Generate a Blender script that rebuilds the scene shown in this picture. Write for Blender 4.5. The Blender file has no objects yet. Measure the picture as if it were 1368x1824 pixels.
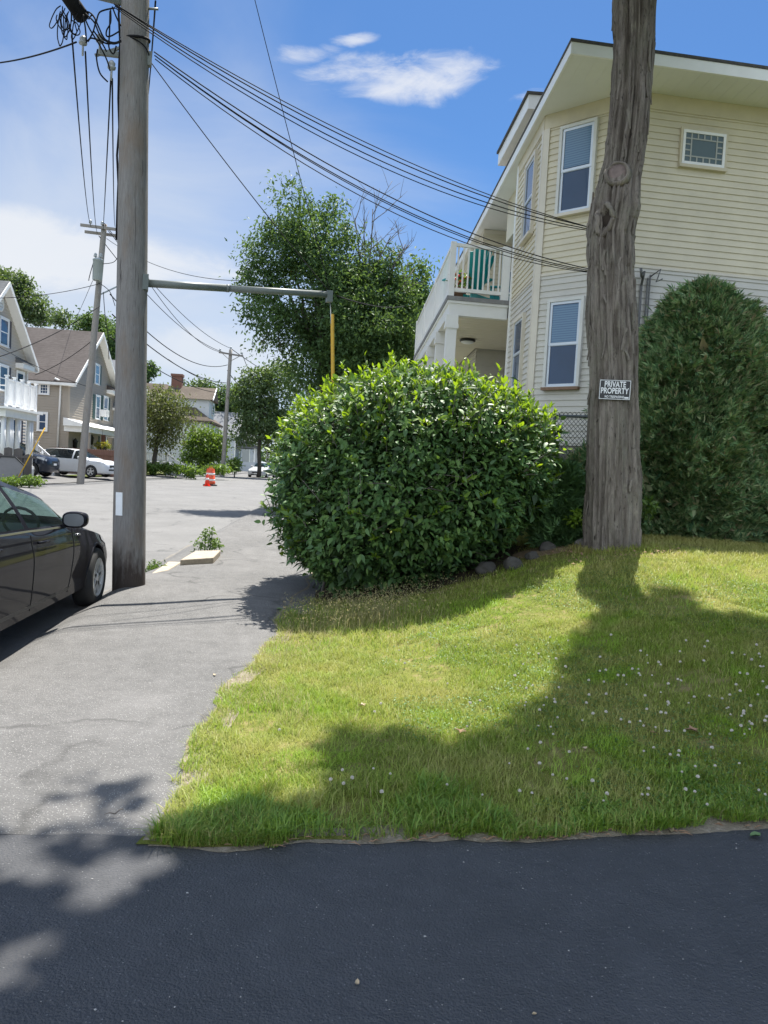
import bpy, bmesh, math, random
import numpy as np
from mathutils import Vector, Matrix, noise as mnoise
PI = math.pi
RNG = np.random.default_rng(11)
random.seed(7)
SC = bpy.context.scene
COL = SC.collection
# ---------------------------------------------------------------- camera frame (photo pixels -> rays)
FPX, PCX, PCY = 1370.0, 684.0, 912.0
YAW, PITCH, ROLL = math.radians(5.4), math.radians(-3.0), math.radians(3.2)
EYE = Vector((0, 0, 1.6))
CM = Matrix.Rotation(-YAW, 3, 'Z') @ Matrix.Rotation(PI/2 + PITCH, 3, 'X') @ Matrix.Rotation(ROLL, 3, 'Z')
def ray(px, py): return CM @ Vector(((px-PCX)/FPX, -(py-PCY)/FPX, -1.0))
def at(px, py, d): return EYE + ray(px, py)*d
def on_plane(px, py, p0, n):
    v = ray(px, py); n = Vector(n); return EYE + v*(((Vector(p0)-EYE).dot(n))/v.dot(n))
def at_z(px, py, z): return on_plane(px, py, (0, 0, z), (0, 0, 1))
def at_x(px, py, x): return on_plane(px, py, (x, 0, 0), (1, 0, 0))
def at_y(px, py, y): return on_plane(px, py, (0, y, 0), (0, 1, 0))
CMT = CM.transposed()
def project(p):
    v = CMT @ (Vector(p)-EYE); return PCX+FPX*v.x/-v.z, PCY-FPX*v.y/-v.z, -v.z
def heading(deg): a = math.radians(deg); return Vector((math.sin(a), math.cos(a), 0))
def lerp(a, b, t): return a+(b-a)*t
def sstep(t): t = min(1, max(0, t)); return t*t*(3-2*t)
# ---------------------------------------------------------------- materials
def new_mat(name):
    m = bpy.data.materials.new(name); m.use_nodes = True
    nt = m.node_tree; return m, nt, nt.nodes['Principled BSDF']
def mix_col(nt, fac, a, b):
    n = nt.nodes.new('ShaderNodeMix'); n.data_type = 'RGBA'
    for k, v in ((6, a), (7, b)):
        if isinstance(v, (tuple, list)): n.inputs[k].default_value = (*v[:3], 1)
        else: nt.links.new(v, n.inputs[k])
    if isinstance(fac, (int, float)): n.inputs[0].default_value = fac
    else: nt.links.new(fac, n.inputs[0])
    return n.outputs[2]
def math_n(nt, op, a, b=None, c=None):
    n = nt.nodes.new('ShaderNodeMath'); n.operation = op
    for k, v in enumerate((a, b, c)):
        if v is None: continue
        if isinstance(v, (int, float)): n.inputs[k].default_value = v
        else: nt.links.new(v, n.inputs[k])
    return n.outputs[0]
def ramp(nt, fac, stops):
    n = nt.nodes.new('ShaderNodeValToRGB'); e = n.color_ramp.elements
    while len(e) < len(stops): e.new(0.5)
    for k, (p, c) in enumerate(stops):
        e[k].position = p; e[k].color = (*c[:3], 1) if isinstance(c, (tuple, list)) else (c, c, c, 1)
    nt.links.new(fac, n.inputs[0]); return n.outputs[0]
def noise_n(nt, scale, detail=4, rough=0.55, coord='Object', stretch=None, dist=0.0):
    tc = nt.nodes.new('ShaderNodeTexCoord'); src = tc.outputs[coord]
    if coord == 'World':
        pass
    if stretch:
        mp = nt.nodes.new('ShaderNodeMapping'); mp.inputs['Scale'].default_value = stretch
        nt.links.new(src, mp.inputs[0]); src = mp.outputs[0]
    n = nt.nodes.new('ShaderNodeTexNoise'); n.inputs['Scale'].default_value = scale
    n.inputs['Detail'].default_value = detail; n.inputs['Roughness'].default_value = rough; n.inputs['Distortion'].default_value = dist
    nt.links.new(src, n.inputs['Vector']); return n.outputs['Fac']
def bump(nt, bsdf, h, strength=0.3, dist=0.02):
    n = nt.nodes.new('ShaderNodeBump'); n.inputs['Strength'].default_value = strength; n.inputs['Distance'].default_value = dist
    nt.links.new(h, n.inputs['Height']); nt.links.new(n.outputs[0], bsdf.inputs['Normal']); return n
def mat_plain(name, col, rough=0.6, var=0.15, scale=6, metal=0.0, spec=0.5, stretch=None, bmp=0.0, bscale=40, coat=0.0):
    m, nt, b = new_mat(name)
    f = noise_n(nt, scale, 5, 0.6, stretch=stretch)
    f = ramp(nt, f, [(0.25, 0.0), (0.75, 1.0)])
    c = mix_col(nt, f, tuple(x*(1-var) for x in col), tuple(min(1, x*(1+var)) for x in col))
    nt.links.new(c, b.inputs['Base Color'])
    b.inputs['Roughness'].default_value = rough; b.inputs['Metallic'].default_value = metal
    b.inputs['Specular IOR Level'].default_value = spec; b.inputs['Coat Weight'].default_value = coat
    b.inputs['Coat Roughness'].default_value = 0.04
    if bmp: bump(nt, b, noise_n(nt, bscale, 4, 0.6, stretch=stretch), bmp, 0.01)
    return m
def mat_leaf(name, cols, rough=0.45, trans=0.35, spec=0.4, patch=None, patch_scale=0.6, tcol=None):
    """leaf material: colour varies leaf by leaf; some light goes through"""
    m, nt, b = new_mat(name)
    g = nt.nodes.new('ShaderNodeNewGeometry')
    k = len(cols)-1
    c = ramp(nt, g.outputs['Random Per Island'], [(i/k, cols[i]) for i in range(k+1)])
    if patch:
        f = noise_n(nt, patch_scale, 3, 0.5)
        f = ramp(nt, f, [(0.45, 0.0), (0.66, 1.0)])
        c = mix_col(nt, f, c, patch)
    nt.links.new(c, b.inputs['Base Color']); b.inputs['Roughness'].default_value = rough; b.inputs['Specular IOR Level'].default_value = spec
    t = nt.nodes.new('ShaderNodeBsdfTranslucent')
    hs = nt.nodes.new('ShaderNodeHueSaturation'); hs.inputs['Value'].default_value = 1.7; hs.inputs['Saturation'].default_value = 1.1
    nt.links.new(c, hs.inputs['Color']); nt.links.new(mix_col(nt, 0.45, hs.outputs[0], tcol or (0.22, 0.30, 0.02)), t.inputs['Color'])
    mx = nt.nodes.new('ShaderNodeMixShader'); mx.inputs[0].default_value = trans
    nt.links.new(b.outputs[0], mx.inputs[1]); nt.links.new(t.outputs[0], mx.inputs[2])
    nt.links.new(mx.outputs[0], nt.nodes['Material Output'].inputs['Surface'])
    return m
def mat_glass(name, col=(0.03, 0.05, 0.06), rough=0.03, spec=0.4, blind=None):
    m, nt, b = new_mat(name)
    b.inputs['Roughness'].default_value = rough; b.inputs['Specular IOR Level'].default_value = spec
    c = mix_col(nt, noise_n(nt, 1.5, 3), tuple(x*0.7 for x in col), tuple(x*1.3 for x in col))
    nt.links.new(c, b.inputs['Base Color']); return m
# ---------------------------------------------------------------- mesh builder
class MB:
    def __init__(s): s.v = []; s.f = []; s.m = []; s.sm = []
    def add(s, verts, faces, mi=0, smooth=False):
        o = len(s.v); s.v += [tuple(p) for p in verts]
        for f in faces: s.f.append([i+o for i in f]); s.m.append(mi); s.sm.append(smooth)
    def quad(s, a, b, c, d, mi=0): s.add([a, b, c, d], [(0, 1, 2, 3)], mi)
    def poly(s, pts, mi=0): s.add(pts, [tuple(range(len(pts)))], mi)
    def box(s, lo, hi, mi=0, fr=None):
        """axis box lo..hi, in the frame fr = (origin, ex, ey, ez) when given"""
        x0, y0, z0 = lo; x1, y1, z1 = hi
        P = [(x0,y0,z0),(x1,y0,z0),(x1,y1,z0),(x0,y1,z0),(x0,y0,z1),(x1,y0,z1),(x1,y1,z1),(x0,y1,z1)]
        if fr: o, ex, ey, ez = fr; P = [o+ex*a+ey*b+ez*c for a, b, c in P]
        s.add(P, [(3,2,1,0),(4,5,6,7),(0,1,5,4),(1,2,6,5),(2,3,7,6),(3,0,4,7)], mi)
    def bar(s, a, b, w, h, mi=0, up=(0,0,1)):
        a = Vector(a); b = Vector(b); ez = b-a; L = ez.length; ez /= L
        ex = ez.cross(Vector(up))
        if ex.length < 1e-4: ex = ez.cross(Vector((0,1,0)))
        ex.normalize(); ey = ex.cross(ez)
        s.box((-w/2, -h/2, 0), (w/2, h/2, L), mi, (a, ex, ey, ez))
    def tube(s, pts, rad, n=8, mi=0, cap=True, smooth=True):
        pts = [Vector(p) for p in pts]; k = len(pts)
        if isinstance(rad, (int, float)): rad = [rad]*k
        o = len(s.v); ref = None
        for i, p in enumerate(pts):
            t = (pts[min(i+1, k-1)]-pts[max(i-1, 0)]); t = t.normalized() if t.length > 1e-9 else Vector((0,0,1))
            if ref is None: ref = t.cross(Vector((0,0,1))) if abs(t.z) < 0.95 else t.cross(Vector((0,1,0)))
            e1 = ref-t*ref.dot(t)
            if e1.length < 1e-6: e1 = t.orthogonal()
            e1.normalize(); ref = e1; e2 = t.cross(e1)
            for j in range(n):
                a = 2*PI*j/n; s.v.append(tuple(p+(e1*math.cos(a)+e2*math.sin(a))*rad[i]))
        for i in range(k-1):
            for j in range(n):
                s.f.append([o+i*n+j, o+i*n+(j+1)%n, o+(i+1)*n+(j+1)%n, o+(i+1)*n+j]); s.m.append(mi); s.sm.append(smooth)
        if cap:
            s.f.append([o+j for j in reversed(range(n))]); s.m.append(mi); s.sm.append(False)
            s.f.append([o+(k-1)*n+j for j in range(n)]); s.m.append(mi); s.sm.append(False)
    def lathe(s, prof, n=24, mi=0, fr=None, smooth=True, close=False):
        """profile [(r, z)] turned about ez of fr"""
        o, ex, ey, ez = fr or (Vector((0,0,0)), Vector((1,0,0)), Vector((0,1,0)), Vector((0,0,1)))
        b = len(s.v); k = len(prof)
        for r, z in prof:
            for j in range(n):
                a = 2*PI*j/n; s.v.append(tuple(o+ex*(r*math.cos(a))+ey*(r*math.sin(a))+ez*z))
        for i in range(k-1 if not close else k):
            i2 = (i+1) % k
            for j in range(n):
                s.f.append([b+i*n+j, b+i*n+(j+1)%n, b+i2*n+(j+1)%n, b+i2*n+j]); s.m.append(mi); s.sm.append(smooth)
        if not close:
            if prof[0][0] > 1e-5: s.f.append([b+j for j in reversed(range(n))]); s.m.append(mi); s.sm.append(False)
            if prof[-1][0] > 1e-5: s.f.append([b+(k-1)*n+j for j in range(n)]); s.m.append(mi); s.sm.append(False)
    def prism(s, poly, off, mi=0):
        """polygon of 3D points extruded by the vector off"""
        n = len(poly); off = Vector(off); P = [Vector(p) for p in poly]; Q = [p+off for p in P]
        s.add(P+Q, [tuple(reversed(range(n))), tuple(range(n, 2*n))]+[(i, (i+1)%n, n+(i+1)%n, n+i) for i in range(n)], mi)
    def build(s, name, mats, parent=None, recalc=True):
        me = bpy.data.meshes.new(name); o0 = Vector((0,0,0))
        base = parent.matrix_world.translation if (parent and parent.get('_w')) else None
        me.from_pydata(s.v, [], s.f); me.validate()
        mats = mats if isinstance(mats, (list, tuple)) else [mats]
        for m in mats: me.materials.append(m)
        if len(me.polygons) == len(s.f):
            me.polygons.foreach_set('material_index', s.m); me.polygons.foreach_set('use_smooth', s.sm)
        if recalc:
            bm = bmesh.new(); bm.from_mesh(me); bmesh.ops.recalc_face_normals(bm, faces=bm.faces); bm.to_mesh(me); bm.free()
        me.update()
        return link(name, me, parent)
def link(name, me, parent=None):
    o = bpy.data.objects.new(name, me); COL.objects.link(o)
    if parent is not None:
        o.parent = parent; o.matrix_parent_inverse = world_of(parent).inverted()
    return o
def world_of(o):
    m = Matrix.LocRotScale(o.location, o.rotation_euler, o.scale)
    if o.parent: m = world_of(o.parent) @ o.matrix_parent_inverse @ m
    return m
def tag(o, label=None, cat=None, group=None, kind=None):
    if label: o['label'] = label
    if cat: o['category'] = cat
    if group: o['group'] = group
    if kind: o['kind'] = kind
    return o
def thing(name, loc, label, cat, group=None):
    o = bpy.data.objects.new(name, None); COL.objects.link(o); o.location = loc; o.empty_display_size = 0.2
    return tag(o, label, cat, group)
def np_mesh(name, verts, faces, mat, parent=None, smooth=False):
    """verts (N,3); faces list of (M,k) arrays"""
    me = bpy.data.meshes.new(name)
    me.vertices.add(len(verts)); me.vertices.foreach_set('co', np.asarray(verts, np.float32).ravel())
    tot = sum(f.size for f in faces); npoly = sum(len(f) for f in faces)
    me.loops.add(tot); me.loops.foreach_set('vertex_index', np.concatenate([f.ravel() for f in faces]).astype(np.int32))
    starts = []; p = 0
    for f in faces:
        starts.append(p+np.arange(len(f))*f.shape[1]); p += f.size
    me.polygons.add(npoly); me.polygons.foreach_set('loop_start', np.concatenate(starts).astype(np.int32))
    if smooth: me.polygons.foreach_set('use_smooth', np.ones(npoly, bool))
    me.materials.append(mat); me.update(calc_edges=True); me.validate()
    return link(name, me, parent)
def unit(a): return a/np.maximum(np.linalg.norm(a, axis=1, keepdims=True), 1e-9)
def leaves_np(P, D, N, L, Wd, rich=False, fold=0.18, curl=0.15):
    """leaf blades at P along D with upper side N"""
    D = unit(D); S = unit(np.cross(D, N)); N = np.cross(S, D)
    n = len(P); L = L[:, None]; Wd = Wd[:, None]
    if rich:
        b = P; l1 = P+D*L*.28-S*Wd*.46+N*Wd*fold; r1 = P+D*L*.28+S*Wd*.46+N*Wd*fold
        m1 = P+D*L*.3; m2 = P+D*L*.66-N*L*curl*.35
        l2 = P+D*L*.62-S*Wd*.40+N*Wd*fold-N*L*curl*.3; r2 = P+D*L*.62+S*Wd*.40+N*Wd*fold-N*L*curl*.3
        t = P+D*L-N*L*curl
        V = np.stack([b, l1, r1, m1, m2, l2, r2, t], 1).reshape(-1, 3); o = np.arange(n)[:, None]*8
        T = np.concatenate([o+np.array([[0, 3, 1]]), o+np.array([[0, 2, 3]]), o+np.array([[4, 7, 5]]), o+np.array([[4, 6, 7]])])
        Q = np.concatenate([o+np.array([[1, 3, 4, 5]]), o+np.array([[3, 2, 6, 4]])])
        return V, [T, Q]
    l = P+D*L*.45-S*Wd*.5+N*Wd*fold; r = P+D*L*.45+S*Wd*.5+N*Wd*fold; t = P+D*L-N*L*curl
    V = np.stack([P, l, r, t], 1).reshape(-1, 3); o = np.arange(n)[:, None]*4
    return V, [np.concatenate([o+np.array([[0, 3, 1]]), o+np.array([[0, 2, 3]])])]
def rand_dirs(n): return unit(RNG.normal(size=(n, 3)))
def crown_points(blobs, n_clumps, per, spread, surf=0.55, density_pow=0.0):
    """clump centres inside the blobs (biased to their surface), then leaves round each clump"""
    B = np.array([[*c, *r] for c, r in blobs], float); vol = (B[:, 3]*B[:, 4]*B[:, 5])**0.75; vol /= vol.sum()
    idx = RNG.choice(len(B), n_clumps, p=vol); d = rand_dirs(n_clumps)
    rad = np.where(RNG.random(n_clumps) < surf, RNG.uniform(.8, 1.04, n_clumps), RNG.random(n_clumps)**(1/3))
    C = B[idx, :3]+d*B[idx, 3:]*rad[:, None]
    k = RNG.poisson(per, n_clumps).clip(1)
    ci = np.repeat(np.arange(n_clumps), k)
    P = C[ci]+RNG.normal(size=(len(ci), 3))*spread*RNG.uniform(.6, 1.25, n_clumps)[ci][:, None]*np.array([1, 1, .75])
    return P, C, d[ci]
def crown(name, blobs, n_clumps, per, spread, leaf, mat, parent, surf=.55, up=.55, keep=None, rich=False, wratio=.5, droop=0.3):
    P, C, out = crown_points(blobs, n_clumps, per, spread, surf)
    if keep is not None: k = keep(P); P = P[k]; out = out[k]
    n = len(P); N = unit(rand_dirs(n)*.75+np.array([0, 0, up])+out*.35)
    D = unit(rand_dirs(n)+out*.5+np.array([0, 0, -droop]))
    L = leaf*RNG.uniform(.65, 1.3, n)
    V, F = leaves_np(P, D, N, L, L*wratio, rich)
    return np_mesh(name, V, F, mat, parent), C
# ---------------------------------------------------------------- exposure, light and layout constants
EXPOSURE = 1.2; SUN_E = 5.0; SKY_S = 0.10; CLOUD_V = 3.9; FILL_CLOUD_V = 7.0; SKY_TINT = (.27, .42, .57, 1)
CARX, CARY = -3.21, 9.60
N_CANOPY = 1500
# outline (photo pixel, height) of the crown's shade on the ground and the sunlit islands inside it
SHADE_PX = [(1180, 1042, .75), (1160, 1085, .6), (1120, 1095, .6), (1075, 1100, .6), (1010, 1190, .45), (1015, 1240, .35), (925, 1290, .25), (830, 1340, .2), (770, 1350, .2), (735, 1305, .25), (600, 1315, .2), (585, 1350, .15), (615, 1405, .1), (570, 1450, .07), (490, 1472, .05), (450, 1425, .08), (405, 1440, .07), (415, 1492, .03), (270, 1506, 0), (250, 1480, 0), (210, 1400, 0), (110, 1410, 0), (180, 1460, 0), (150, 1500, 0), (-60, 1490, 0), (-300, 1560, 0), (-500, 1824, 0), (-400, 2600, 0), (1800, 2600, 0), (1900, 1500, .3), (1700, 1150, .8), (1400, 1128, .75), (1330, 1112, .75), (1260, 1095, .7), (1215, 1068, .7)]
LIT_PX = [[(-60, 1500, 0), (60, 1500, 0), (140, 1540, 0), (210, 1520, 0), (330, 1510, 0), (345, 1545, 0), (250, 1600, 0), (190, 1640, 0), (90, 1640, 0), (100, 1600, 0), (60, 1600, 0), (-60, 1590, 0)], [(-80, 1660, 0), (60, 1660, 0), (110, 1690, 0), (80, 1730, 0), (50, 1790, 0), (-80, 1800, 0)], [(1180, 1150, .7), (1215, 1140, .7), (1200, 1165, .65)], [(215, 1430, 0), (270, 1440, 0), (250, 1475, 0), (200, 1470, 0)]]
CLOVER_PX = [(946, 1425), (858, 1429), (1008, 1399), (983, 1393), (679, 1424), (664, 1381), (694, 1391), (626, 1398), (609, 1384), (611, 1408), (588, 1402), (497, 1309), (666, 1276), (833, 1153), (906, 1371), (1054, 1404), (1236, 1423), (1361, 1428), (1078, 1277), (1105, 1290), (960, 1273), (980, 1304), (984, 1318), (1148, 1247), (1163, 1343), (1262, 1248), (1302, 1312), (1323, 1280)]
# ================================================================ camera, world, sun
cam = bpy.data.cameras.new('camera'); cam_o = bpy.data.objects.new('camera', cam); COL.objects.link(cam_o)
cam_o.location = EYE; cam_o.rotation_euler = CM.to_euler()
cam.sensor_fit = 'VERTICAL'; cam.sensor_height = 24.0; cam.lens = 24.0*FPX/1824.0
cam.clip_start = 0.05; cam.clip_end = 2000
SC.camera = cam_o
SC.view_settings.view_transform = 'Standard'; SC.view_settings.look = 'None'; SC.view_settings.exposure = EXPOSURE; SC.view_settings.gamma = 1
SUN_AZ, SUN_EL = math.radians(15.0), math.radians(65.0)
SUN_DIR = Vector((math.sin(SUN_AZ)*math.cos(SUN_EL), math.cos(SUN_AZ)*math.cos(SUN_EL), math.sin(SUN_EL)))
sl = bpy.data.lights.new('sun', 'SUN'); sl.energy = SUN_E; sl.angle = math.radians(0.5); sl.color = (1, 0.955, 0.88)
so = bpy.data.objects.new('sun', sl); COL.objects.link(so); so.rotation_euler = (-SUN_DIR).to_track_quat('-Z', 'Y').to_euler(); so.location = (0, 0, 40)
w = bpy.data.worlds.new('World'); SC.world = w; w.use_nodes = True
nt = w.node_tree; bg = nt.nodes['Background']; bg.inputs['Strength'].default_value = SKY_S
sky = nt.nodes.new('ShaderNodeTexSky'); sky.sky_type = 'NISHITA'; sky.sun_disc = False
sky.sun_elevation = SUN_EL; sky.sun_rotation = SUN_AZ; sky.air_density = 1.0; sky.dust_density = 0.35; sky.ozone_density = 2.2; sky.altitude = 50
tc = nt.nodes.new('ShaderNodeTexCoord'); DIRV = tc.outputs['Generated']
def dotv(vec):
    n = nt.nodes.new('ShaderNodeVectorMath'); n.operation = 'DOT_PRODUCT'; n.inputs[1].default_value = vec
    nt.links.new(DIRV, n.inputs[0]); return n.outputs['Value']
def wnoise(scale, detail, rough, stretch, dist=0.0, off=(0, 0, 0), rot=(0, 0, 0)):
    mp = nt.nodes.new('ShaderNodeMapping'); mp.inputs['Scale'].default_value = stretch; mp.inputs['Location'].default_value = off; mp.inputs['Rotation'].default_value = rot
    nt.links.new(DIRV, mp.inputs[0])
    n = nt.nodes.new('ShaderNodeTexNoise'); n.inputs['Scale'].default_value = scale; n.inputs['Detail'].default_value = detail
    n.inputs['Roughness'].default_value = rough; n.inputs['Distortion'].default_value = dist
    nt.links.new(mp.outputs[0], n.inputs['Vector']); return n.outputs['Fac']
def cloud(px, py, hw, hh, tilt, soft, nscale, namp, thresh):
    """one cloud: an ellipse of sky round a direction, its edge frayed by noise; returns its cover 0..1"""
    d = ray(px, py).normalized(); a = ray(px+40, py).normalized()-d; a = (a-d*a.dot(d)).normalized(); b = d.cross(a)*-1
    if b.z < 0: b = -b
    t = math.radians(tilt); a2 = a*math.cos(t)+b*math.sin(t); b2 = -a*math.sin(t)+b*math.cos(t)
    u = math_n(nt, 'DIVIDE', dotv(a2), hw/FPX); v = math_n(nt, 'DIVIDE', dotv(b2), hh/FPX)
    r = math_n(nt, 'ADD', math_n(nt, 'MULTIPLY', u, u), math_n(nt, 'MULTIPLY', v, v))
    front = math_n(nt, 'GREATER_THAN', dotv(d), 0.0)
    nz = wnoise(nscale, 7, 0.62, (1, 1, 2.6), 0.6)
    x = math_n(nt, 'ADD', math_n(nt, 'SUBTRACT', 1.0, r), math_n(nt, 'MULTIPLY', math_n(nt, 'SUBTRACT', nz, 0.5), namp))
    mr = nt.nodes.new('ShaderNodeMapRange'); mr.interpolation_type = 'SMOOTHSTEP'
    mr.inputs['From Min'].default_value = thresh; mr.inputs['From Max'].default_value = thresh+soft
    nt.links.new(x, mr.inputs['Value'])
    return math_n(nt, 'MULTIPLY', mr.outputs[0], front)
CW = CLOUD_V
col = sky.outputs[0]
# the general tint of this day's sky
mulc = nt.nodes.new('ShaderNodeMix'); mulc.data_type = 'RGBA'; mulc.blend_type = 'MULTIPLY'; mulc.inputs[0].default_value = 1
nt.links.new(col, mulc.inputs[6]); mulc.inputs[7].default_value = SKY_TINT; col = mulc.outputs[2]
# thin high veil: thick towards the left (west) and low in the sky
lft = (ray(60, 560)).normalized()
veil = math_n(nt, 'ADD', math_n(nt, 'MULTIPLY', math_n(nt, 'SUBTRACT', dotv(lft), 0.80), 4.2), math_n(nt, 'MULTIPLY', math_n(nt, 'SUBTRACT', wnoise(2.2, 6, 0.55, (1, 1, 2.2), 0.8), 0.5), 1.2))
low = math_n(nt, 'MULTIPLY', math_n(nt, 'SUBTRACT', 0.30, dotv((0, 0, 1))), 1.5)
veil = math_n(nt, 'ADD', veil, math_n(nt, 'MAXIMUM', low, -0.25))
mr = nt.nodes.new('ShaderNodeMapRange'); mr.interpolation_type = 'SMOOTHSTEP'; mr.inputs['From Min'].default_value = 0.0; mr.inputs['From Max'].default_value = 1.35; mr.inputs['To Max'].default_value = 0.92
nt.links.new(veil, mr.inputs['Value'])
col = mix_col(nt, mr.outputs[0], col, (CW*0.80, CW*0.87, CW*0.98))
# broken low cumulus band left
band = cloud(90, 455, 330, 75, -6, 0.9, 7.0, 2.6, 0.1)
col = mix_col(nt, math_n(nt, 'MULTIPLY', band, 0.75), col, (CW*1.0, CW*1.02, CW*1.05))
band2 = cloud(400, 640, 200, 70, -5, 0.9, 6.0, 2.2, 0.2)
col = mix_col(nt, math_n(nt, 'MULTIPLY', band2, 0.55), col, (CW*0.98, CW*1.0, CW*1.03))
for a in ((622, 124, 84, 27, 6, 1.4, 12, 3.2, 0.1), (700, 150, 132, 31, -3, 1.1, 9, 2.6, 0.15), (775, 135, 95, 34, 4, 1.4, 12, 3.4, 0.1), (720, 172, 80, 18, -6, 1.2, 12, 2.4, 0.15), (545, 95, 60, 16, 3, 1.8, 16, 3.2, 0.15), (630, 71, 42, 12, 4, 1.5, 18, 2.8, 0.2), (945, 170, 50, 12, 8, 1.8, 16, 3.0, 0.4), (820, 120, 50, 16, 10, 2.0, 14, 3.4, .2)):
    k = cloud(*a)
    col = mix_col(nt, math_n(nt, 'MULTIPLY', k, 0.74), col, (CW*1.0, CW*1.02, CW*1.06))
# bright cloud added to the unseen sky behind the camera to lift shaded surfaces
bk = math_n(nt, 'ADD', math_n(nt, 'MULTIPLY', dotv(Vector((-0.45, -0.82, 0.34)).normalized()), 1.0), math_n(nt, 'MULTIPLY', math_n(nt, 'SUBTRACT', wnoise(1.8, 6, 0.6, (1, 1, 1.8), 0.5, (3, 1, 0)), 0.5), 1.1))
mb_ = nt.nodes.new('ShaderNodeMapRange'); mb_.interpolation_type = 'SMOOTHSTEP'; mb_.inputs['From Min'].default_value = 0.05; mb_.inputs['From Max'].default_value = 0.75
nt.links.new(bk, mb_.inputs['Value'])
col = mix_col(nt, math_n(nt, 'MULTIPLY', mb_.outputs[0], .92), col, (FILL_CLOUD_V*.86, FILL_CLOUD_V*.96, FILL_CLOUD_V*1.12))
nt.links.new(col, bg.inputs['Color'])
# ================================================================ ground and paving
def road_z(y): return -0.1+0.0068*max(0.0, min(y, 110)-2)
def road_r(y): return -2.32+0.028*max(0.0, y-9)
def road_l(y): return -12.6+0.115*max(0.0, min(y, 72)-36)+0.03*max(0, y-72)
def lawn_h(x, y):
    s = sstep((y-2.0)/6.6); return road_z(y)+0.1+0.88*sstep((x+0.35)/4.3)*s
def lawn_left(y): return -0.62+0.1*max(0, y-4)+0.04*math.sin(y*2.1)+0.03*math.sin(y*5.3+1)
def lawn_front(x): return 3.20+0.055*x+0.02*math.sin(x*4.1)+0.015*math.sin(x*9.7+1)
def sheet(name, xs, ys, zf, mat, kind='structure', xf=None, smooth=True):
    V = []; F = []
    nx = len(xs); ny = len(ys)
    for y in ys:
        for x in xs:
            X = xf(x, y) if xf else x
            V.append((X, y, zf(X, y)))
    for j in range(ny-1):
        for i in range(nx-1): F.append((j*nx+i, j*nx+i+1, (j+1)*nx+i+1, (j+1)*nx+i))
    mb = MB(); mb.add(V, F, 0, smooth); o = mb.build(name, mat, recalc=False)
    return tag(o, kind=kind)
def lin(a, b, n): return [a+(b-a)*i/(n-1) for i in range(n)]
def mat_asphalt(name, dark, light, speck, spk=0.5, bmp=0.35, cracks=True, patch=0.5, rough=0.85, spec=0.3):
    m, nt, b = new_mat(name)
    big = ramp(nt, noise_n(nt, 0.55, 5, 0.6), [(0.3, 0.0), (0.7, 1.0)])
    c = mix_col(nt, big, dark, light)
    mid = ramp(nt, noise_n(nt, 7, 4, 0.65), [(0.35, 0.0), (0.75, 1.0)])
    c = mix_col(nt, math_n(nt, 'MULTIPLY', mid, patch*0.5), c, tuple(x*0.62 for x in dark))
    st = ramp(nt, noise_n(nt, 1.6, 6, 0.65, stretch=(1.0, 0.45, 1)), [(0.50, 0.0), (0.72, 1.0)])
    c = mix_col(nt, math_n(nt, 'MULTIPLY', st, 0.35*patch), c, tuple(x*1.35 for x in light))
    tc = nt.nodes.new('ShaderNodeTexCoord')
    vo = nt.nodes.new('ShaderNodeTexVoronoi'); vo.inputs['Scale'].default_value = 95; nt.links.new(tc.outputs['Object'], vo.inputs['Vector'])
    sp = ramp(nt, vo.outputs['Distance'], [(0.10, 1.0), (0.34, 0.0)])
    vc = nt.nodes.new('ShaderNodeSeparateColor'); nt.links.new(vo.outputs['Color'], vc.inputs[0])
    pick = math_n(nt, 'GREATER_THAN', vc.outputs[0], 1-spk)
    c = mix_col(nt, math_n(nt, 'MULTIPLY', math_n(nt, 'MULTIPLY', sp, pick), 0.75), c, speck)
    if cracks:
        vk = nt.nodes.new('ShaderNodeTexVoronoi'); vk.feature = 'DISTANCE_TO_EDGE'; vk.inputs['Scale'].default_value = 0.33
        wv = nt.nodes.new('ShaderNodeTexNoise'); wv.inputs['Scale'].default_value = 1.6; wv.inputs['Detail'].default_value = 6
        nt.links.new(tc.outputs['Object'], wv.inputs['Vector'])
        va = nt.nodes.new('ShaderNodeVectorMath'); va.operation = 'ADD'; nt.links.new(tc.outputs['Object'], va.inputs[0]); nt.links.new(wv.outputs['Color'], va.inputs[1])
        nt.links.new(va.outputs[0], vk.inputs['Vector'])
        ck = ramp(nt, vk.outputs['Distance'], [(0.0, 1.0), (0.016, 0.0)])
        gate = ramp(nt, noise_n(nt, 0.8, 2), [(0.42, 0.0), (0.56, 1.0)])
        c = mix_col(nt, math_n(nt, 'MULTIPLY', math_n(nt, 'MULTIPLY', ck, gate), 0.6), c, tuple(x*0.35 for x in dark))
    nt.links.new(c, b.inputs['Base Color']); b.inputs['Roughness'].default_value = rough; b.inputs['Specular IOR Level'].default_value = spec
    h = math_n(nt, 'ADD', noise_n(nt, 130, 3, 0.7), math_n(nt, 'MULTIPLY', ramp(nt, noise_n(nt, 34, 5, 0.7), [(.35, 0), (.6, 1)]), 0.55))
    h = math_n(nt, 'ADD', h, math_n(nt, 'MULTIPLY', vo.outputs['Distance'], -0.8))
    bump(nt, b, h, bmp, 0.02)
    return m
M_ROAD = mat_asphalt('road_asphalt', (0.125, 0.124, 0.121), (0.165, 0.163, 0.159), (0.36, 0.35, 0.34), 0.4, 0.25)
M_WALK = mat_asphalt('sidewalk_asphalt', (0.128, 0.126, 0.122), (0.178, 0.174, 0.169), (0.52, 0.51, 0.49), 0.45, 0.6, cracks=True, patch=1.0)
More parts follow.
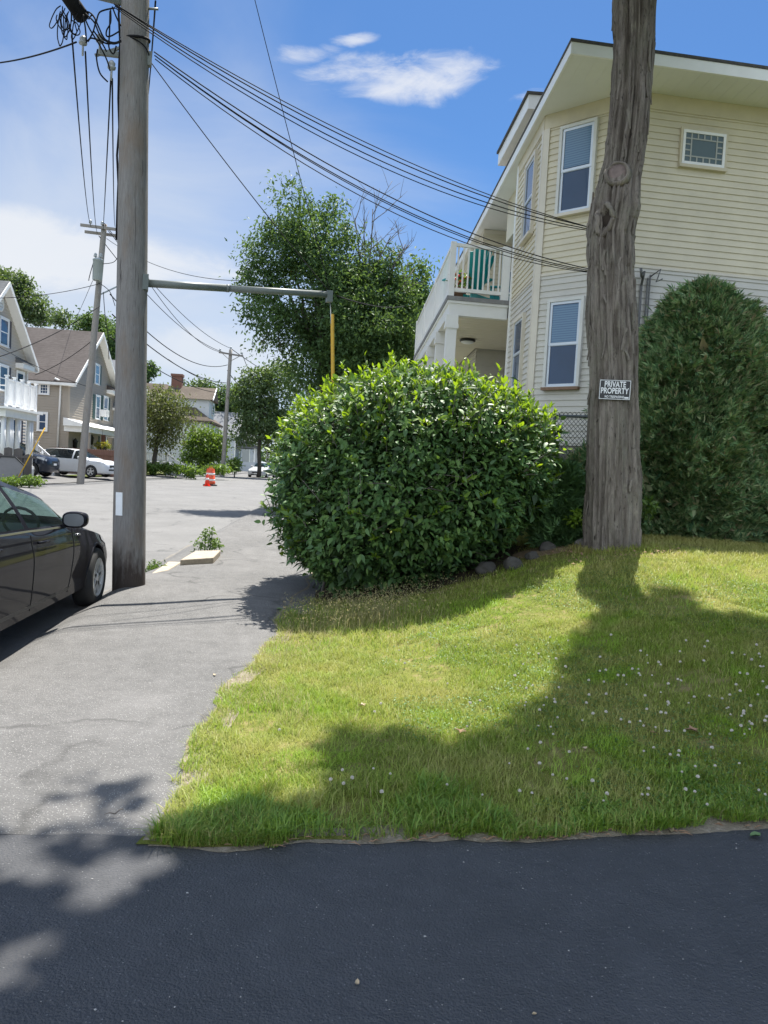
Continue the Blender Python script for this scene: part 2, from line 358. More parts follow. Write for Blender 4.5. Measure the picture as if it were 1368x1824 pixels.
M_DRIVE = mat_asphalt('driveway_sealed_asphalt', (0.052, 0.054, 0.058), (0.070, 0.071, 0.076), (0.24, 0.24, 0.24), 0.10, 0.55, cracks=False, patch=1.0, rough=0.6, spec=0.5)
M_LOT = mat_asphalt('parking_asphalt', (0.11, 0.108, 0.105), (0.16, 0.156, 0.15), (0.3, 0.3, 0.3), 0.3, 0.3)
def mat_ground(name, a, b_, c_, s1=1.2, s2=9):
    m, nt, b = new_mat(name)
    c = mix_col(nt, ramp(nt, noise_n(nt, s1, 5), [(0.35, 0), (0.65, 1)]), a, b_)
    c = mix_col(nt, ramp(nt, noise_n(nt, s2, 5), [(0.5, 0), (0.7, 1)]), c, c_)
    nt.links.new(c, b.inputs['Base Color']); b.inputs['Roughness'].default_value = 0.95; b.inputs['Specular IOR Level'].default_value = 0.1
    bump(nt, b, noise_n(nt, 40, 5, .7), 0.8, 0.03); return m
M_GROUND = mat_ground('ground_grass', (0.06, 0.085, 0.022), (0.085, 0.10, 0.03), (0.10, 0.085, 0.045), 0.15, 2)
M_LAWN = mat_ground('lawn_thatch', (0.12, 0.15, 0.03), (0.19, 0.19, 0.05), (0.26, 0.21, 0.10), 1.1, 8)
M_SOIL = mat_ground('bare_soil', (0.19, 0.16, 0.115), (0.27, 0.235, 0.18), (0.34, 0.30, 0.24), 5, 30)
M_GRIT = mat_ground('gutter_grit', (0.16, 0.15, 0.135), (0.22, 0.205, 0.185), (0.28, 0.26, 0.22), 5, 30)
sheet('ground', [-700, -200, -60, -30, -14, -6, 0, 6, 20, 40, 80, 200, 700], [-300, -60, -10, 2, 15, 30, 50, 70, 90, 110, 140, 200, 400, 1200], lambda x, y: road_z(y)-0.06, M_GROUND)
ysr = lin(-14, 40, 28)+lin(44, 140, 25)
sheet('road', lin(0, 1, 12), ysr, lambda x, y: road_z(y)+0.0, M_ROAD, xf=lambda t, y: lerp(road_l(y), road_r(y)+0.35, t))
sheet('far_pavement', lin(0, 1, 4), lin(-14, 34, 12)+lin(48, 140, 20), lambda x, y: road_z(y)+0.03+0.06*sstep((road_l(y)-x)/0.4), M_LOT, xf=lambda t, y: road_l(y)+0.03-1.7*t)
sheet('parking_lot', lin(-40, -12.2, 40), lin(34.5, 54, 12), lambda x, y: road_z(y)+0.012+0.14*sstep((-12.4-x)/2.5), M_LOT)
# sidewalk: flat path that rolls over into the gutter, with a hump round the pole
def walk_z(x, y):
    e = road_r(y)-0.20
    base = road_z(y)-0.02+0.12*sstep((x-e)/0.42)
    base += 0.05*math.exp(-((y-9.6)/1.4)**2)*sstep((x-e)/0.5)
    base += 0.010*math.sin(x*2.3+y*1.1)*math.sin(y*1.7)
    return base+0.004
sheet('sidewalk', lin(0, 1, 40), lin(3.25, 16, 120)+lin(16.3, 60, 60), walk_z, M_WALK, xf=lambda t, y: lerp(road_r(y)-0.21, lawn_left(y)+(0.05 if y < 8 else .35), t))
def drive_z(x, y): return road_z(2)+0.1*sstep((x+2.45)/0.5)+0.006+0.12*sstep((x-0.3)/5)*sstep((y-2)/1.6)
sheet('driveway', lin(-2.45, 14, 90), lin(-7, 3.32, 60), drive_z, M_DRIVE, xf=None)
# lawn rising from the driveway to the house
def lawn_z(x, y):
    z = lawn_h(x, y)
    z += 0.025*mnoise.noise((x*1.3, y*1.3, 0))+0.012*mnoise.noise((x*4, y*4, 3))
    return z+0.012*sstep((x-lawn_left(y))/0.25)-0.012
def lawn_xy(t, y): return lerp(lawn_left(y)-0.05, 22, t**1.7)
V = []; F = []; nxl = 110; ysl = lin(0, 1, 90)
for j, tj in enumerate(ysl):
    for i in range(nxl):
        t = i/(nxl-1)
        x = lerp(-0.62, 22, t**1.7); y0 = lawn_front(x) if x < 6 else lawn_front(6)
        y = lerp(y0, 34, tj**1.8); x = lerp(lawn_left(y)-0.02, 22, t**1.7)
        z = lawn_z(x, y); z = lerp(drive_z(x, 3.2)+0.005, z, sstep(tj**1.8*30/0.25)) if tj**1.8*30 < 0.25 else z
        V.append((x, y, z))
for j in range(len(ysl)-1):
    for i in range(nxl-1): F.append((j*nxl+i, j*nxl+i+1, (j+1)*nxl+i+1, (j+1)*nxl+i))
mb = MB(); mb.add(V, F, 0, True); tag(mb.build('lawn', M_LAWN, recalc=False), kind='structure')
# sandy strip where the lawn meets the fresh driveway
mb = MB(); V = []
xs = lin(-0.60, 6, 160)
for x in xs:
    w0 = min(1, (x+.60)/.25)*.02-.02+0.020+0.060*mnoise.noise((x*2.3, 0, 5))+.025*mnoise.noise((x*9, 0, 1))
    V.append((x, lawn_front(x)-max(0.012, w0)+0.01*mnoise.noise((x*20, 2, 0)), drive_z(x, 3.18)+0.003)); V.append((x, lawn_front(x)+0.10, max(lawn_z(x, lawn_front(x)+0.10), drive_z(x, 3.2))+0.006))
mb.add(V, [(2*i, 2*i+2, 2*i+3, 2*i+1) for i in range(len(xs)-1)], 0, True); tag(mb.build('soil_edge', M_SOIL, recalc=False), kind='structure')
mb = MB(); V = []; ys_ = lin(3.2, 12, 140)
for y in ys_:
    w0 = 0.012+0.05*max(0, mnoise.noise((y*1.9, 8, 0)))+.02*mnoise.noise((y*8, 3, 0))
    x = lawn_left(y); V.append((x-w0, y, walk_z(x-w0, y)+0.004)); V.append((x+0.14, y, lawn_z(x+0.14, y)+0.006))
mb.add(V, [(2*i, 2*i+2, 2*i+3, 2*i+1) for i in range(len(ys_)-1)], 0, True); tag(mb.build('soil_verge', M_SOIL, recalc=False), kind='structure')
# ================================================================ house helpers
UP = Vector((0, 0, 1))
def clip_band(poly, z0, z1):
    """clip a polygon of (u, z) to z0 <= z <= z1"""
    def cut(P, zc, keep_above):
        R = []
        for i in range(len(P)):
            a = P[i]; b = P[(i+1) % len(P)]
            ia = (a[1] >= zc) if keep_above else (a[1] <= zc); ib = (b[1] >= zc) if keep_above else (b[1] <= zc)
            if ia: R.append(a)
            if ia != ib: t = (zc-a[1])/(b[1]-a[1]); R.append((a[0]+(b[0]-a[0])*t, zc))
        return R
    P = cut(poly, z0, True)
    if len(P) < 3: return []
    P = cut(P, z1, False); return P if len(P) >= 3 else []
def clapboards(mb, poly, o, u, n, step=0.1016, proud=0.016, mi=0, z_ref=0.0, jitter=0.0):
    """lapped siding over the (u, z) polygon of a wall through o with horizontal direction u and outward normal n"""
    z_lo = min(p[1] for p in poly); z_hi = max(p[1] for p in poly)
    k = math.floor((z_lo-z_ref)/step)
    while z_ref+k*step < z_hi:
        a = z_ref+k*step; b = a+step; P = clip_band(poly, a, b)
        if P:
            def pt(q, pr): return o+u*q[0]+UP*q[1]+n*pr
            mb.poly([pt(q, proud*(1-(q[1]-a)/step)+0.002) for q in P], mi)
            lo = [q for q in P if abs(q[1]-max(a, z_lo)) < 1e-6]
            if len(lo) >= 2:
                x0 = min(q[0] for q in lo); x1 = max(q[0] for q in lo); zz = lo[0][1]
                mb.quad(pt((x0, zz), 0.001), pt((x1, zz), 0.001), pt((x1, zz), proud+0.002), pt((x0, zz), proud+0.002), mi)
        k += 1
def window(parent, o, u, n, w, h, mats, fw=0.09, proud=0.055, style='hung', sill=True, name='window', grid=(0, 0), casing_mat=None, label=None, off=0.0):
    """o: lower left corner on the wall plane. window > frame members inside the mesh, children: sash, pane, sill"""
    M_F, M_G = mats[:2]
    o = o+n*off; fr = (o, u, n, UP)
    mb = MB()
    for (x0, z0, x1, z1) in ((-fw, -fw*.2, 0, h+fw), (w, -fw*.2, w+fw, h+fw), (0, h, w, h+fw), (0, -fw*.2, w, 0)):
        mb.box((x0, 0.003-off, z0), (x1, proud, z1), 0, fr)
    f = mb.build(name, casing_mat or M_F, parent)
    if label: f['label'] = label
    sw = 0.045; mb = MB(); g = MB()
    if style == 'hung':
        hm = h*0.5
        for (za, zb, d) in ((hm-.02, h, 0.036), (0, hm+.02, 0.028)):
            mb.box((0.004, 0.006, za), (sw, d, zb), 0, fr); mb.box((w-sw, 0.006, za), (w-.004, d, zb), 0, fr)
            mb.box((sw, 0.006, zb-sw), (w-sw, d, zb-.003), 0, fr); mb.box((sw, 0.006, za+.003), (w-sw, d, za+sw), 0, fr)
            g.box((sw-.004, 0.007, za+sw-.004), (w-sw+.004, d-0.012, zb-sw+.004), 0, fr)
    else:
        mb.box((0.004, 0.006, 0.003), (sw, .034, h-.003), 0, fr); mb.box((w-sw, 0.006, 0.003), (w-.004, .034, h-.003), 0, fr)
        mb.box((sw, 0.006, h-sw), (w-sw, .034, h-.003), 0, fr); mb.box((sw, 0.006, .003), (w-sw, .034, sw), 0, fr)
        g.box((sw-.004, 0.007, sw-.004), (w-sw+.004, 0.018, h-sw+.004), 0, fr)
        gx, gz = grid
        for i in range(1, gx): mb.box((w*i/gx-.012, .019, sw), (w*i/gx+.012, .028, h-sw), 0, fr)
        for i in range(1, gz): mb.box((sw, .0185, h*i/gz-.012), (w-sw, .0275, h*i/gz+.012), 0, fr)
    mb.build('sash', mats[2] if len(mats) > 2 else M_F, f); g.build('pane', M_G, f)
    if sill:
        mb = MB(); mb.box((-fw*1.1, 0.002, -fw*.2-.05), (w+fw*1.1, proud+.035, -fw*.2-.002), 0, fr); mb.build('sill', mats[3] if len(mats) > 3 else M_F, f)
    return f
M_CREAM = mat_plain('cream_siding', (0.60, 0.545, 0.415), 0.5, 0.11, 1.6, spec=0.35)
M_PALE = mat_plain('pale_siding', (0.545, 0.525, 0.475), 0.5, 0.10, 1.6, spec=0.35)
M_CTRIM = mat_plain('cream_trim', (0.56, 0.50, 0.37), 0.5, 0.10, 3, spec=0.35)
M_TRIM = mat_plain('beige_corner_trim', (0.62, 0.57, 0.48), 0.5, 0.08, 3)
M_WTRIM = mat_plain('greyish_window_trim', (0.60, 0.60, 0.57), 0.45, 0.08, 5)
M_WHITE = mat_plain('white_paint', (0.78, 0.78, 0.76), 0.45, 0.05, 3)
M_VINYL = mat_plain('white_vinyl', (0.80, 0.81, 0.82), 0.35, 0.03, 3)
M_ALU = mat_plain('aluminium_sash', (0.55, 0.60, 0.66), 0.35, 0.06, 4, metal=0.2)
M_SOFFIT = mat_plain('soffit_paint', (0.70, 0.71, 0.68), 0.55, 0.04, 2)
M_CEIL = mat_plain('porch_ceiling_paint', (0.70, 0.65, 0.52), 0.55, 0.05, 2)
M_SHING = mat_plain('dark_shingle', (0.07, 0.066, 0.062), 0.9, 0.35, 20, bmp=0.5)
M_GLASS = mat_glass('window_glass', (0.020, 0.055, 0.12))
M_GLASS_L = mat_glass('window_glass_blind', (0.10, 0.19, 0.30), 0.08)
def mat_blind():
    m, nt, b = new_mat('blind_behind_glass'); tc = nt.nodes.new('ShaderNodeTexCoord'); sp = nt.nodes.new('ShaderNodeSeparateXYZ'); nt.links.new(tc.outputs['Object'], sp.inputs[0])
    f = math_n(nt, 'FRACT', math_n(nt, 'MULTIPLY', sp.outputs['Z'], 26.0)); c = mix_col(nt, ramp(nt, f, [(.0, 0), (.3, 1), (.8, 1), (1, 0)]), (.055, .12, .22), (.12, .215, .33))
    nt.links.new(c, b.inputs['Base Color']); b.inputs['Roughness'].default_value = .06; b.inputs['Specular IOR Level'].default_value = .4; return m
M_BLIND = mat_blind()
M_RUST = mat_plain('brown_sill', (0.20, 0.12, 0.075), 0.7, 0.2, 12)
M_DECK = mat_plain('grey_deck', (0.22, 0.22, 0.22), 0.7, 0.2, 8)
def mat_stone():
    m, nt, b = new_mat('foundation_stone')
    tc = nt.nodes.new('ShaderNodeTexCoord'); v = nt.nodes.new('ShaderNodeTexVoronoi'); v.inputs['Scale'].default_value = 3.2; nt.links.new(tc.outputs['Object'], v.inputs['Vector'])
    e = nt.nodes.new('ShaderNodeTexVoronoi'); e.feature = 'DISTANCE_TO_EDGE'; e.inputs['Scale'].default_value = 3.2; nt.links.new(tc.outputs['Object'], e.inputs['Vector'])
    s = nt.nodes.new('ShaderNodeSeparateColor'); nt.links.new(v.outputs['Color'], s.inputs[0])
    c = ramp(nt, s.outputs[0], [(0, (0.10, 0.095, 0.09)), (0.5, (0.2, 0.19, 0.175)), (1, (0.29, 0.27, 0.24))])
    k = ramp(nt, e.outputs['Distance'], [(0.0, 1.0), (0.06, 0.0)]); c = mix_col(nt, k, c, (0.3, 0.29, 0.27))
    nt.links.new(c, b.inputs['Base Color']); b.inputs['Roughness'].default_value = 0.9; bump(nt, b, e.outputs['Distance'], 0.8, 0.06); return m
M_STONE = mat_stone()
# ================================================================ the cream house on the right
FF = heading(2.8); NF = Vector((-FF.y, FF.x, 0)); FS = heading(87.0); NS = Vector((FS.y, -FS.x, 0))
FC = heading(135.9); NC = Vector((FC.y, -FC.x, 0))
NS = -NS if NS.y > 0 else NS; NC = -NC if NC.y > 0 else NC; NF = -NF if NF.x > 0 else NF
HA = Vector((3.6, 13.0, 0)); HB = HA+FC*1.5
SOF = 7.72; BOT = 2.2; BND = 5.04
house = thing('cream_house', (5.5, 15, 1.0), 'two storey cream clapboard house with a balcony, right of the bush', 'house')
FLEN = 2.08; RD = 1.9      # bay side length, depth of the recess behind the balcony
walls = [('S', HB, FS, NS, 11.0), ('C', HA, FC, NC, 1.5), ('F', HA, FF, NF, FLEN)]
lower = MB(); upper = MB(); trim = MB(); frz = MB(); found = MB()
for nm, o, u, n, L in walls:
    clapboards(lower, [(0, BOT), (L, BOT), (L, BND), (0, BND)], o, u, n)
    clapboards(upper, [(0, BND+.03), (L, BND+.03), (L, SOF-.24), (0, SOF-.24)], o, u, n, z_ref=0.03)
    frz.box((0.0, 0.001, SOF-.24), (L, 0.030, SOF-.002), 0, (o, u, n, UP))
    trim.box((0.0, 0.002, BND-.005), (L, 0.026, BND+.033), 0, (o, u, n, UP))
    found.box((0.02, -0.25, 0.5), (L-.02, -0.02, BOT), 0, (o, u, n, UP))
RA = HA+FF*FLEN; RB = RA+FS*RD; RC = RB+FF*4.0; RDp = RC-FS*RD
# recess: side wall of the bay, back wall, and the far bay's wall that faces this way
for o, u, n, L in ((RA, FS, -NS, RD), (RB, FF, NF, 4.0), (RC-FS*RD, FS, NS, RD), (RDp, FF, NF, 5.5)):
    clapboards(lower, [(0, BOT), (L, BOT), (L, 4.85), (0, 4.85)], o, u, n)
    clapboards(upper, [(0, 5.10), (L, 5.10), (L, SOF-.1), (0, SOF-.1)], o, u, n, z_ref=0.03)
lower.build('lower_wall', M_PALE, house); upper.build('upper_wall', M_CREAM, house); frz.build('frieze', M_CTRIM, house)
trim.build('band_board', M_TRIM, house)
found.build('foundation', M_STONE, house)
# wall cores behind the boards
core = MB()
pl = [HA+FF*FLEN, HA, HB, HB+FS*11, HB+FS*11+FF*14, RDp+FF*5.5, RDp, RC, RB]
core.prism([p-NS*0.0+UP*BOT for p in [q for q in pl]], UP*(SOF-BOT-.004), 0)
core.build('wall_core', M_TRIM, house)
# corner boards
def corner_board(p, n1, n2, z0, z1, w=0.10, nm='corner_board', m=M_TRIM):
    mb = MB(); t1 = Vector((n1.y, -n1.x, 0)); t2 = Vector((n2.y, -n2.x, 0))
    for n, t in ((n1, t1), (n2, t2)):
        t = t if t.dot(n2 if n is n1 else n1) < 0 else -t
        mb.box((-0.02, 0.002, z0), (w, 0.034, z1), 0, (p, t, n, UP))
    return mb.build(nm, m, house)
corner_board(HA, NF, NC, BOT, SOF-.24); corner_board(HB, NC, NS, BOT, SOF-.24)
mb = MB(); mb.box((FLEN-.10, .002, BOT), (FLEN+.01, .034, SOF-.05), 0, (HA, FF, NF, UP)); mb.build('corner_board', M_WHITE, house)
# windows
WM = (M_VINYL, M_GLASS, M_ALU, M_RUST); 
def blind_window(o, u, n, w, h, **k):
    f = window(house, o, u, n, w, h, (M_VINYL, M_GLASS, M_ALU, M_TRIM), **k)
    return f
def on(o, u, a, z): return o+u*a+UP*z
f1 = window(house, on(HA, FC, 0.36, 6.02), FC, NC, 0.56, 1.37, (M_WTRIM, M_GLASS, M_ALU, M_TRIM), fw=.05, off=.018)
f2 = window(house, on(HA, FC, 0.34, 3.17), FC, NC, 0.56, 1.40, (M_WTRIM, M_GLASS, M_ALU, M_RUST), fw=.05, off=.018)
for f, o in ((f1, on(HA, FC, 0.36, 6.02)), (f2, on(HA, FC, 0.34, 3.17))):          # pale blinds behind the upper sashes
    h = 1.4; mb = MB(); mb.box((0.05, 0.0425, h*.5+.03), (0.51, 0.0455, h-.06), 0, (o, FC, NC, UP)); mb.build('blind', M_BLIND, f)
window(house, on(HA, FF, 0.45, 5.95), FF, NF, 0.68, 1.32, (M_TRIM, M_GLASS, M_ALU, M_TRIM), fw=.06, off=.018)
window(house, on(HA, FF, 0.60, 3.28), FF, NF, 0.70, 1.22, (M_TRIM, M_GLASS, M_ALU, M_TRIM), fw=.06, off=.018)
# glass block window in the side wall (the chamfer is 0.3 m shorter than first measured)
def on_wall(px, py, o, n): return on_plane(px, py, o, n)
q = on_wall(1206, 286, HB, NS); uq = (q-HB).dot(FS)
wq = (on_wall(1291, 290, HB, NS)-HB).dot(FS)-uq
gb = window(house, HB+FS*(uq+.05)+UP*6.70, FS, NS, wq-.08, 0.53, (M_CTRIM, mat_glass('glass_block', (.075, .115, .12), .12), M_WHITE, M_CTRIM), fw=.035, proud=.03, style='fixed', off=.018)
mbg = MB(); gw = wq-.08
fr = (HB+FS*(uq+.05)+UP*6.70+NS*.018, FS, NS, UP)
for i in range(1, 6):
    x = 0.04+(gw-.08)*i/6
    if i in (1, 5): mbg.box((x-.011, .0186, .045), (x+.011, .026, .485), 0, fr)
    else:
        mbg.box((x-.011, .0186, .045), (x+.011, .026, .13), 0, fr); mbg.box((x-.011, .0186, .40), (x+.011, .026, .485), 0, fr)
for z in (.13, .40): mbg.box((.045, .0190, z-.010), (gw-.045, .0255, z+.010), 0, fr)
for z in (.22, .31):
    mbg.box((.045, .0190, z-.010), (.16, .0255, z+.010), 0, fr); mbg.box((gw-.16, .0190, z-.010), (gw-.045, .0255, z+.010), 0, fr)
mbg.build('muntins', mat_plain('glass_block_joint', (.36, .37, .34), .5, .1, 9), gb)
# roof: soffit, fascia, gutter, hipped shingles
E1 = at(1018, 93, 11.0); E1 = Vector((E1.x, E1.y, 0)); EL = 15.0; ES = 13.0
Ea, Eb, Ec, Ed = E1, E1+FS*ES, E1+FS*ES+FF*EL, E1+FF*EL
mb = MB(); k = 60
mb.prism([p+UP*SOF for p in (Ea, Eb, Ec, Ed)], UP*0.02, 0); mb.build('soffit', M_SOFFIT, house)
mb = MB()      # grooves of the soffit boards, raised battens under it
for i in range(1, 64):
    a = Ea+FS*(ES*i/64)+FF*0.05; b = a+FF*0.72; mb.bar(a+UP*(SOF-.002), b+UP*(SOF-.002), 0.012, 0.004, 0)
mb.build('soffit_battens', M_SOFFIT, house)
FAS = 0.15; mb = MB()
mb.box((0, -0.02, SOF-.012), (ES, 0.015, SOF+FAS), 0, (Ea, FS, NS, UP)); mb.box((-.015, -0.02, SOF-.0125), (EL, 0.015, SOF+FAS), 0, (Ea, FF, NF, UP))
mb.build('fascia', M_WHITE, house)
mb = MB(); ctr = (Ea+Ec)/2; ov = 0.03
ring = [Ea+(NS+NF)*ov, Eb+NS*ov, Ec, Ed+NF*ov]; zt = SOF+FAS
ridge0 = Ea+FS*6.5+FF*6.5+UP*(zt+2.7); ridge1 = Ea+FS*6.5+FF*8.5+UP*(zt+2.7)
R = [p+UP*(zt+.002) for p in ring]; R2 = [p+UP*(zt+.045) for p in ring]
mb.add(R+R2, [(0,1,5,4), (1,2,6,5), (2,3,7,6), (3,0,4,7), (3,2,1,0)], 0)
mb.add(R2+[ridge0, ridge1], [(0,1,4), (1,2,5,4), (2,3,5), (3,0,4,5)], 0)
mb.build('roof', M_SHING, house)
# dormer eave seen beyond the fascia
d0 = at(942, 168, 14.4); d1 = on_plane(888, 274, d0, (0, 0, 1)); dv = (d1-d0); dv.z = 0
mb = MB(); mb.box((0, 0.0, -.26), (dv.length, 2.2, 0.0), 0, (d0+UP*0, dv.normalized(), -NF, UP)); dn = mb.build('dormer', M_WHITE, house)
mb = MB(); mb.box((-.03, -0.04, .002), (dv.length+.03, 2.25, 0.05), 0, (d0, dv.normalized(), -NF, UP)); mb.build('dormer_roof', M_SHING, dn)
mb = MB(); mb.box((.2, 0.25, -2.0), (dv.length-.2, 2.0, -.262), 0, (d0, dv.normalized(), -NF, UP)); mb.build('dormer_wall', M_CREAM, dn)
# balcony
BF = 5.10; bc = at(797, 527, 15.0); bc = Vector((bc.x, bc.y, 0)); bl = (RA-bc).dot(FS)     # corner of the balcony, distance to the bay
BLEN = 8.2
mb = MB(); mb.prism([p+UP*(BF-.08) for p in (bc, bc+FS*(bl+RD-.01), bc+FS*(bl+RD-.01)+FF*3.96, bc+FS*bl+FF*3.96, bc+FS*bl+FF*BLEN, bc+FF*BLEN)], UP*.08, 0); mb.build('balcony_floor', M_DECK, house)
mb = MB(); fb = (bc, FS, FF, UP)
mb.box((0.05, 0.05, BF-.36), (bl-.04, 0.20, BF-.082), 0, fb); mb.box((0.05, 0.20, BF-.36), (0.20, BLEN, BF-.0825), 0, fb)
mb.box((0.02, 0.02, BF-.13), (bl-.03, 0.05, BF-.083), 0, fb); mb.box((0.02, 0.05, BF-.13), (0.05, BLEN, BF-.083), 0, fb)
mb.build('balcony_beam', M_WHITE, house)
mb = MB(); mb.prism([p+UP*(BF-.32) for p in (bc+FS*.2+FF*.2, bc+FS*(bl+RD-.02)+FF*.2, bc+FS*(bl+RD-.02)+FF*3.9, bc+FS*(bl-.05)+FF*3.9, bc+FS*(bl-.05)+FF*(BLEN-.05), bc+FS*.2+FF*(BLEN-.05))], UP*.02, 0)
for i in range(1, 30):
    y = .2+i*.26
    if y < 3.9: mb.box((.2, y-.006, BF-.324), (bl+RD-.05, y+.006, BF-.319), 0, fb)
mb.build('porch_ceiling', M_CEIL, house)
RT = BF+1.03
def post(p, z0, z1, w, nm, cap=False):
    mb = MB(); f = (p, FS, FF, UP)
    mb.box((-w/2, -w/2, z0), (w/2, w/2, z1), 0, f)
    if cap:
        mb.box((-w/2-.03, -w/2-.03, z1-.26), (w/2+.03, w/2+.03, z1-.18), 0, f); mb.box((-w/2-.02, -w/2-.02, z1-.18), (w/2+.02, w/2+.02, z1-.002), 0, f)
    return mb.build(nm, M_WHITE, house)
for y in (0.12, 2.0, 4.0, 6.0, 8.05): post(bc+FS*.125+FF*y, 1.0, BF-.362, 0.20, 'porch_column', True)
for lo, hi in (((0.02, 0.02, BF), (0.13, 0.13, RT+.02)), ((bl-.20, 0.02, BF), (bl-.04, 0.13, RT+.02)), ((0.02, BLEN-.12, BF), (.13, BLEN, RT+.02)), ((0.02, 2.9, BF), (0.13, 3.0, RT)), ((0.02, 5.6, BF), (0.13, 5.7, RT))):
    mb = MB(); mb.box(lo, hi, 0, fb); mb.build('railing_post', M_WHITE, house)
mb = MB(); mb.box((0.13, 0.035, RT-.06), (bl-.20, 0.115, RT-.002), 0, fb); mb.box((0.13, 0.045, BF+.10), (bl-.20, 0.105, BF+.17), 0, fb)
mb.box((0.035, 0.13, RT-.0605), (0.115, BLEN-.12, RT-.003), 0, fb); mb.box((0.045, 0.13, BF+.10), (0.105, BLEN-.12, BF+.17), 0, fb); hr = mb.build('handrail', M_WHITE, house)
nb = 9
for i in range(nb):
    x = .13+(bl-.33)*(i+.5)/nb; mb = MB(); mb.box((x-.015, .058, BF+.17), (x+.015, .092, RT-.06), 0, fb); mb.build('baluster', M_WHITE, hr)
nb = 44
for i in range(nb):
    y = .13+(BLEN-.25)*(i+.5)/nb; mb = MB(); mb.box((.055, y-.05, BF+.17), (.095, y+.05, RT-.06), 0, fb); mb.build('baluster', M_WHITE, hr)
# window in the far bay wall behind the chairs, porch door and light below
window(house, (RC-FS*RD)+FS*.62+UP*5.62, FS, NS, 0.62, 1.15, (M_TRIM, M_GLASS_L, M_VINYL, M_TRIM), fw=.07, off=.018)
mb = MB(); mb.box((0.75, 0.003, BOT+.3), (1.6, .04, BOT+2.3), 0, (RC-FS*RD, FS, NS, UP)); mb.build('porch_door', M_RUST, house)
lp = on_plane(833, 604, (0, 0, BF-.322), UP)
mb = MB(); fr = (lp, Vector((1,0,0)), Vector((0,1,0)), UP)
mb.lathe([(0.0, -.01), (.17, -.012), (.19, -.03), (.18, -.055), (.10, -.06), (0, -.06)], 20, 0, fr); pl_ = mb.build('porch_light', mat_plain('black_metal', (0.02, 0.02, 0.022), .4, .2, 20), house)
mb = MB(); mb.lathe([(0.15, -.058), (.14, -.085), (.09, -.105), (0, -.11)], 20, 0, fr); mb.build('lamp_shade', M_VINYL, pl_)
# porch floor, skirt and lattice
mb = MB(); mb.box((0.05, 0.1, 1.0), (bl+RD-.05, 3.9, BOT-.1), 0, fb); mb.box((0.05, 3.9, 1.0), (bl-.05, BLEN-.1, BOT-.1), 0, fb); mb.build('porch_base', M_PALE, house)
# electric service on the side wall just right of the trunk
mb = MB(); s0 = on_wall(1136, 560, HB, NS); s0 = HB+FS*max(.25, (s0-HB).dot(FS))
for dx in (0.0, .10, .14):
    mb.tube([s0+FS*dx+NS*.05+UP*z for z in (2.4, 3.5, 4.4+dx, 4.75+dx*1.3)], 0.013 if dx else 0.022, 6, 0)
mb.tube([s0+NS*.05+UP*4.75, s0+NS*.12+UP*4.95, s0-FS*.06+NS*.16+UP*4.86, s0-FS*.1+NS*.2+UP*4.98], .022, 6, 0)
mb.tube([s0+FS*.14+NS*.05+UP*4.9, s0+FS*.25+NS*.16+UP*5.0, s0+FS*.2+NS*.14+UP*4.8, s0+FS*.30+NS*.14+UP*4.86], .012, 6, 0)
mb.build('service_conduit', mat_plain('weathered_conduit', (0.12, 0.12, 0.12), .6, .3, 20), house)
# ---------------------------------------------------------------- things on the balcony
M_TEAL = mat_plain('teal_plastic', (0.0, 0.25, 0.26), 0.45, 0.1, 6)
def adirondack(name, label):
    t = thing(name, (0, 0, 0), label, 'chair', 'teal chairs on the balcony')
    mb = MB()          # slatted fan back, leaning back (chair faces +y)
    for i in range(7):
        a = (i-3)*.055; h = 0.62+0.20*math.cos((i-3)*.42)
        b0 = Vector((a*.9, -.25, .30)); b1 = Vector((a*1.6, -.52, .30+h)); mb.bar(b0, b1, .074, .022, 0, up=(0, 1, 0.4))
    mb.build('backrest', M_TEAL, t)
    mb = MB()
    for i in range(6): y = -.22+i*.095; mb.box((-.28, y, .30+.018*i), (.28, y+.086, .325+.018*i))
    mb.build('seat', M_TEAL, t)
    for s in (-1, 1):
        mb = MB(); mb.box((s*.36-.06, -.36, .55), (s*.36+.06, .36, .575)); mb.build('armrest', M_TEAL, t)
        mb = MB(); mb.box((s*.31-.02, .27, 0), (s*.31+.02, .36, .549)); mb.build('leg', M_TEAL, t)
        mb = MB(); mb.bar((s*.31, .26, .34), (s*.31, -.55, .05), .04, .1); mb.box((s*.31-.02, -.60, 0), (s*.31+.02, -.5, .10)); mb.build('leg', M_TEAL, t)
    return t
def copy_tree(o, parent=None):
    c = o.copy(); COL.objects.link(c)
    if parent is not None: c.parent = parent
    for ch in list(o.children): copy_tree(ch, c)
    return c
ch1 = adirondack('adirondack_chair', 'teal slatted garden chair with its tall fan back turned to the balcony railing')
ch2 = copy_tree(ch1); ch2['label'] = 'teal garden chair seen side on by its armrest in front of the balcony window'
p = on_plane(842, 515, (0, 0, BF), UP); ch1.location = bc+FS*.52+FF*.92+UP*BF; ch1.rotation_euler.z = math.radians(20)
ch2.location = bc+FS*1.50+FF*1.55+UP*BF; ch2.rotation_euler.z = math.radians(75)
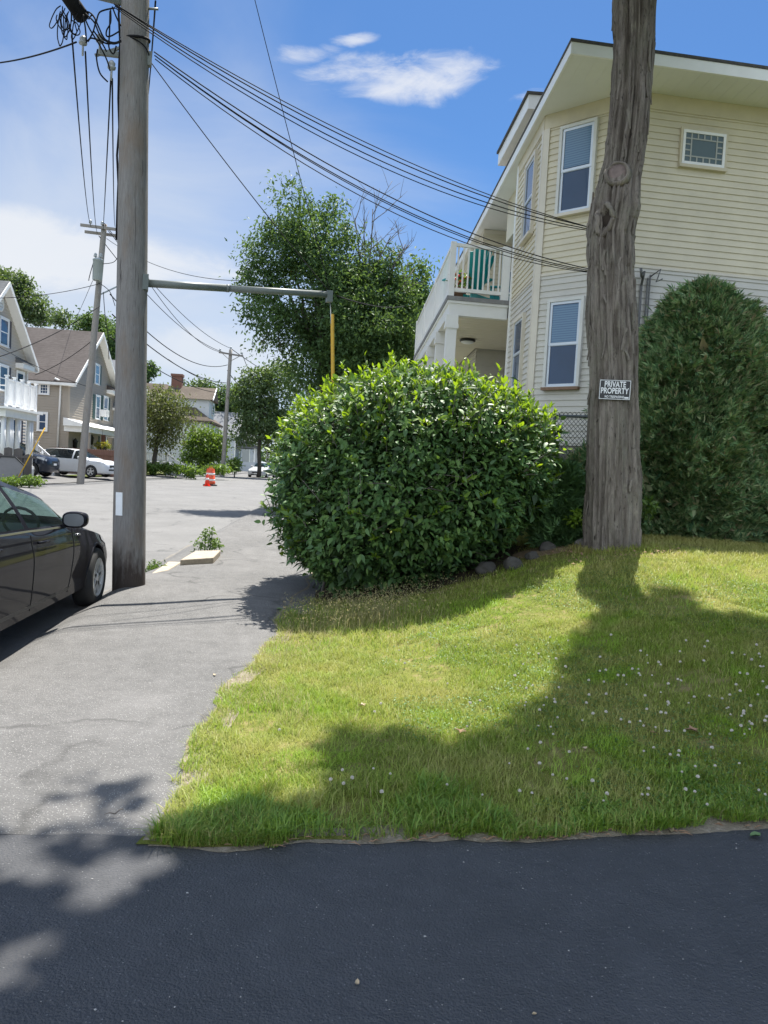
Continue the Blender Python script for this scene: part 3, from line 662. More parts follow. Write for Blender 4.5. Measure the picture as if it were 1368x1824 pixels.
# potted flowers by the railing corner
fp = thing('flower_pot', bc+FS*.30+FF*.55+UP*BF, 'pot of red flowers standing by the balcony corner post', 'flower pot')
mb = MB(); mb.lathe([(0, 0), (.11, 0), (.15, .24), (.165, .24), (.165, .28), (.13, .28), (0, .26)], 18, 0, (fp.location.copy(), Vector((1,0,0)), Vector((0,1,0)), UP)); mb.build('pot', M_RUST, fp)
M_FLOL = mat_leaf('flower_leaf', [(0.05, 0.11, 0.02), (0.1, 0.18, 0.03)])
crown('leaves', [((*(fp.location+UP*.42),), (.19, .19, .17))], 60, 6, .05, .07, M_FLOL, fp)
mb = MB()
for i in range(12):
    d = Vector((random.uniform(-.19, .19), random.uniform(-.22, .1), random.uniform(.36, .56))); mb.lathe([(0, -.03), (.035, -.01), (.04, .01), (0, .03)], 8, 0, (fp.location+d, Vector((1,0,0)), Vector((0,1,0)), UP))
mb.build('flowers', mat_plain('red_petals', (0.6, 0.03, 0.03), .6), fp)
mb = MB(); bx = bc+FS*1.05+FF*.95
mb.box((0, 0, BF+.001), (.38, .3, BF+.08), 0, (bx+FS*.45, FS, FF, UP)); 
# ---------------------------------------------------------------- chain link fence in front of the foundation
cf = thing('chain_link_fence', (3.4, 10.9, 1.2), 'dark chain link fence between the bush and the trunk in front of the stone foundation', 'fence')
M_LINK = mat_plain('dark_galvanised_wire', (0.10, 0.11, 0.11), .5, .2, 20, metal=.5)
c0 = at(985, 742, 10.9); c1 = at(1128, 742, 10.4); c0.z = c1.z = 2.52; ez = UP; ex = (c1-c0); CL = ex.length; ex.normalize(); bz = 1.05
mb = MB(); mb.tube([c0, c1], .021, 8); mb.build('top_rail', M_LINK, cf)
for t in (0.02, .98):
    mb = MB(); p = c0+ex*CL*t; mb.tube([(p.x, p.y, .6), (p.x, p.y, 2.56)], .025, 8); mb.lathe([(.03, 0), (.032, .02), (.0, .05)], 8, 0, (Vector((p.x, p.y, 2.56)), Vector((1,0,0)), Vector((0,1,0)), UP)); mb.build('post', M_LINK, cf)
mb = MB(); pitch = .06; ztop = 2.58; nrow = 25
for i in range(-nrow*1, int(CL/pitch)+nrow):
    for s in (1, -1):
        pts = []
        a = i*pitch; b = a+s*(ztop-bz)*.9
        for k in range(2):
            x = (a, b)[k]; z = (ztop, bz)[k]; pts.append((x, z))
        (x0, z0), (x1, z1) = pts
        # clip to the panel
        def cx(xc): return z0+(z1-z0)*(xc-x0)/(x1-x0)
        if max(x0, x1) < 0 or min(x0, x1) > CL: continue
        q = sorted([(x0, z0), (x1, z1)]); (xa, za), (xb, zb) = q
        if xa < 0: za = cx(0); xa = 0
        if xb > CL: zb = cx(CL); xb = CL
        if abs(xb-xa) < .01: continue
        mb.tube([c0+ex*xa+UP*(za-c0.z)+NS*.004*s, c0+ex*xb+UP*(zb-c0.z)+NS*.004*s], .0036, 4, 0, False)
mb.build('wire_mesh', M_LINK, cf)
# ================================================================ utility poles
def mat_wood_pole(name, a, b_, stain, zst):
    m, nt, b = new_mat(name)
    g = noise_n(nt, 9, 6, 0.7, stretch=(7, 7, 0.22))
    g2 = noise_n(nt, 8, 6, 0.75, stretch=(8, 8, 0.16))
    c = mix_col(nt, ramp(nt, g, [(0.3, 0), (0.7, 1)]), a, b_)
    c = mix_col(nt, ramp(nt, g2, [(0.60, 0), (0.70, .85)]), c, tuple(x*.33 for x in a))
    bl = noise_n(nt, 2.2, 5, .6, stretch=(1.4, 1.4, .55)); c = mix_col(nt, ramp(nt, bl, [(0.55, 0), (0.72, .55)]), c, (0.20, 0.145, 0.10))
    if zst:
        tc = nt.nodes.new('ShaderNodeTexCoord'); sp = nt.nodes.new('ShaderNodeSeparateXYZ'); nt.links.new(tc.outputs['Object'], sp.inputs[0])
        h = math_n(nt, 'ADD', sp.outputs['Z'], math_n(nt, 'MULTIPLY', math_n(nt, 'SUBTRACT', noise_n(nt, 6, 5, .7, stretch=(2, 2, .4)), .5), 1.1))
        c = mix_col(nt, ramp(nt, math_n(nt, 'DIVIDE', h, zst), [(0.30, .92), (0.75, 0)]), c, stain)
    nt.links.new(c, b.inputs['Base Color']); b.inputs['Roughness'].default_value = .85; b.inputs['Specular IOR Level'].default_value = .2
    bump(nt, b, math_n(nt, 'ADD', g2, g), .7, .012); return m
M_POLE = mat_wood_pole('weathered_pole_wood', (0.165, 0.155, 0.145), (0.255, 0.245, 0.232), (0.045, 0.034, 0.028), 0.75)
M_POLE2 = mat_wood_pole('grey_pole_wood', (0.22, 0.20, 0.18), (0.32, 0.30, 0.275), (0.1, 0.08, 0.06), 0)
M_CABLE = mat_plain('black_cable', (0.012, 0.012, 0.014), .8, .2, 20, spec=.15)
M_GALV = mat_plain('galvanised_steel', (0.30, 0.33, 0.33), .45, .15, 12, metal=.6)
M_GALVD = mat_plain('painted_green_grey_steel', (0.145, 0.165, 0.152), .5, .12, 12)
M_PORC = mat_plain('grey_porcelain', (0.34, 0.36, 0.37), .3, .08, 10)
M_XARM = mat_plain('grey_crossarm_wood', (0.24, 0.22, 0.20), .85, .25, 12, stretch=(1, 6, 6))
def pole_mesh(mb, b, t, r0, r1, n=28, rings=40, seed=0):
    b = Vector(b); t = Vector(t); V = []
    ez = (t-b).normalized(); ex = ez.orthogonal().normalized(); ey = ez.cross(ex); o = len(mb.v)
    for i in range(rings):
        s = i/(rings-1); c = b.lerp(t, s); r = lerp(r0, r1, s)
        for j in range(n):
            a = 2*PI*j/n; d = ex*math.cos(a)+ey*math.sin(a)
            rr = r*(1+.018*mnoise.noise((d.x*2+seed, d.y*2, s*14))+.014*mnoise.noise((d.x*7, d.y*7+seed, s*4)))
            mb.v.append(tuple(c+d*rr))
    for i in range(rings-1):
        for j in range(n): mb.f.append([o+i*n+j, o+i*n+(j+1)%n, o+(i+1)*n+(j+1)%n, o+(i+1)*n+j]); mb.m.append(0); mb.sm.append(True)
    mb.f.append([o+(rings-1)*n+j for j in range(n)]); mb.m.append(0); mb.sm.append(False)
def ins_mesh(mb, p, ez=UP, s=1.0):
    ez = Vector(ez).normalized(); ex = ez.orthogonal().normalized()
    mb.lathe([(.012*s, 0), (.012*s, .05*s), (.05*s, .055*s), (.055*s, .08*s), (.03*s, .095*s), (.045*s, .11*s), (.045*s, .13*s), (.02*s, .16*s), (0, .165*s)], 10, 0, (Vector(p), ex, ez.cross(ex), ez))
pb = at(229, 1060, 9.12); pt_ = at(241, 0, 9.35)
pdir = (pt_-pb).normalized(); PTOP = pb+pdir*11.2; pb2 = pb-pdir*0.35
pole = thing('utility_pole', pb, 'thick weathered utility pole with a small white strip, on the kerb beside the black car', 'utility pole')
r_at = lambda d: lerp(0.187, 0.150, d/11.2)
mb = MB(); pole_mesh(mb, pb2, PTOP, .190, .150, 40, 90, 3)
mb.build('pole_shaft', M_POLE, pole)
PX = Vector((1, 0, 0)); RIGHT = CM @ Vector((1, 0, 0))
def pole_at(py):          # point on the pole axis seen at that height of the photo
    z = lerp(pb.z, pt_.z, 0); a = project(pb)[1]; lo, hi = 0, 11.2
    for _ in range(40):
        mid = (lo+hi)/2
        if project(pb+pdir*mid)[1] > py: lo = mid
        else: hi = mid
    return pb+pdir*lo
# white reflective strip
c = pole_at(897); dirc = (EYE-c); dirc.z = 0; dirc.normalize(); dirs = Vector((-dirc.y, dirc.x, 0))
off = Matrix.Rotation(math.radians(-38), 3, 'Z') @ dirc; side = UP.cross(off)
mb = MB(); mb.box((-.045, -.01, -.135), (.045, .012, .135), 0, (c+off*.181, side, off, pdir)); mb.build('marker_strip', mat_plain('white_strip', (.72, .74, .75), .4, .06, 12), pole)
# shrinkage cracks and the knife line near the top, vertical ground cable on the far left side
mb = MB()
for k in range(9):
    a = random.uniform(-1.1, 1.1); d = Matrix.Rotation(a, 3, 'Z') @ dirc; s0 = random.uniform(.8, 6.5); L = random.uniform(.35, 1.3); pts = []
    for i in range(7): s = s0+L*i/6; pts.append(pb+pdir*s+d*(r_at(s)*1.003)+dirs*.006*math.sin(i*1.7+k))
    mb.tube(pts, [.0005, .0014, .002, .0022, .002, .0014, .0005], 4)
mb.build('crack', mat_plain('dark_crack', (.03, .026, .022), .9, .2, 9), pole)
left = -RIGHT; left = Vector((left.x, left.y, 0)).normalized()
mb = MB(); pts = [pole_at(y)+left*(r_at(6)+.02+.012*math.sin(y*.05))-dirc*(-.03) for y in (430, 380, 330, 280, 230, 180, 130, 80, 30, -40, -120)]; mb.tube(pts, .013, 6); mb.build('riser_cable', M_CABLE, pole)
# brackets (left of the pole), strand clamps, insulators
mb = MB()
q1 = pole_at(100)+left*.14; mb.bar(q1, q1+left*.30+UP*.02, .05, .06); mb.build('bracket', M_GALVD, pole); mb = MB(); q2 = pole_at(85)+left*.14; mb.bar(q2, q1+left*.34+UP*-.02, .03, .03); mb.build('brace', M_GALVD, pole); mb = MB()
q3 = pole_at(8)+left*.12; mb.bar(q3, at(165, -8, 9.0), .05, .05); mb.build('bracket', M_GALVD, pole); mb = MB()
rr = -left; q4 = pole_at(14)+rr*.15; mb.tube([q4, q4+rr*.13], .014, 6); mb.build('bolt', M_GALVD, pole); mb = MB()
q5 = pole_at(103)+rr*.16; mb.box((-.02, -.04, -.09), (.05, .04, .07), 0, (q5, rr, dirc, UP))
mb.build('bracket', M_GALVD, pole)
for p in (at(199, 118, 9.05), at(148, 74, 9.0), at(178, 70, 9.05)):
    mb = MB(); ins_mesh(mb, p-UP*.08, UP, .9); mb.tube([p-UP*.16, p+UP*.02], .012, 6); mb.build('insulator', M_PORC, pole)
# splice closure and its tangle of drop loops, hung on the strand
mb = MB(); a = at(108, -26, 8.7); b = at(148, 32, 8.95); ax = (b-a).normalized(); mb.tube([a-ax*.12, a, b, b+ax*.03], [.05, .085, .085, .05], 14)
mb.build('splice_closure', M_CABLE, pole)
loops = []
for cx_, cy_, rx_, ry_, t_ in ((100, 30, 6, 22, 28), (108, 52, 5, 30, 2), (114, 44, 6, 26, -8), (121, 42, 5, 24, 10), (128, 40, 6, 22, -14), (137, 44, 6, 26, 18), (118, 34, 9, 20, 6), (110, 40, 8, 16, -20), (132, 50, 8, 14, -30)):
    tr_ = math.radians(t_); loops.append([(cx_+rx_*math.cos(a)*math.cos(tr_)-ry_*math.sin(a)*math.sin(tr_)+random.uniform(-1, 1), cy_+rx_*math.cos(a)*math.sin(tr_)+ry_*math.sin(a)*math.cos(tr_)+random.uniform(-1, 1)) for a in [2*PI*q/11-1.4 for q in range(11)]])
loops += [((153, 20), (166, 28), (182, 62), (190, 72), (204, 76), (216, 72)), ((152, 24), (168, 40), (180, 66), (200, 78), (216, 74)), ((150, 30), (160, 52), (176, 78), (190, 106), (196, 126)), ((171, 42), (176, 24), (186, 18), (205, 14)), ((197, 18), (197, 40), (190, 54), (190, 64), (198, 64), (212, 56)), ((200, 12), (207, 30), (215, 46)), ((196, 20), (195, 60), (194, 84), (202, 96), (207, 82)), ((153, 76), (162, 68), (176, 72), (192, 78), (204, 76)), ((174, 88), (172, 104), (178, 130), (192, 146)), ((148, 26), (152, 50), (154, 74)), ((158, 34), (164, 27), (170, 36), (166, 56), (157, 74)), ((166, 54), (180, 74), (190, 92)), ((142, 10), (136, -10), (124, -25))]
mb = MB(); d0 = 8.85
def spline(pts, n=6):
    out = []; P = [pts[0]]+list(pts)+[pts[-1]]
    for i in range(1, len(P)-2):
        for k in range(n):
            t = k/n; a, b, c, d = [Vector(P[i+j]) for j in (-1, 0, 1, 2)]
            out.append(0.5*((2*b)+(c-a)*t+(2*a-5*b+4*c-d)*t*t+(3*b-a-3*c+d)*t**3))
    out.append(Vector(pts[-1])); return out
for k, lp_ in enumerate(loops):
    pts = [at(x, y, lerp(8.7, 9.05, min(1, max(0, (x-100)/110)))+.03*math.sin(k*1.7)) for i, (x, y) in enumerate(lp_)]
    mb.tube(spline(pts), .0065 if k < 9 else .009, 6)
mb.build('cable_loops', M_CABLE, pole)
# the cables wrap round the pole here: dark lashing
mb = MB(); pts = []
for i in range(25):
    a = i/24*2*PI; c = pole_at(72+6*math.sin(a)); pts.append(c+(left*math.cos(a)+dirc*math.sin(a))*(r_at(8)+.018))
mb.tube(pts, .016, 6)
pts = []
for i in range(13):
    a = i/12*PI; c = pole_at(lerp(72, 103, (i/12)**1.5)); pts.append(c+(left*math.cos(a)+dirc*math.sin(a))*(r_at(8)+.016))
mb.tube(pts, .009, 6); mb.build('strand_wrap', M_CABLE, pole)
# horizontal steel strut with the sidewalk guy hanging from its end
strut = thing('guy_strut', pole_at(503), 'green grey horizontal steel strut reaching from the pole over the sidewalk above the bush', 'guy strut')
sA = pole_at(503)+rr*.155; sB = at(588, 525, 10.35)
mb = MB(); sm_ = sA.lerp(sB, .42); mb.tube([sA, sm_], .047, 16); mb.build('outer_pipe', M_GALVD, strut)
mb = MB(); mb.tube([sm_, sB], .042, 16); mb.lathe([(.05, -.02), (.05, .02)], 16, 0, (sm_, dirc, UP, (sB-sA).normalized())); mb.build('inner_pipe', M_GALVD, strut)
mb = MB(); mb.box((-.03, -.09, -.09), (.04, .09, .09), 0, (sA, (sB-sA).normalized(), dirc, UP)); mb.box((-.05, -.045, -.10), (.03, .045, .05), 0, (sB, (sB-sA).normalized(), dirc, UP)); mb.build('clamp', M_GALVD, strut)
mb = MB(); mb.tube([sB-UP*.05, at(593, 640, 10.4), at(597, 1000, 10.5)], .006, 6); tag(mb.build('guy_wire', M_GALV), 'grey guy wire hanging from the strut end and sleeved by the yellow guard', 'guy wire')
mb = MB(); g0 = at(592, 560, 10.38); g1 = at(595, 900, 10.47); 
for a in range(1): pass
M_YEL = mat_plain('yellow_plastic', (0.62, 0.36, 0.02), .4, .12, 9)
gz = (g1-g0).normalized(); gx = Vector((1, 0, 0)); gy = gz.cross(gx).normalized(); gx = gy.cross(gz)
prof = [(.030*math.cos(a), .030*math.sin(a)) for a in [math.radians(20+i*22) for i in range(15)]]
L = (g1-g0).length
mb.add([g0+gx*x+gy*y for x, y in prof]+[g1+gx*x+gy*y for x, y in prof]+[g0+gx*x*.85+gy*y*.85 for x, y in prof]+[g1+gx*x*.85+gy*y*.85 for x, y in prof], [(i, i+1, 16+i-1, 15+i) for i in range(14)]+[(31+i-1+0, 30+i+1, 45+i+1, 45+i) for i in range(14)], 0, True)
tag(mb.build('guy_guard', M_YEL), 'yellow plastic guy guard rising behind the top of the bush', 'guy guard')
# ---------------------------------------------------------------- distant poles
def crossarm(mbw, c, axis, half, w=.10, h=.12): mbw.bar(c-axis*half, c+axis*half, w, h)
lp_b = at(143, 862, 38.0); lp_t = at(186, 400, 38.6)
lpole = thing('utility_pole', lp_b, 'leaning grey pole with a transformer can, in front of the white minivan', 'utility pole')
mb = MB(); pole_mesh(mb, lp_b-(lp_t-lp_b).normalized()*.3, lp_t, .185, .135, 20, 30, 9); mb.build('pole_shaft', M_POLE2, lpole)
lax = Vector((1, .0, -.045)).normalized(); lc = lp_t-UP*.22-Vector((0, .2, 0))
mb = MB(); crossarm(mb, lc, lax, 1.10, .10, .13); mb.build('crossarm', M_XARM, lpole)
mb = MB(); crossarm(mb, lc-UP*.2+Vector((0, .40, 0)), lax, 1.0, .10, .13); mb.build('crossarm', M_XARM, lpole)
for s in (-.62, -.05, .95):
    mb = MB(); ins_mesh(mb, lc+lax*s+UP*.06, UP, 1.6); mb.build('insulator', M_PORC, lpole)
tcn = at(174, 480, 38.0)
mb = MB(); mb.lathe([(0, -.55), (.20, -.55), (.235, -.5), (.235, .42), (.25, .43), (.25, .48), (.12, .56), (0, .57)], 20, 0, (tcn, Vector((1,0,0)), Vector((0,1,0)), UP))
tr = mb.build('transformer', mat_plain('transformer_grey', (0.30, 0.335, 0.345), .45, .08, 6), lpole)
for dx in (-.13, .12):
    mb = MB(); ins_mesh(mb, tcn+Vector((dx, 0, .52)), UP, 1.7); mb.build('bushing', M_PORC, tr)
mb = MB(); mb.tube(spline([at(168, 462, 37.9), at(160, 490, 37.9), at(158, 500, 37.9)]), .02, 5); mb.tube(spline([at(184, 470, 38), at(205, 465, 38), at(213, 440, 38.2), at(192, 410, 38.5)]), .018, 5); mb.tube(spline([at(180, 506, 38), at(196, 520, 38), at(205, 545, 38)]), .018, 5); mb.tube(spline([at(184, 520, 38), at(187, 560, 38), at(192, 595, 38), at(194, 640, 38.2)]), .018, 5); mb.build('jumper_wires', M_CABLE, lpole)
mb = MB(); mb.bar(at(180, 524, 38.2), at(214, 508, 38.6), .07, .07); mb.build('bracket_arm', M_GALV, lpole)
fp_b = at(396, 849, 68.5); fp_t = at(411, 623, 69)
fpole = thing('utility_pole', fp_b, 'slim grey pole with one crossarm far up the street behind the orange barrel', 'utility pole')
mb = MB(); pole_mesh(mb, fp_b-UP*.3, fp_t, .20, .15, 16, 20, 21); mb.build('pole_shaft', M_POLE2, fpole)
fax = (at(433, 634, 69)-at(390, 627, 69)).normalized(); fcn = at(411.5, 631, 68.8)
mb = MB(); crossarm(mb, fcn, fax, 1.1, .12, .14); mb.build('crossarm', M_XARM, fpole)
mb = MB(); mb.bar(fcn+fax*.75-UP*.07, fcn-UP*.6, .05, .05); mb.bar(fcn-fax*.75-UP*.07, fcn-UP*.6, .05, .05); mb.build('brace', M_XARM, fpole)
for s in (-1.0, .98):
    mb = MB(); ins_mesh(mb, fcn+fax*s+UP*.07, UP, 1.8); mb.build('insulator', M_PORC, fpole)
mb = MB(); ins_mesh(mb, fp_t, UP, 1.8); mb.build('insulator', M_PORC, fpole)
f2b = at(476, 830, 100); f2t = at(480, 706, 100)
f2 = thing('utility_pole', f2b, 'farthest short pole with a grey lamp box at the left edge of the bush', 'utility pole')
mb = MB(); pole_mesh(mb, f2b-UP*.3, f2t, .17, .13, 12, 10, 30); mb.build('pole_shaft', M_POLE2, f2)
mb = MB(); p = at(479, 714, 99.7); mb.box((-.3, -.2, -.4), (.3, .2, .4), 0, (p, Vector((1,0,0)), Vector((0,1,0)), UP)); mb.box((-.36, -.26, .401), (.36, .26, .46), 0, (p, Vector((1,0,0)), Vector((0,1,0)), UP)); mb.build('lamp_box', M_GALV, f2)
# ================================================================ wires
def wire(name, a, b, sag, rad, label, cat='wire', group=None, n=26, mat=None):
    a = Vector(a); b = Vector(b); pts = []
    for i in range(n+1):
        t = i/n; p = a.lerp(b, t); p.z -= 4*sag*t*(1-t); pts.append(p)
    mb = MB(); mb.tube(pts, rad, 6); return tag(mb.build(name, mat or M_CABLE), label, cat, group)
hU = at(1092, 414, 12.05); hL = at(1092, 486, 12.05)
hU = on_plane(1092, 414, HA+NC*.03, NC); hL = on_plane(1085, 486, HA+NC*.03, NC)
for k, (dy, ds, r) in enumerate(((0, .36, .0075), (5, .44, .007), (11, .50, .006), (3, .30, .006))):
    wire('service_cable', at(203+k*1.5, 7+dy*.7, 8.86-.02*k), hU+FC*(.02*k)-UP*.012*k, ds, r, 'black cable of the upper bundle running from the near pole to the cream house', 'cable', 'upper service cables to the house')
for k, (dy, ds, r) in enumerate(((0, .40, .0075), (4, .46, .007), (8, .54, .006), (5, .48, .006))):
    wire('service_cable', at(274+k, 92+dy*1.6, 9.02), hL+FC*(.02*k)-UP*.014*k, ds, r, 'black cable of the lower bundle sagging past the balcony to the cream house', 'cable', 'lower service cables to the house')
wire('guy_wire', pole_at(104)+rr*.17, sB+UP*.03, .05, .006, 'straight guy wire from the pole side down to the strut end, crossing the big tree', 'guy wire')
gtop = at(458, 0, 10.2); gd = (gtop-(sB+UP*.04)).normalized()
wire('guy_wire', sB+UP*.04, gtop+gd*3.0, .10, .0055, 'thin steep line running from the strut end up out of the top of the sky', 'guy wire')
# spans from the near pole back to the leaning pole
for (x, y, d), (X, Y, D), sg, lab in (((128, 62, 8.95), (163, 405, 38.2), .5, 'leftmost of the thin lines running from the near pole to the leaning pole'),
        ((152, 92, 9.0), (174, 416, 38.2), .5, 'second line from the left running from the near pole to the leaning pole'),
        ((198, 128, 9.05), (183, 416, 38.2), .5, 'thick black line dropping close beside the near pole towards the leaning pole'),
        ((200, 140, 9.1), (205, 404, 38.2), .4, 'line nearest the shaft of the near pole, meeting the right end of the crossarm')):
    wire('power_line', at(x, y, d), at(X, Y, D), sg, .010, lab, 'power line')
wire('power_line', at(277, 2, 9.4), at(262, 180, 22), .3, .011, 'short line seen at the right side of the near pole near the top', 'power line')
wire('power_line', at(136, 75, 9.0), at(-160, 90, 14), .25, .010, 'nearly level line running left from the near pole out of the picture', 'power line')
# beyond the near pole
lp = lambda x, y, d=38.3: at(x, y, d)
fq = lambda x, y, d=69.0: at(x, y, d)
for a, b, sg, r, lab in ((lp(186, 398), fq(410, 620), .9, .020, 'line from the leaning pole top to the far pole top'),
        (lp(206, 408), fq(392, 627), 1.2, .020, 'line from the leaning pole crossarm to the left end of the far crossarm'),
        (lp(176, 420), fq(432, 633), 1.5, .020, 'slack line from the leaning pole to the right end of the far crossarm'),
        (lp(196, 524), fq(405, 650), 1.3, .028, 'heavy cable with a bend from the leaning pole to the far pole below its crossarm'),
        (lp(200, 560), fq(403, 682), .8, .030, 'lower heavy cable from the leaning pole to the far pole'),
        (lp(196, 600), fq(402, 700), .7, .026, 'lowest cable between the leaning pole and the far pole'),
        (lp(190, 425), at(430, 500, 30), .5, .013, 'thin service line above the strut from the leaning pole into the big tree'),
        (fq(413, 622), at(560, 690, 110), .8, .03, 'line from the far pole top to the right into the trees'),
        (fq(432, 632), at(470, 705, 100), .5, .03, 'line from the far crossarm towards the farthest pole'),
        (fq(405, 660), at(480, 722, 100), .8, .035, 'thick line from the far pole to the lamp pole'),
        (fq(402, 690), at(300, 640, 72), .3, .025, 'service line from the far pole to the house with the brick chimney'),
        (lp(178, 505), at(-60, 530, 33), .25, .016, 'level line from the leaning pole left past the gable'),
        (lp(178, 545), at(-60, 652, 30), .35, .020, 'sloping cable from the leaning pole down left across the white gabled house'),
        (lp(172, 600), at(62, 668, 40), .2, .016, 'cable from the leaning pole to the eave of the taupe house'),
        (lp(160, 690), at(-40, 595, 35), .2, .012, 'thin line crossing in front of the brown shingle roof'),
        (lp(165, 500), at(122, 594, 60), .1, .012, 'steep thin line from the transformer down to the brown roof ridge'),
        (at(600, 527, 12), at(720, 545, 24), .1, .010, 'thin line right of the strut end leading into the big tree')):
    wire('utility_line', a, b, sg, r, lab, 'utility line')
# yellow guarded guy of the leaning pole
ya = at(80, 762, 32.6); yb = at(33, 850, 32.4)
mb = MB(); mb.tube([ya, yb], .024, 8); tag(mb.build('guy_guard', M_YEL), 'slanted yellow guy guard in front of the grey picket fence', 'guy guard')
# ================================================================ cars
M_TYRE = mat_plain('tyre_rubber', (0.018, 0.018, 0.018), .8, .2, 30)
M_RIM = mat_plain('alloy_rim', (0.52, 0.52, 0.51), .4, .08, 8, metal=.15)
M_DARKP = mat_plain('black_trim', (0.014, 0.014, 0.015), .5, .2, 20)
M_CHROME = mat_plain('chrome', (0.40, 0.41, 0.43), .28, .04, 6, metal=1.0)
M_LAMP = mat_plain('headlamp_plastic', (0.55, 0.57, 0.58), .1, .08, 12, coat=.8)
M_RED = mat_plain('tail_lamp_red', (0.35, 0.02, 0.02), .2, .1, 12, coat=.6)
M_SEAT = mat_plain('grey_upholstery', (0.16, 0.16, 0.17), .8, .15, 10)
def mat_paint(name, col, coat=.9, rough=.3, metal=.0, dust=0.0):
    m, nt, b = new_mat(name)
    c = mix_col(nt, noise_n(nt, 3, 4), tuple(x*.9 for x in col), tuple(x*1.1 for x in col))
    if dust: c = mix_col(nt, math_n(nt, 'MULTIPLY', ramp(nt, noise_n(nt, 2.2, 6, .65), [(.4, 0), (.8, 1)]), dust), c, (.16, .15, .14))
    nt.links.new(c, b.inputs['Base Color']); b.inputs['Roughness'].default_value = rough; b.inputs['Metallic'].default_value = metal
    b.inputs['Coat Weight'].default_value = coat; b.inputs['Coat Roughness'].default_value = .03; b.inputs['Specular IOR Level'].default_value = .03; return m
def mat_carglass(name, tint, alpha):
    m, nt, b = new_mat(name)
    b.inputs['Base Color'].default_value = (*tint, 1); b.inputs['Roughness'].default_value = .02; b.inputs['Specular IOR Level'].default_value = .8
    t = nt.nodes.new('ShaderNodeBsdfTransparent'); t.inputs[0].default_value = (.62, .78, .76, 1)
    mx = nt.nodes.new('ShaderNodeMixShader'); mx.inputs[0].default_value = alpha
    nt.links.new(t.outputs[0], mx.inputs[1]); nt.links.new(b.outputs[0], mx.inputs[2]); nt.links.new(mx.outputs[0], nt.nodes['Material Output'].inputs['Surface']); return m
M_CGLASS = mat_carglass('car_glass', (.02, .03, .03), .28)
M_CGLASSD = mat_carglass('tinted_car_glass', (.015, .018, .02), .8)
# stations: s from the front bumper, z: sill, shoulder, top; half widths: sill, middle, shoulder, top edge
SEDAN = [(0.00, .34, .50, .56, .42, .50, .46, .30), (0.05, .24, .58, .64, .62, .68, .62, .40), (0.18, .20, .66, .73, .76, .80, .74, .50), (0.45, .19, .74, .82, .83, .865, .80, .58),
         (0.95, .19, .83, .915, .855, .90, .835, .62), (1.40, .19, .89, .985, .86, .90, .855, .66), (1.56, .19, .915, 1.02, .86, .90, .86, .68), (1.75, .19, .925, 1.13, .86, .90, .862, .66), (2.00, .19, .94, 1.27, .86, .90, .865, .615), (2.30, .19, .95, 1.405, .86, .90, .868, .56),
         (2.65, .19, .96, 1.465, .86, .90, .87, .545), (3.05, .19, .97, 1.465, .86, .90, .87, .54), (3.45, .19, .985, 1.40, .86, .90, .868, .54), (3.80, .20, 1.0, 1.25, .86, .895, .86, .57), (4.10, .21, 1.01, 1.10, .85, .885, .845, .62), (4.40, .24, .99, 1.06, .83, .86, .81, .64), (4.55, .30, .90, .97, .74, .77, .72, .55), (4.60, .42, .75, .84, .6, .62, .58, .45)]
SEDAN_L = [(a+(.32 if a > 2.2 else 0), *r) for a, *r in SEDAN]
VAN = [(0.00, .36, .66, .72, .42, .56, .52, .34), (0.05, .26, .76, .83, .64, .70, .64, .42), (0.20, .22, .86, .93, .77, .82, .76, .52), (0.45, .21, .91, 1.00, .83, .87, .81, .60), (0.90, .21, .93, 1.02, .85, .89, .84, .64),
       (1.05, .21, .95, 1.06, .85, .89, .845, .66), (1.30, .21, .97, 1.19, .85, .89, .85, .66), (1.65, .21, .98, 1.36, .85, .89, .855, .62), (2.0, .21, .99, 1.50, .85, .89, .86, .585), (2.5, .21, 1.0, 1.56, .85, .89, .86, .58), (3.2, .21, 1.02, 1.56, .85, .89, .86, .575), (3.8, .22, 1.04, 1.50, .85, .89, .855, .565), (4.05, .23, 1.04, 1.38, .84, .88, .845, .57), (4.25, .25, 1.0, 1.16, .82, .86, .82, .58), (4.35, .32, .88, .96, .74, .78, .74, .5), (4.38, .45, .7, .78, .6, .64, .6, .42)]
SUV = [(a, b*1.2, c*1.17, d*1.17, e*1.03, f*1.03, g*1.03, h*1.03) for a, b, c, d, e, f, g, h in VAN]
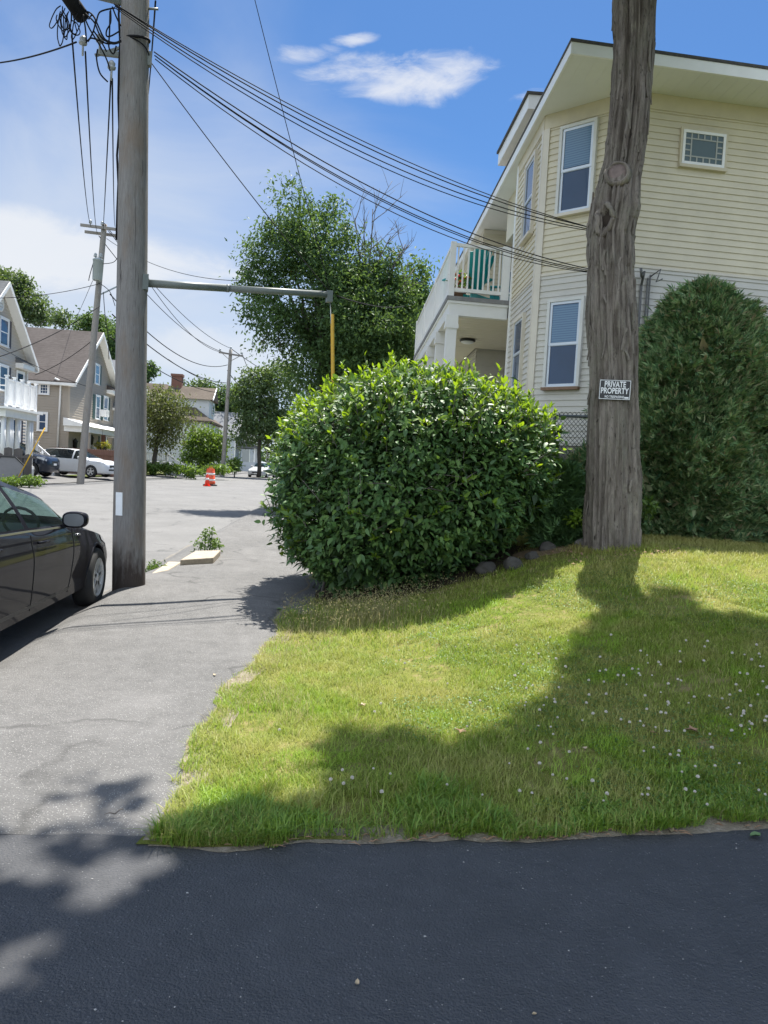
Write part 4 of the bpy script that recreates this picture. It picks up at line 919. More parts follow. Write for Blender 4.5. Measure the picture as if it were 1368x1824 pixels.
def car(name, label, ST, paint, wheel_s, wheel_r, arch_r, glass, wins, loc, rot, detail=2, group=None, cat='car', pillar=.045, spokes=5, ws=None, rear=None, door0=None):
    """car built nose towards -Y at the origin, then turned; wins: side window spans (s0, s1)"""
    root = thing(name, (0, 0, 0), label, cat, group)
    S = np.array(ST); L = S[-1, 0]
    nu = int(L/ (.03 if detail > 1 else .09)); us = np.unique(np.concatenate([np.linspace(0, L, nu), S[:2, 0]]))
    def col(i, s):       # smooth interpolation through the stations
        k = np.searchsorted(S[:, 0], s, side='right')-1; k = min(max(k, 0), len(S)-2)
        x0, x1 = S[k, 0], S[k+1, 0]; t = (s-x0)/(x1-x0)
        def sl(j):
            if j <= 0 or j >= len(S)-1: return 0.0 if j > 0 else (S[1, i]-S[0, i])/(S[1, 0]-S[0, 0])
            a = (S[j, i]-S[j-1, i])/(S[j, 0]-S[j-1, 0]); b = (S[j+1, i]-S[j, i])/(S[j+1, 0]-S[j, 0])
            return 0 if a*b <= 0 else 2*a*b/(a+b)
        h = x1-x0; m0 = sl(k)*h; m1 = sl(k+1)*h
        return (2*t**3-3*t*t+1)*S[k, i]+(t**3-2*t*t+t)*m0+(-2*t**3+3*t*t)*S[k+1, i]+(t**3-t*t)*m1
    nseg = (2, 2, 5, 7, 8, 3, 4) if detail > 1 else (1, 1, 2, 3, 4, 2, 2)
    def section(s):
        zb, zs, zt, wl, wm, wsd, wt = [col(i, s) for i in range(1, 8)]
        mid = lerp(zb, zs, .55)
        cp = [(0, zb), (wl*.86, zb), (wl, zb+.07), (wm, mid), (wsd, zs), (wt, zt-.035*min(1, (zt-zs)*4)), (wt*.62, zt-.008), (0, zt)]
        out = []
        for k in range(7):
            (x0, z0), (x1, z1) = cp[k], cp[k+1]
            for j in range(nseg[k]):
                t = j/nseg[k]; x = lerp(x0, x1, t); z = lerp(z0, z1, t)
                if k in (2, 3): x += .016*math.sin(t*PI)*(1 if k == 3 else .4)
                if k == 4 and zt-zs > .12: x += .022*math.sin(t*PI)
                if k == 3: x -= .008*math.exp(-((t-.78)/.1)**2)         # crease under the shoulder
                out.append((x, z, k, t))
        out.append((0, zt, 7, 0)); return out
    sec = [section(s) for s in us]; nv = len(sec[0])
    # half grid -> closed body
    V = []; idx = {}
    for i, s in enumerate(us):
        ring = [(x, z) for x, z, _, _ in sec[i]]
        for j, (x, z) in enumerate(ring): V.append((x, s, z))
        for j in range(nv-2, 0, -1): V.append((-ring[j][0], s, ring[j][1]))
    nr = 2*nv-2
    F = []; MI = []
    s_ws = ws or (1.6, 2.3); s_rw = rear
    for i in range(len(us)-1):
        sm = (us[i]+us[i+1])/2
        for j in range(nr):
            j2 = (j+1) % nr
            F.append((i*nr+j, (i+1)*nr+j, (i+1)*nr+j2, i*nr+j2))
            jj = j if j < nv-1 else nr-1-j
            k = sec[i][jj][2]; t = sec[i][jj][3]+.5/nseg[k]
            mi = 0
            tall = col(3, sm)-col(2, sm)
            if k == 4 and tall > .09 and .10 < t < .90 and any(a < sm < b for a, b in wins): mi = 1
            if (k in (5, 6)) and s_ws[0] < sm < s_ws[1]: mi = 2
            if (k in (5, 6)) and s_rw and s_rw[0] < sm < s_rw[1]: mi = 2
            if k == 4 and tall > .10 and mi == 0 and wins[0][0]-.5 < sm < wins[-1][1]+.1 and t < .9 and t > .1 and any(abs(sm-p) < .05 for a, b in wins for p in (a, b)): mi = 3
            MI.append(mi)
    F.append(tuple(range(nr))); MI.append(0); F.append(tuple(reversed([(len(us)-1)*nr+j for j in range(nr)]))); MI.append(0)
    me = bpy.data.meshes.new('body'); me.from_pydata(V, [], F); me.polygons.foreach_set('material_index', MI)
    bm = bmesh.new(); bm.from_mesh(me); bmesh.ops.recalc_face_normals(bm, faces=bm.faces); bm.to_mesh(me); bm.free()
    for m in (paint, glass, glass, M_DARKP, M_DARKP): me.materials.append(m)
    tmp = bpy.data.objects.new('tmp', me); COL.objects.link(tmp)
    cut = MB()
    for s in wheel_s:
        for sd in (-1, 1): cut.lathe([(arch_r, -.16), (arch_r, .22)], 48, 4, (Vector((sd*.80, s, wheel_r)), Vector((0, 1, 0)), Vector((0, 0, 1)), Vector((1, 0, 0))), smooth=False)
    cm_ = MB(); co = cut.build('cut', [paint, glass, glass, M_DARKP, M_DARKP])
    md = tmp.modifiers.new('b', 'BOOLEAN'); md.operation = 'DIFFERENCE'; md.solver = 'EXACT'; md.object = co
    dg = bpy.context.evaluated_depsgraph_get(); dg.update(); me2 = bpy.data.meshes.new_from_object(tmp.evaluated_get(dg))
    bpy.data.objects.remove(tmp); bpy.data.objects.remove(co)
    bm = bmesh.new(); bm.from_mesh(me2)
    # glazing: side windows and screens become panes of their own
    for mi, nm in ((1, 'side_window'), (2, 'windscreen')):
        fs = [f for f in bm.faces if f.material_index == mi]
        if not fs: continue
        b2 = bm.copy(); bmesh.ops.delete(b2, geom=[f for f in b2.faces if f.material_index != mi], context='FACES')
        for v in b2.verts: v.co -= v.normal*.004
        for f in b2.faces: f.material_index = 0; f.smooth = True
        todo = set(b2.faces)
        while todo:                                   # each pane an object of its own
            isl = [todo.pop()]; q = list(isl)
            while q:
                for e in q.pop().edges:
                    for g in e.link_faces:
                        if g in todo: todo.discard(g); isl.append(g); q.append(g)
            if len(isl) < 3: continue
            vm = {}; vv = []; ff = []
            for g in isl:
                r = []
                for v in g.verts:
                    if v not in vm: vm[v] = len(vv); vv.append(tuple(v.co))
                    r.append(vm[v])
                ff.append(r)
            m3 = bpy.data.meshes.new(nm); m3.from_pydata(vv, [], ff); m3.polygons.foreach_set('use_smooth', [True]*len(ff)); m3.materials.append(glass if mi == 1 else M_CGLASS); link(nm, m3, root)
        b2.free()
    bmesh.ops.delete(bm, geom=[f for f in bm.faces if f.material_index in (1, 2)], context='FACES')
    for f in bm.faces: f.smooth = f.material_index != 4
    bm.to_mesh(me2); bm.free(); me2.name = 'body'
    me2.materials.clear()
    for m in (paint, glass, glass, M_DARKP, M_DARKP): me2.materials.append(m)
    body = link('body', me2, root)
    if hasattr(me2, 'set_sharp_from_angle'): me2.set_sharp_from_angle(angle=math.radians(40))
    def P(s, k, t, sd=1, off=0.0):     # point on the side surface
        r = section(s); ks = [q for q in r if q[2] == k]; n = nseg[k]; f = t*n; j = min(int(f), n-1); base = r.index(ks[0])
        a = r[base+j]; b = r[base+j+1]; u = f-j
        return Vector((sd*(lerp(a[0], b[0], u)+off), s, lerp(a[1], b[1], u)))
    # cabin: floor, dash and seats so the glass shows something
    mb = MB(); w0 = col(5, 2.4)-.08
    mb.box((-w0, wins[0][0]-.2, .35), (w0, wins[-1][1]+.2, .5)); mb.box((-w0, wins[0][0]-.35, .5), (w0, wins[0][0]-.02, col(2, wins[0][0])+.02))
    for x in (-.38, .38):
        for s in (wins[0][1]-.12, wins[0][1]+.78):
            mb.box((x-.25, s-.5, .5), (x+.25, s, .64)); mb.bar((x, s, .6), (x, s+.2, 1.16), .46, .12, 0, up=(1, 0, 0)); mb.bar((x, s+.2, 1.2), (x, s+.23, 1.36), .24, .09, 0, up=(1, 0, 0))
    mb.build('cabin', M_SEAT, root)
    mb = MB(); 
    swp = []
    for i in range(17): a = 2*PI*i/16; swp.append((.36*-1+.17*math.cos(a), wins[0][0]+.12+.08*math.sin(a), col(2, 2.0)+.02+.15*math.sin(a)))
    mb.tube(swp, .015, 6); mb.build('steering_wheel', M_DARKP, root)
    # wheels
    for s in wheel_s:
        for sd in (-1, 1):
            xo = sd*(col(5, s)-.015+.03); fr = (Vector((xo, s, wheel_r)), Vector((0, 1, 0)), Vector((0, 0, 1)), Vector((-sd, 0, 0))); wr = wheel_r
            mb = MB(); mb.lathe([(wr*.66, .0), (wr*.74, -.012), (wr*.90, -.004), (wr*.985, .025), (wr, .06), (wr, .16), (wr*.98, .195), (wr*.66, .205)], 40, 0, fr, close=True); wh = mb.build('wheel', M_TYRE, root)
            mb = MB(); mb.lathe([(wr*.665, .004), (wr*.62, -.004), (wr*.60, .03), (wr*.60, .18), (wr*.655, .18)], 36, 0, fr, close=True)
            for k in range(spokes):
                a = 2*PI*k/spokes+.35
                for da in ((-.17, .17) if detail > 1 else (0,)):
                    e1 = Vector((0, math.cos(a), math.sin(a))); e2 = Vector((0, math.cos(a+da), math.sin(a+da)))
                    c0 = fr[0]+Vector((-sd*.02, 0, 0)); mb.bar(c0+e1*wr*.12, c0+e2*wr*.62, .05 if detail > 1 else .08, .022, 0, up=(1, 0, 0))
            mb.lathe([(0, .0), (wr*.15, .004), (wr*.18, .03), (wr*.18, .06)], 20, 0, fr); mb.build('rim', M_RIM, wh)
            mb = MB(); mb.lathe([(0, .075), (wr*.6, .076), (wr*.6, .09)], 24, 0, fr); mb.build('brake_disc', M_DARKP, wh)
    # lamps, grille, plate
    for sd in (-1, 1):
        mb = MB(); r_ = []
        for s, k, t0, t1 in ((.10, 3, .66, .98), (.22, 3, .62, .99), (.38, 3, .66, .99), (.58, 3, .78, .985)): r_.append((P(s, k, t0, sd, .008), P(s, k, t1, sd, .008)))
        for (a, b), (c, d) in zip(r_, r_[1:]): mb.quad(a, b, d, c)
        mb.build('headlight', M_LAMP, root)
        mb = MB(); r_ = []
        for s, t0, t1 in ((L-.42, .75, .97), (L-.25, .6, .98), (L-.1, .55, .98)): r_.append((P(s, 3, t0, sd, .006), P(s, 3, t1, sd, .006)))
        for (a, b), (c, d) in zip(r_, r_[1:]): mb.quad(a, b, d, c)
        mb.build('tail_light', M_RED, root)
    mb = MB(); zf = col(2, .1)
    mb.box((-.36, -.004, zf-.22), (.36, .1, zf-.08)); mb.box((-.45, -.006, zf-.40), (.45, .1, zf-.30)); mb.build('grille', M_DARKP, root)
    mb = MB(); mb.box((-.16, -.018, zf-.30), (.16, .05, zf-.20)); mb.build('number_plate', M_WHITE, root)
    d0s = door0 or wins[0][0]; mirror_s = d0s+.16
    for sd in (-1, 1):
        b0 = P(mirror_s, 4, .08, sd, -.02); mb = MB(); cx = b0+Vector((sd*.15, .0, .075))
        rings = [(-.10, .02, .02), (-.085, .075, .05), (-.04, .105, .072), (.02, .115, .078), (.075, .112, .076), (.085, .10, .066)]
        o = len(mb.v)
        for y, rx, rz in rings:
            for j in range(20):
                a = 2*PI*j/20; cxx = math.copysign(abs(math.cos(a))**.7, math.cos(a)); szz = math.copysign(abs(math.sin(a))**.7, math.sin(a)); mb.v.append((cx.x+rx*cxx, cx.y+y, cx.z+rz*szz))
        for i in range(len(rings)-1):
            for j in range(20): mb.f.append([o+i*20+j, o+i*20+(j+1)%20, o+(i+1)*20+(j+1)%20, o+(i+1)*20+j]); mb.m.append(0); mb.sm.append(True)
        mb.f.append([o+j for j in range(20)]); mb.m.append(0); mb.sm.append(True); mb.f.append([o+100+j for j in range(20)]); mb.m.append(0); mb.sm.append(False)
        mb.bar(b0+Vector((-sd*.03, 0, -.01)), cx+Vector((-sd*.04, 0, -.05)), .09, .035)
        mr_ = mb.build('wing_mirror', paint, root)
        mb = MB(); mb.add([(cx.x+.092*math.copysign(abs(math.cos(a))**.7, math.cos(a)), cx.y+.087, cx.z+.06*math.copysign(abs(math.sin(a))**.7, math.sin(a))) for a in [2*PI*j/20 for j in range(20)]], [tuple(range(20))]); mb.build('mirror_glass', M_CHROME, mr_)
    if detail > 1:
        # door gaps, handles, window trim, sill, arch lips
        for sd in (-1, 1):
            def seam(pts, w=.007, off=.0035, m=M_DARKP, nm='panel_gap'):
                mb = MB()
                for a, b in zip(pts, pts[1:]):
                    mb.bar(P(*a, sd, off-.002), P(*b, sd, off-.002), w, .006, 0, up=(1, 0, 0))
                return mb.build(nm, m, root)
            def vline(s0, s1): return [(lerp(s0, s1, i/14), 2+(i/14*2 >= 1), (i/14*2) % 1 if i < 14 else 1.0) for i in range(1, 15)]
            seam(vline(d0s+.02, d0s-.10)); seam(vline(wins[0][1]+.01, wins[0][1]+.04)); seam(vline(wins[-1][1]-.25, wins[-1][1]+.05))
            n = 40; s0, s1 = d0s+.05, wins[-1][1]
            seam([(lerp(s0, s1, i/n), 4, .07) for i in range(n+1)], .016, .006, M_CHROME, 'belt_trim')
            seam([(lerp(s0-.1, s1-.3, i/n), 2, .25) for i in range(n+1)], .03, .004, M_DARKP, 'sill_trim')
            for s in (wins[0][1]-.20, wins[-1][1]-.20):
                mb = MB(); a = P(s, 3, .80, sd, .022); b = P(s+.0, 3, .80, sd, .022); mb.tube([P(s-.11, 3, .795, sd, .006), P(s-.09, 3, .80, sd, .032), P(s, 3, .805, sd, .04), P(s+.09, 3, .80, sd, .032), P(s+.11, 3, .795, sd, .006)], .012, 8); mb.build('door_handle', paint, root)
            mb = MB(); mb.tube([P(d0s-.32, 3, .80, sd, .004), P(d0s-.26, 3, .81, sd, .008), P(d0s-.2, 3, .80, sd, .004)], .012, 8); mb.build('side_repeater', M_CHROME, root)
            for s in wheel_s:
                mb = MB(); pts = []
                for i in range(25):
                    a = math.radians(-8+i*196/24); y = s+arch_r*1.01*math.cos(a); z = wheel_r+arch_r*1.01*math.sin(a)
                    # find the side surface at that height
                    rr_ = section(min(max(y, .02), L-.02)); xx = None
                    for q0, q1 in zip(rr_, rr_[1:]):
                        if q0[2] in (1, 2, 3, 4) and (q0[1]-z)*(q1[1]-z) <= 0 and q1[1] != q0[1]: u = (z-q0[1])/(q1[1]-q0[1]); xx = lerp(q0[0], q1[0], u)
                    if xx: pts.append((sd*(xx-.006), y, z))
                mb.tube(pts, .016, 8); mb.build('arch_lip', paint, root)
            # quarter light divider
        mb = MB(); mb.box((-.6, wins[0][0]-.55, .2), (.6, wins[-1][1]+.5, .3)); mb.build('underbody', M_DARKP, root)
    root.location = loc; root.rotation_euler.z = rot
    return root
BLACKP = mat_paint('black_car_paint', (.008, .008, .012), .42, .5, 0, .02)
car('parked_car', 'glossy black sedan parked at the kerb beside the near utility pole', SEDAN_L, BLACKP, (.93, 3.94), .325, .365, M_CGLASS, ((1.60, 2.86), (2.96, 3.9)), (CARX, CARY, road_z(8)), PI, 2, rear=(3.8, 4.35), door0=1.86)
SILV = mat_paint('silver_white_paint', (.62, .64, .66), .6, .3)
NAVY = mat_paint('dark_navy_paint', (.02, .026, .04), .8, .3)
GREYS = mat_paint('pale_silver_paint', (.5, .51, .52), .7, .3)
mv = at(207, 847, 44.0)
car('minivan', 'silver white minivan parked in the driveway in front of the taupe house', VAN, SILV, (.86, 3.5), .33, .37, M_CGLASSD, ((1.35, 1.95), (2.02, 2.85), (2.93, 3.85)), (mv.x-.2, mv.y, road_z(46)+.16), math.radians(90-14), 1, cat='minivan', ws=(1.1, 2.0), rear=(3.85, 4.25))
sv = at(94, 845, 40.5)
car('suv', 'dark navy sport utility vehicle nosing out from behind the grey picket fence', SUV, NAVY, (.86, 3.5), .38, .43, M_CGLASSD, ((1.35, 1.95), (2.02, 2.85), (2.93, 3.85)), (sv.x+.1, sv.y, road_z(41)+.15), math.radians(90-6), 1, cat='suv', ws=(1.1, 2.0), rear=(3.85, 4.25))
fc = at(455, 845, 72)
car('parked_car', 'pale silver sedan facing the camera far up the street', SEDAN, GREYS, (.93, 3.62), .325, .365, M_CGLASSD, ((1.82, 2.72), (2.80, 3.62)), (fc.x, fc.y, road_z(72)), math.radians(-12), 1, rear=(3.5, 4.05))
# ================================================================ houses down the left side of the street
M_TAUPE = mat_plain('taupe_siding', (0.33, 0.29, 0.24), .55, .05, 1)
M_GREIGE = mat_plain('beige_grey_siding', (0.50, 0.455, 0.40), .55, .05, 1)
M_BLUEGREY = mat_plain('pale_blue_grey_siding', (0.46, 0.49, 0.52), .55, .05, 1)
M_WSIDE = mat_plain('white_siding', (0.62, 0.63, 0.64), .55, .05, 1)
M_GREYW = mat_plain('mid_grey_siding', (0.36, 0.37, 0.38), .55, .05, 1)
def mat_shingle(name, a, b_, sc=1.0):
    m, nt, b = new_mat(name)
    tc = nt.nodes.new('ShaderNodeTexCoord'); mp = nt.nodes.new('ShaderNodeMapping'); mp.inputs['Rotation'].default_value = (0, 0, 0); nt.links.new(tc.outputs['Object'], mp.inputs[0])
    sp = nt.nodes.new('ShaderNodeSeparateXYZ'); nt.links.new(mp.outputs[0], sp.inputs[0])
    zc = math_n(nt, 'FRACT', math_n(nt, 'MULTIPLY', sp.outputs['Z'], 6.5))
    c = mix_col(nt, ramp(nt, noise_n(nt, 3.5, 5, .7, stretch=(1, 1, 3)), [(.3, 0), (.7, 1)]), a, b_)
    c = mix_col(nt, ramp(nt, noise_n(nt, .5, 4), [(.45, 0), (.7, .5)]), c, tuple(x*.75 for x in a))
    c = mix_col(nt, ramp(nt, zc, [(0, .6), (.22, 0)]), c, tuple(x*.45 for x in a))
    nt.links.new(c, b.inputs['Base Color']); b.inputs['Roughness'].default_value = .95; b.inputs['Specular IOR Level'].default_value = .15
    bump(nt, b, zc, .4, .04); return m
M_BROOF = mat_shingle('brown_shingles', (0.070, 0.060, 0.056), (0.11, 0.097, 0.092))
M_TROOF = mat_shingle('tan_brown_shingles', (0.10, 0.083, 0.066), (0.15, 0.125, 0.105))
M_GROOF = mat_shingle('grey_shingles', (0.16, 0.165, 0.175), (0.22, 0.23, 0.245))
M_DROOF = mat_shingle('dark_grey_shingles', (0.10, 0.105, 0.11), (0.2, 0.205, 0.21))
M_GREENS = mat_plain('dark_green_shutter', (0.03, 0.075, 0.07), .5, .1, 9)
M_PURPLE = mat_plain('dark_plum_shutter', (0.04, 0.03, 0.045), .5, .1, 9)
M_BRICK = mat_plain('chimney_brick', (0.20, 0.095, 0.07), .9, .25, 14, bmp=.3)
X_, Y_ = Vector((1, 0, 0)), Vector((0, 1, 0))
def gable_house(name, label, xf, y0, y1, depth, zb, ze, ya, za, msid, mroof, ov=.45, zf=None, pale=None, step=.17):
    """house whose gable looks onto the street (+X); S side looks at the camera"""
    h = thing(name, (xf-depth/2, (y0+y1)/2, zb), label, 'house')
    o = Vector((xf, 0, 0)); w = MB(); zg0 = ze
    gp = [(y0, zb), (y1, zb), (y1, ze), (ya, za), (y0, ze)]
    clapboards(w, gp, o, Y_, X_, step, .035); clapboards(w, [(-depth, zb), (0, zb), (0, ze), (-depth, ze)], Vector((xf, y0, 0)), X_, -Y_, step, .035)
    w.build('wall', msid, h)
    c = MB(); c.prism([Vector((xf-.004, y, z)) for y, z in gp], Vector((-depth, 0, 0))); c.build('wall_core', msid, h)
    r = MB(); t = .16
    def sl(yb, zb_, s):      # one roof slope from eave to ridge, with thickness
        d = Vector((0, ya-yb, za-zb_)).normalized(); e = Vector((0, yb, zb_))-d*ov; top = Vector((0, ya, za)); n = Vector((0, -d.z*s, d.y*s)); n = n if n.z > 0 else -n
        P = [e, top, top+UP*(t/abs(n.z)), e+n*t]
        return [Vector((xf+ov, p.y, p.z)) for p in P], d
    A, dA = sl(y0, ze, 1); B, dB = sl(y1, ze, -1)
    for P in (A, B): r.prism([p+UP*.01 for p in P], Vector((-depth-2*ov, 0, 0)))
    rf = r.build('roof', mroof, h)
    f = MB()
    for P, d in ((A, dA), (B, dB)):   # rake boards and soffit on the street gable
        e, top = P[0], P[1]; q = [e-UP*.06, top-UP*.06, top+UP*.19, e+UP*.19]; f.prism([p+X_*.004 for p in q], X_*.05)
        f.prism([e-UP*.012, top-UP*.012, top+UP*.004, e+UP*.004], -X_*(ov+.02))
    for P, yw in ((A, y0), (B, y1)):
        e = P[0]; f.box((xf-depth-ov, e.y-.05, e.z-.08), (xf+ov, e.y+.04, e.z+.15)); f.box((xf-depth, min(e.y, yw), e.z-.10), (xf+ov-.02, max(e.y, yw), e.z-.06))
    f.build('rake_board', M_WHITE, h)
    # corner boards
    f = MB(); f.box((xf-.09, y0-.035, zb), (xf+.035, y0+.10, ze-.02)); f.box((xf+.003, y1-.1, zb), (xf+.035, y1+.02, ze-.02)); f.build('corner_board', pale or msid, h)
    return h
def wn(h, xf, px0, py0, px1, py1, shutters=None, style='hung', grid=(0, 0), sw=.35):
    """window on a street wall given its photo corners"""
    a = at_x(px0, py1, xf); b = at_x(px1, py0, xf); w_ = abs(b.y-a.y); h_ = b.z-a.z
    o = Vector((xf+.034, a.y, a.z)); f = window(h, o, Y_, X_, w_, h_, (M_VINYL, M_GLASS_L if random.random() < .35 else M_GLASS, M_VINYL, M_VINYL), fw=.10, style=style, grid=grid)
    if shutters:
        for y in (o.y-.12-sw, o.y+w_+.12):
            m = MB(); m.box((xf+.004, y, a.z-.05), (xf+.05, y+sw, b.z+.05))
            for k in range(8): zz = a.z+h_*(k+.5)/8; m.box((xf+.0505, y+.05, zz-.03), (xf+.062, y+sw-.05, zz+.03))
            m.build('shutter', shutters, h)
    return f
def ws(h, yf, px0, py0, px1, py1, grid=(0, 0), style='fixed'):
    a = at_y(px0, py1, yf); b = at_y(px1, py0, yf)
    return window(h, Vector((a.x, yf-.034, a.z)), X_, -Y_, b.x-a.x, b.z-a.z, (M_VINYL, M_GLASS, M_VINYL, M_VINYL), fw=.11, style=style, grid=grid)
# ---- white porch house nearest on the left
XH = -16.2; A1 = at_x(15, 503, XH+.4); R1 = at_x(66, 655, XH+.4); yc1 = at_x(48, 700, XH).y
y1 = yc1; ya = A1.y; y0 = 2*ya-y1; ze1 = R1.z+.1; zb1 = road_z(42)+.35
h1 = gable_house('gabled_house', 'beige gabled house with white balcony over a columned porch at the left edge', XH, y0, y1, 12, zb1, ze1, ya, A1.z-.15, M_GREIGE, M_DROOF, .45, pale=M_WHITE)
wn(h1, XH, -2, 572, 13, 612, M_PURPLE); wn(h1, XH, -3, 655, 12, 693, M_PURPLE); wn(h1, XH, 28, 666, 40, 700); 
wn(h1, XH, 18, 748, 34, 792, M_PURPLE); wn(h1, XH, -14, 752, 3, 792, M_PURPLE)
mb = MB(); p = at_x(-5, 545, XH+.02); pts = []
mb.lathe([(0, 0), (.33, 0), (.42, .01), (.42, .05), (.33, .055), (.33, .01)], 24, 0, (at_x(0, 540, XH+.02), Y_, UP, X_)); mb.build('round_vent', M_WHITE, h1)
ret = MB(); c = at_x(50, 650, XH+.35); ret.box((XH+.002, c.y-.9, c.z-.28), (XH+.44, c.y+.75, c.z-.02)); ret.build('eave_return', M_WHITE, h1)
ret = MB(); ret.prism([Vector((XH+.002, c.y-.9, c.z-.018)), Vector((XH+.48, c.y-.9, c.z-.018)), Vector((XH+.002, c.y-.9, c.z+.3))], Y_*1.65); ret.build('return_roof', M_DROOF, h1)
XP = XH+2.1; pf = at_x(66, 735, XP); py1_ = pf.y; py0_ = y0-.2; zfl = pf.z
mb = MB(); mb.box((XH+.02, py0_, zfl-.45), (XP, py1_, zfl-.10)); mb.build('porch_beam', M_WHITE, h1)
mb = MB(); mb.box((XH+.018, py0_-.2, zfl-.098), (XP+.22, py1_+.22, zfl)); mb.build('porch_roof', M_WHITE, h1)
zr = at_x(70, 690, XP).z
for y in [lerp(py0_+.2, py1_-.1, i/4) for i in range(5)]:
    mb = MB(); mb.box((XP-.12, y-.06, zfl), (XP, y+.06, zr+.10)); mb.box((XP-.15, y-.09, zr+.10), (XP+.03, y+.09, zr+.15)); mb.build('balcony_post', M_VINYL, h1)
rl = MB(); rl.box((XP-.09, py0_, zr-.06), (XP-.03, py1_-.1, zr)); rl.box((XP-.09, py0_, zfl+.10), (XP-.03, py1_-.1, zfl+.16)); rl.box((XH+.05, py1_-.13, zr-.061), (XP-.12, py1_-.07, zr-.001)); rl.box((XH+.05, py1_-.13, zfl+.10), (XP-.12, py1_-.07, zfl+.16)); rl = rl.build('balcony_rail', M_VINYL, h1)
n = 44
for i in range(n):
    y = lerp(py0_+.1, py1_-.2, i/(n-1)); mb = MB(); mb.box((XP-.075, y-.012, zfl+.16), (XP-.045, y+.012, zr-.06)); mb.build('baluster', M_VINYL, rl)
for i, y in enumerate([py0_+.3, py0_+2.0, py1_-3.0, py1_-2.75, py1_-.5, py1_-.2]):
    mb = MB(); mb.tube([(XP-.2, y, zb1+.35), (XP-.2, y, zfl-.45)], [.13, .105], 14); mb.box((XP-.35, y-.15, zb1+.2), (XP-.05, y+.15, zb1+.35)); mb.build('porch_column', M_WHITE, h1)
mb = MB(); mb.box((XH+.03, py0_, zb1-.5), (XP-.05, py1_-.05, zb1+.2)); mb.build('porch_floor', M_GREYW, h1)
# stairs with white railing, coming down towards the driveway
st0 = at(66, 792, 43.5); st1 = at(95, 818, 43.3)
rl = MB(); rl.bar(st0, st1, .06, .08); rl.bar(st0-UP*.72, st1-UP*.72, .06, .08); rl = rl.build('stair_rail', M_VINYL, h1)
for i in range(9):
    p = st0.lerp(st1, (i+.5)/9); mb = MB(); mb.bar(p-UP*.72, p, .035, .035); mb.build('baluster', M_VINYL, rl)
for p in (st0, st1):
    mb = MB(); mb.box((-.06, -.06, -1.1), (.06, .06, .18), 0, (p, X_, Y_, UP)); mb.box((-.09, -.09, .181), (.09, .09, .23), 0, (p, X_, Y_, UP)); mb.build('stair_post', M_VINYL, h1)
mb = MB()
for i in range(5):
    p = st0.lerp(st1, i/5); mb.box((p.x, p.y, zb1-.5), (p.x+(st1.x-st0.x)/5+.02, p.y+1.2, p.z-.95)) if p.z-.95 > zb1-.5 else None
mb.build('stairs', M_GREYW, h1) if mb.v else None
# ---- taupe house behind it
X2 = -16.0; c2 = at_x(124, 700, X2); ap2 = at_x(184, 592, X2+.45); ev = at_x(139, 674, X2+.45)
y02 = c2.y; ya2 = ap2.y; y12 = 2*ya2-y02; ze2 = at_x(124, 678, X2).z; zb2 = road_z(50)+.1
h2 = gable_house('taupe_house', 'taupe gabled house with a brown shingle roof and green shutters behind the minivan', X2, y02, y12, 14, zb2, ze2, ya2, ap2.z-.2, M_TAUPE, M_BROOF, .45, pale=M_TAUPE)
wn(h2, X2, 168, 652, 176, 682, M_GREENS, sw=.5); wn(h2, X2, 169, 707, 177, 745, M_GREENS, sw=.6); wn(h2, X2, 183, 709, 191, 747, M_GREENS, sw=.6); wn(h2, X2, 163, 798, 170, 830); wn(h2, X2, 177, 774, 188, 800, M_GREENS)
ws(h2, y02, 72, 685, 86, 701, (3, 3)); ws(h2, y02, 69, 737, 83, 766, (1, 2), 'hung')
mb = MB(); d0 = Vector((X2-.55, y02-.10, ze2-.05)); mb.tube([d0+Vector((-.3, -.25, .12)), d0+Vector((-.02, -.2, 0)), d0+Vector((.0, 0, -.35)), Vector((d0.x-.1, d0.y, zb2+.2))], .06, 8); mb.build('downspout', M_WHITE, h2)
mb = MB(); cr = at_x(198, 695, X2+.3); mb.box((X2+.002, cr.y-.2, cr.z-.25), (X2+.5, cr.y+2.0, cr.z)); mb.build('eave_return', M_WHITE, h2)
mb = MB(); mb.prism([Vector((X2+.002, cr.y-.2, cr.z+.002)), Vector((X2+.55, cr.y-.2, cr.z+.002)), Vector((X2+.002, cr.y-.2, cr.z+.4))], Y_*2.2); mb.build('return_roof', M_BROOF, h2)
p0 = at_x(128, 757, X2+1.0); zp = p0.z; ypa = at_x(128, 757, X2+.5).y; XQ = X2+1.6
mb = MB(); mb.box((X2+.02, ypa, zp-.35), (XQ, y12+.3, zp)); mb.build('porch_beam', M_WHITE, h2)
mb = MB(); mb.prism([Vector((X2+.02, ypa-.2, zp+.002)), Vector((XQ+.25, ypa-.2, zp+.002)), Vector((X2+.02, ypa-.2, zp+.5))], Y_*(y12-ypa+.6)); mb.build('porch_roof', M_WHITE, h2)
for y in (ypa+.5, ypa+4, ypa+8, y12-.2):
    mb = MB(); mb.box((XQ-.3, y-.12, zb2), (XQ-.06, y+.12, zp-.352)); mb.build('porch_column', M_BRICK if y > ypa+3 else M_TAUPE, h2)
for px, py in ((134, 792), (163, 785)):
    mb = MB(); p = at_x(px, py, X2+.15); mb.lathe([(0, -.3), (.12, -.25), (.15, .15), (.2, .2), (0, .45)], 10, 0, (p, X_, Y_, UP)); mb.build('wall_lantern', M_DARKP, h2)
ac = at_x(186, 735, X2+.25); mb = MB(); mb.box((X2+.02, ac.y-.4, ac.z-.3), (X2+.5, ac.y+.4, ac.z+.2))
for k in range(6): mb.box((X2+.501, ac.y-.35, ac.z-.27+k*.075), (X2+.515, ac.y+.35, ac.z-.235+k*.075))
mb.build('air_conditioner', M_WHITE, h2)
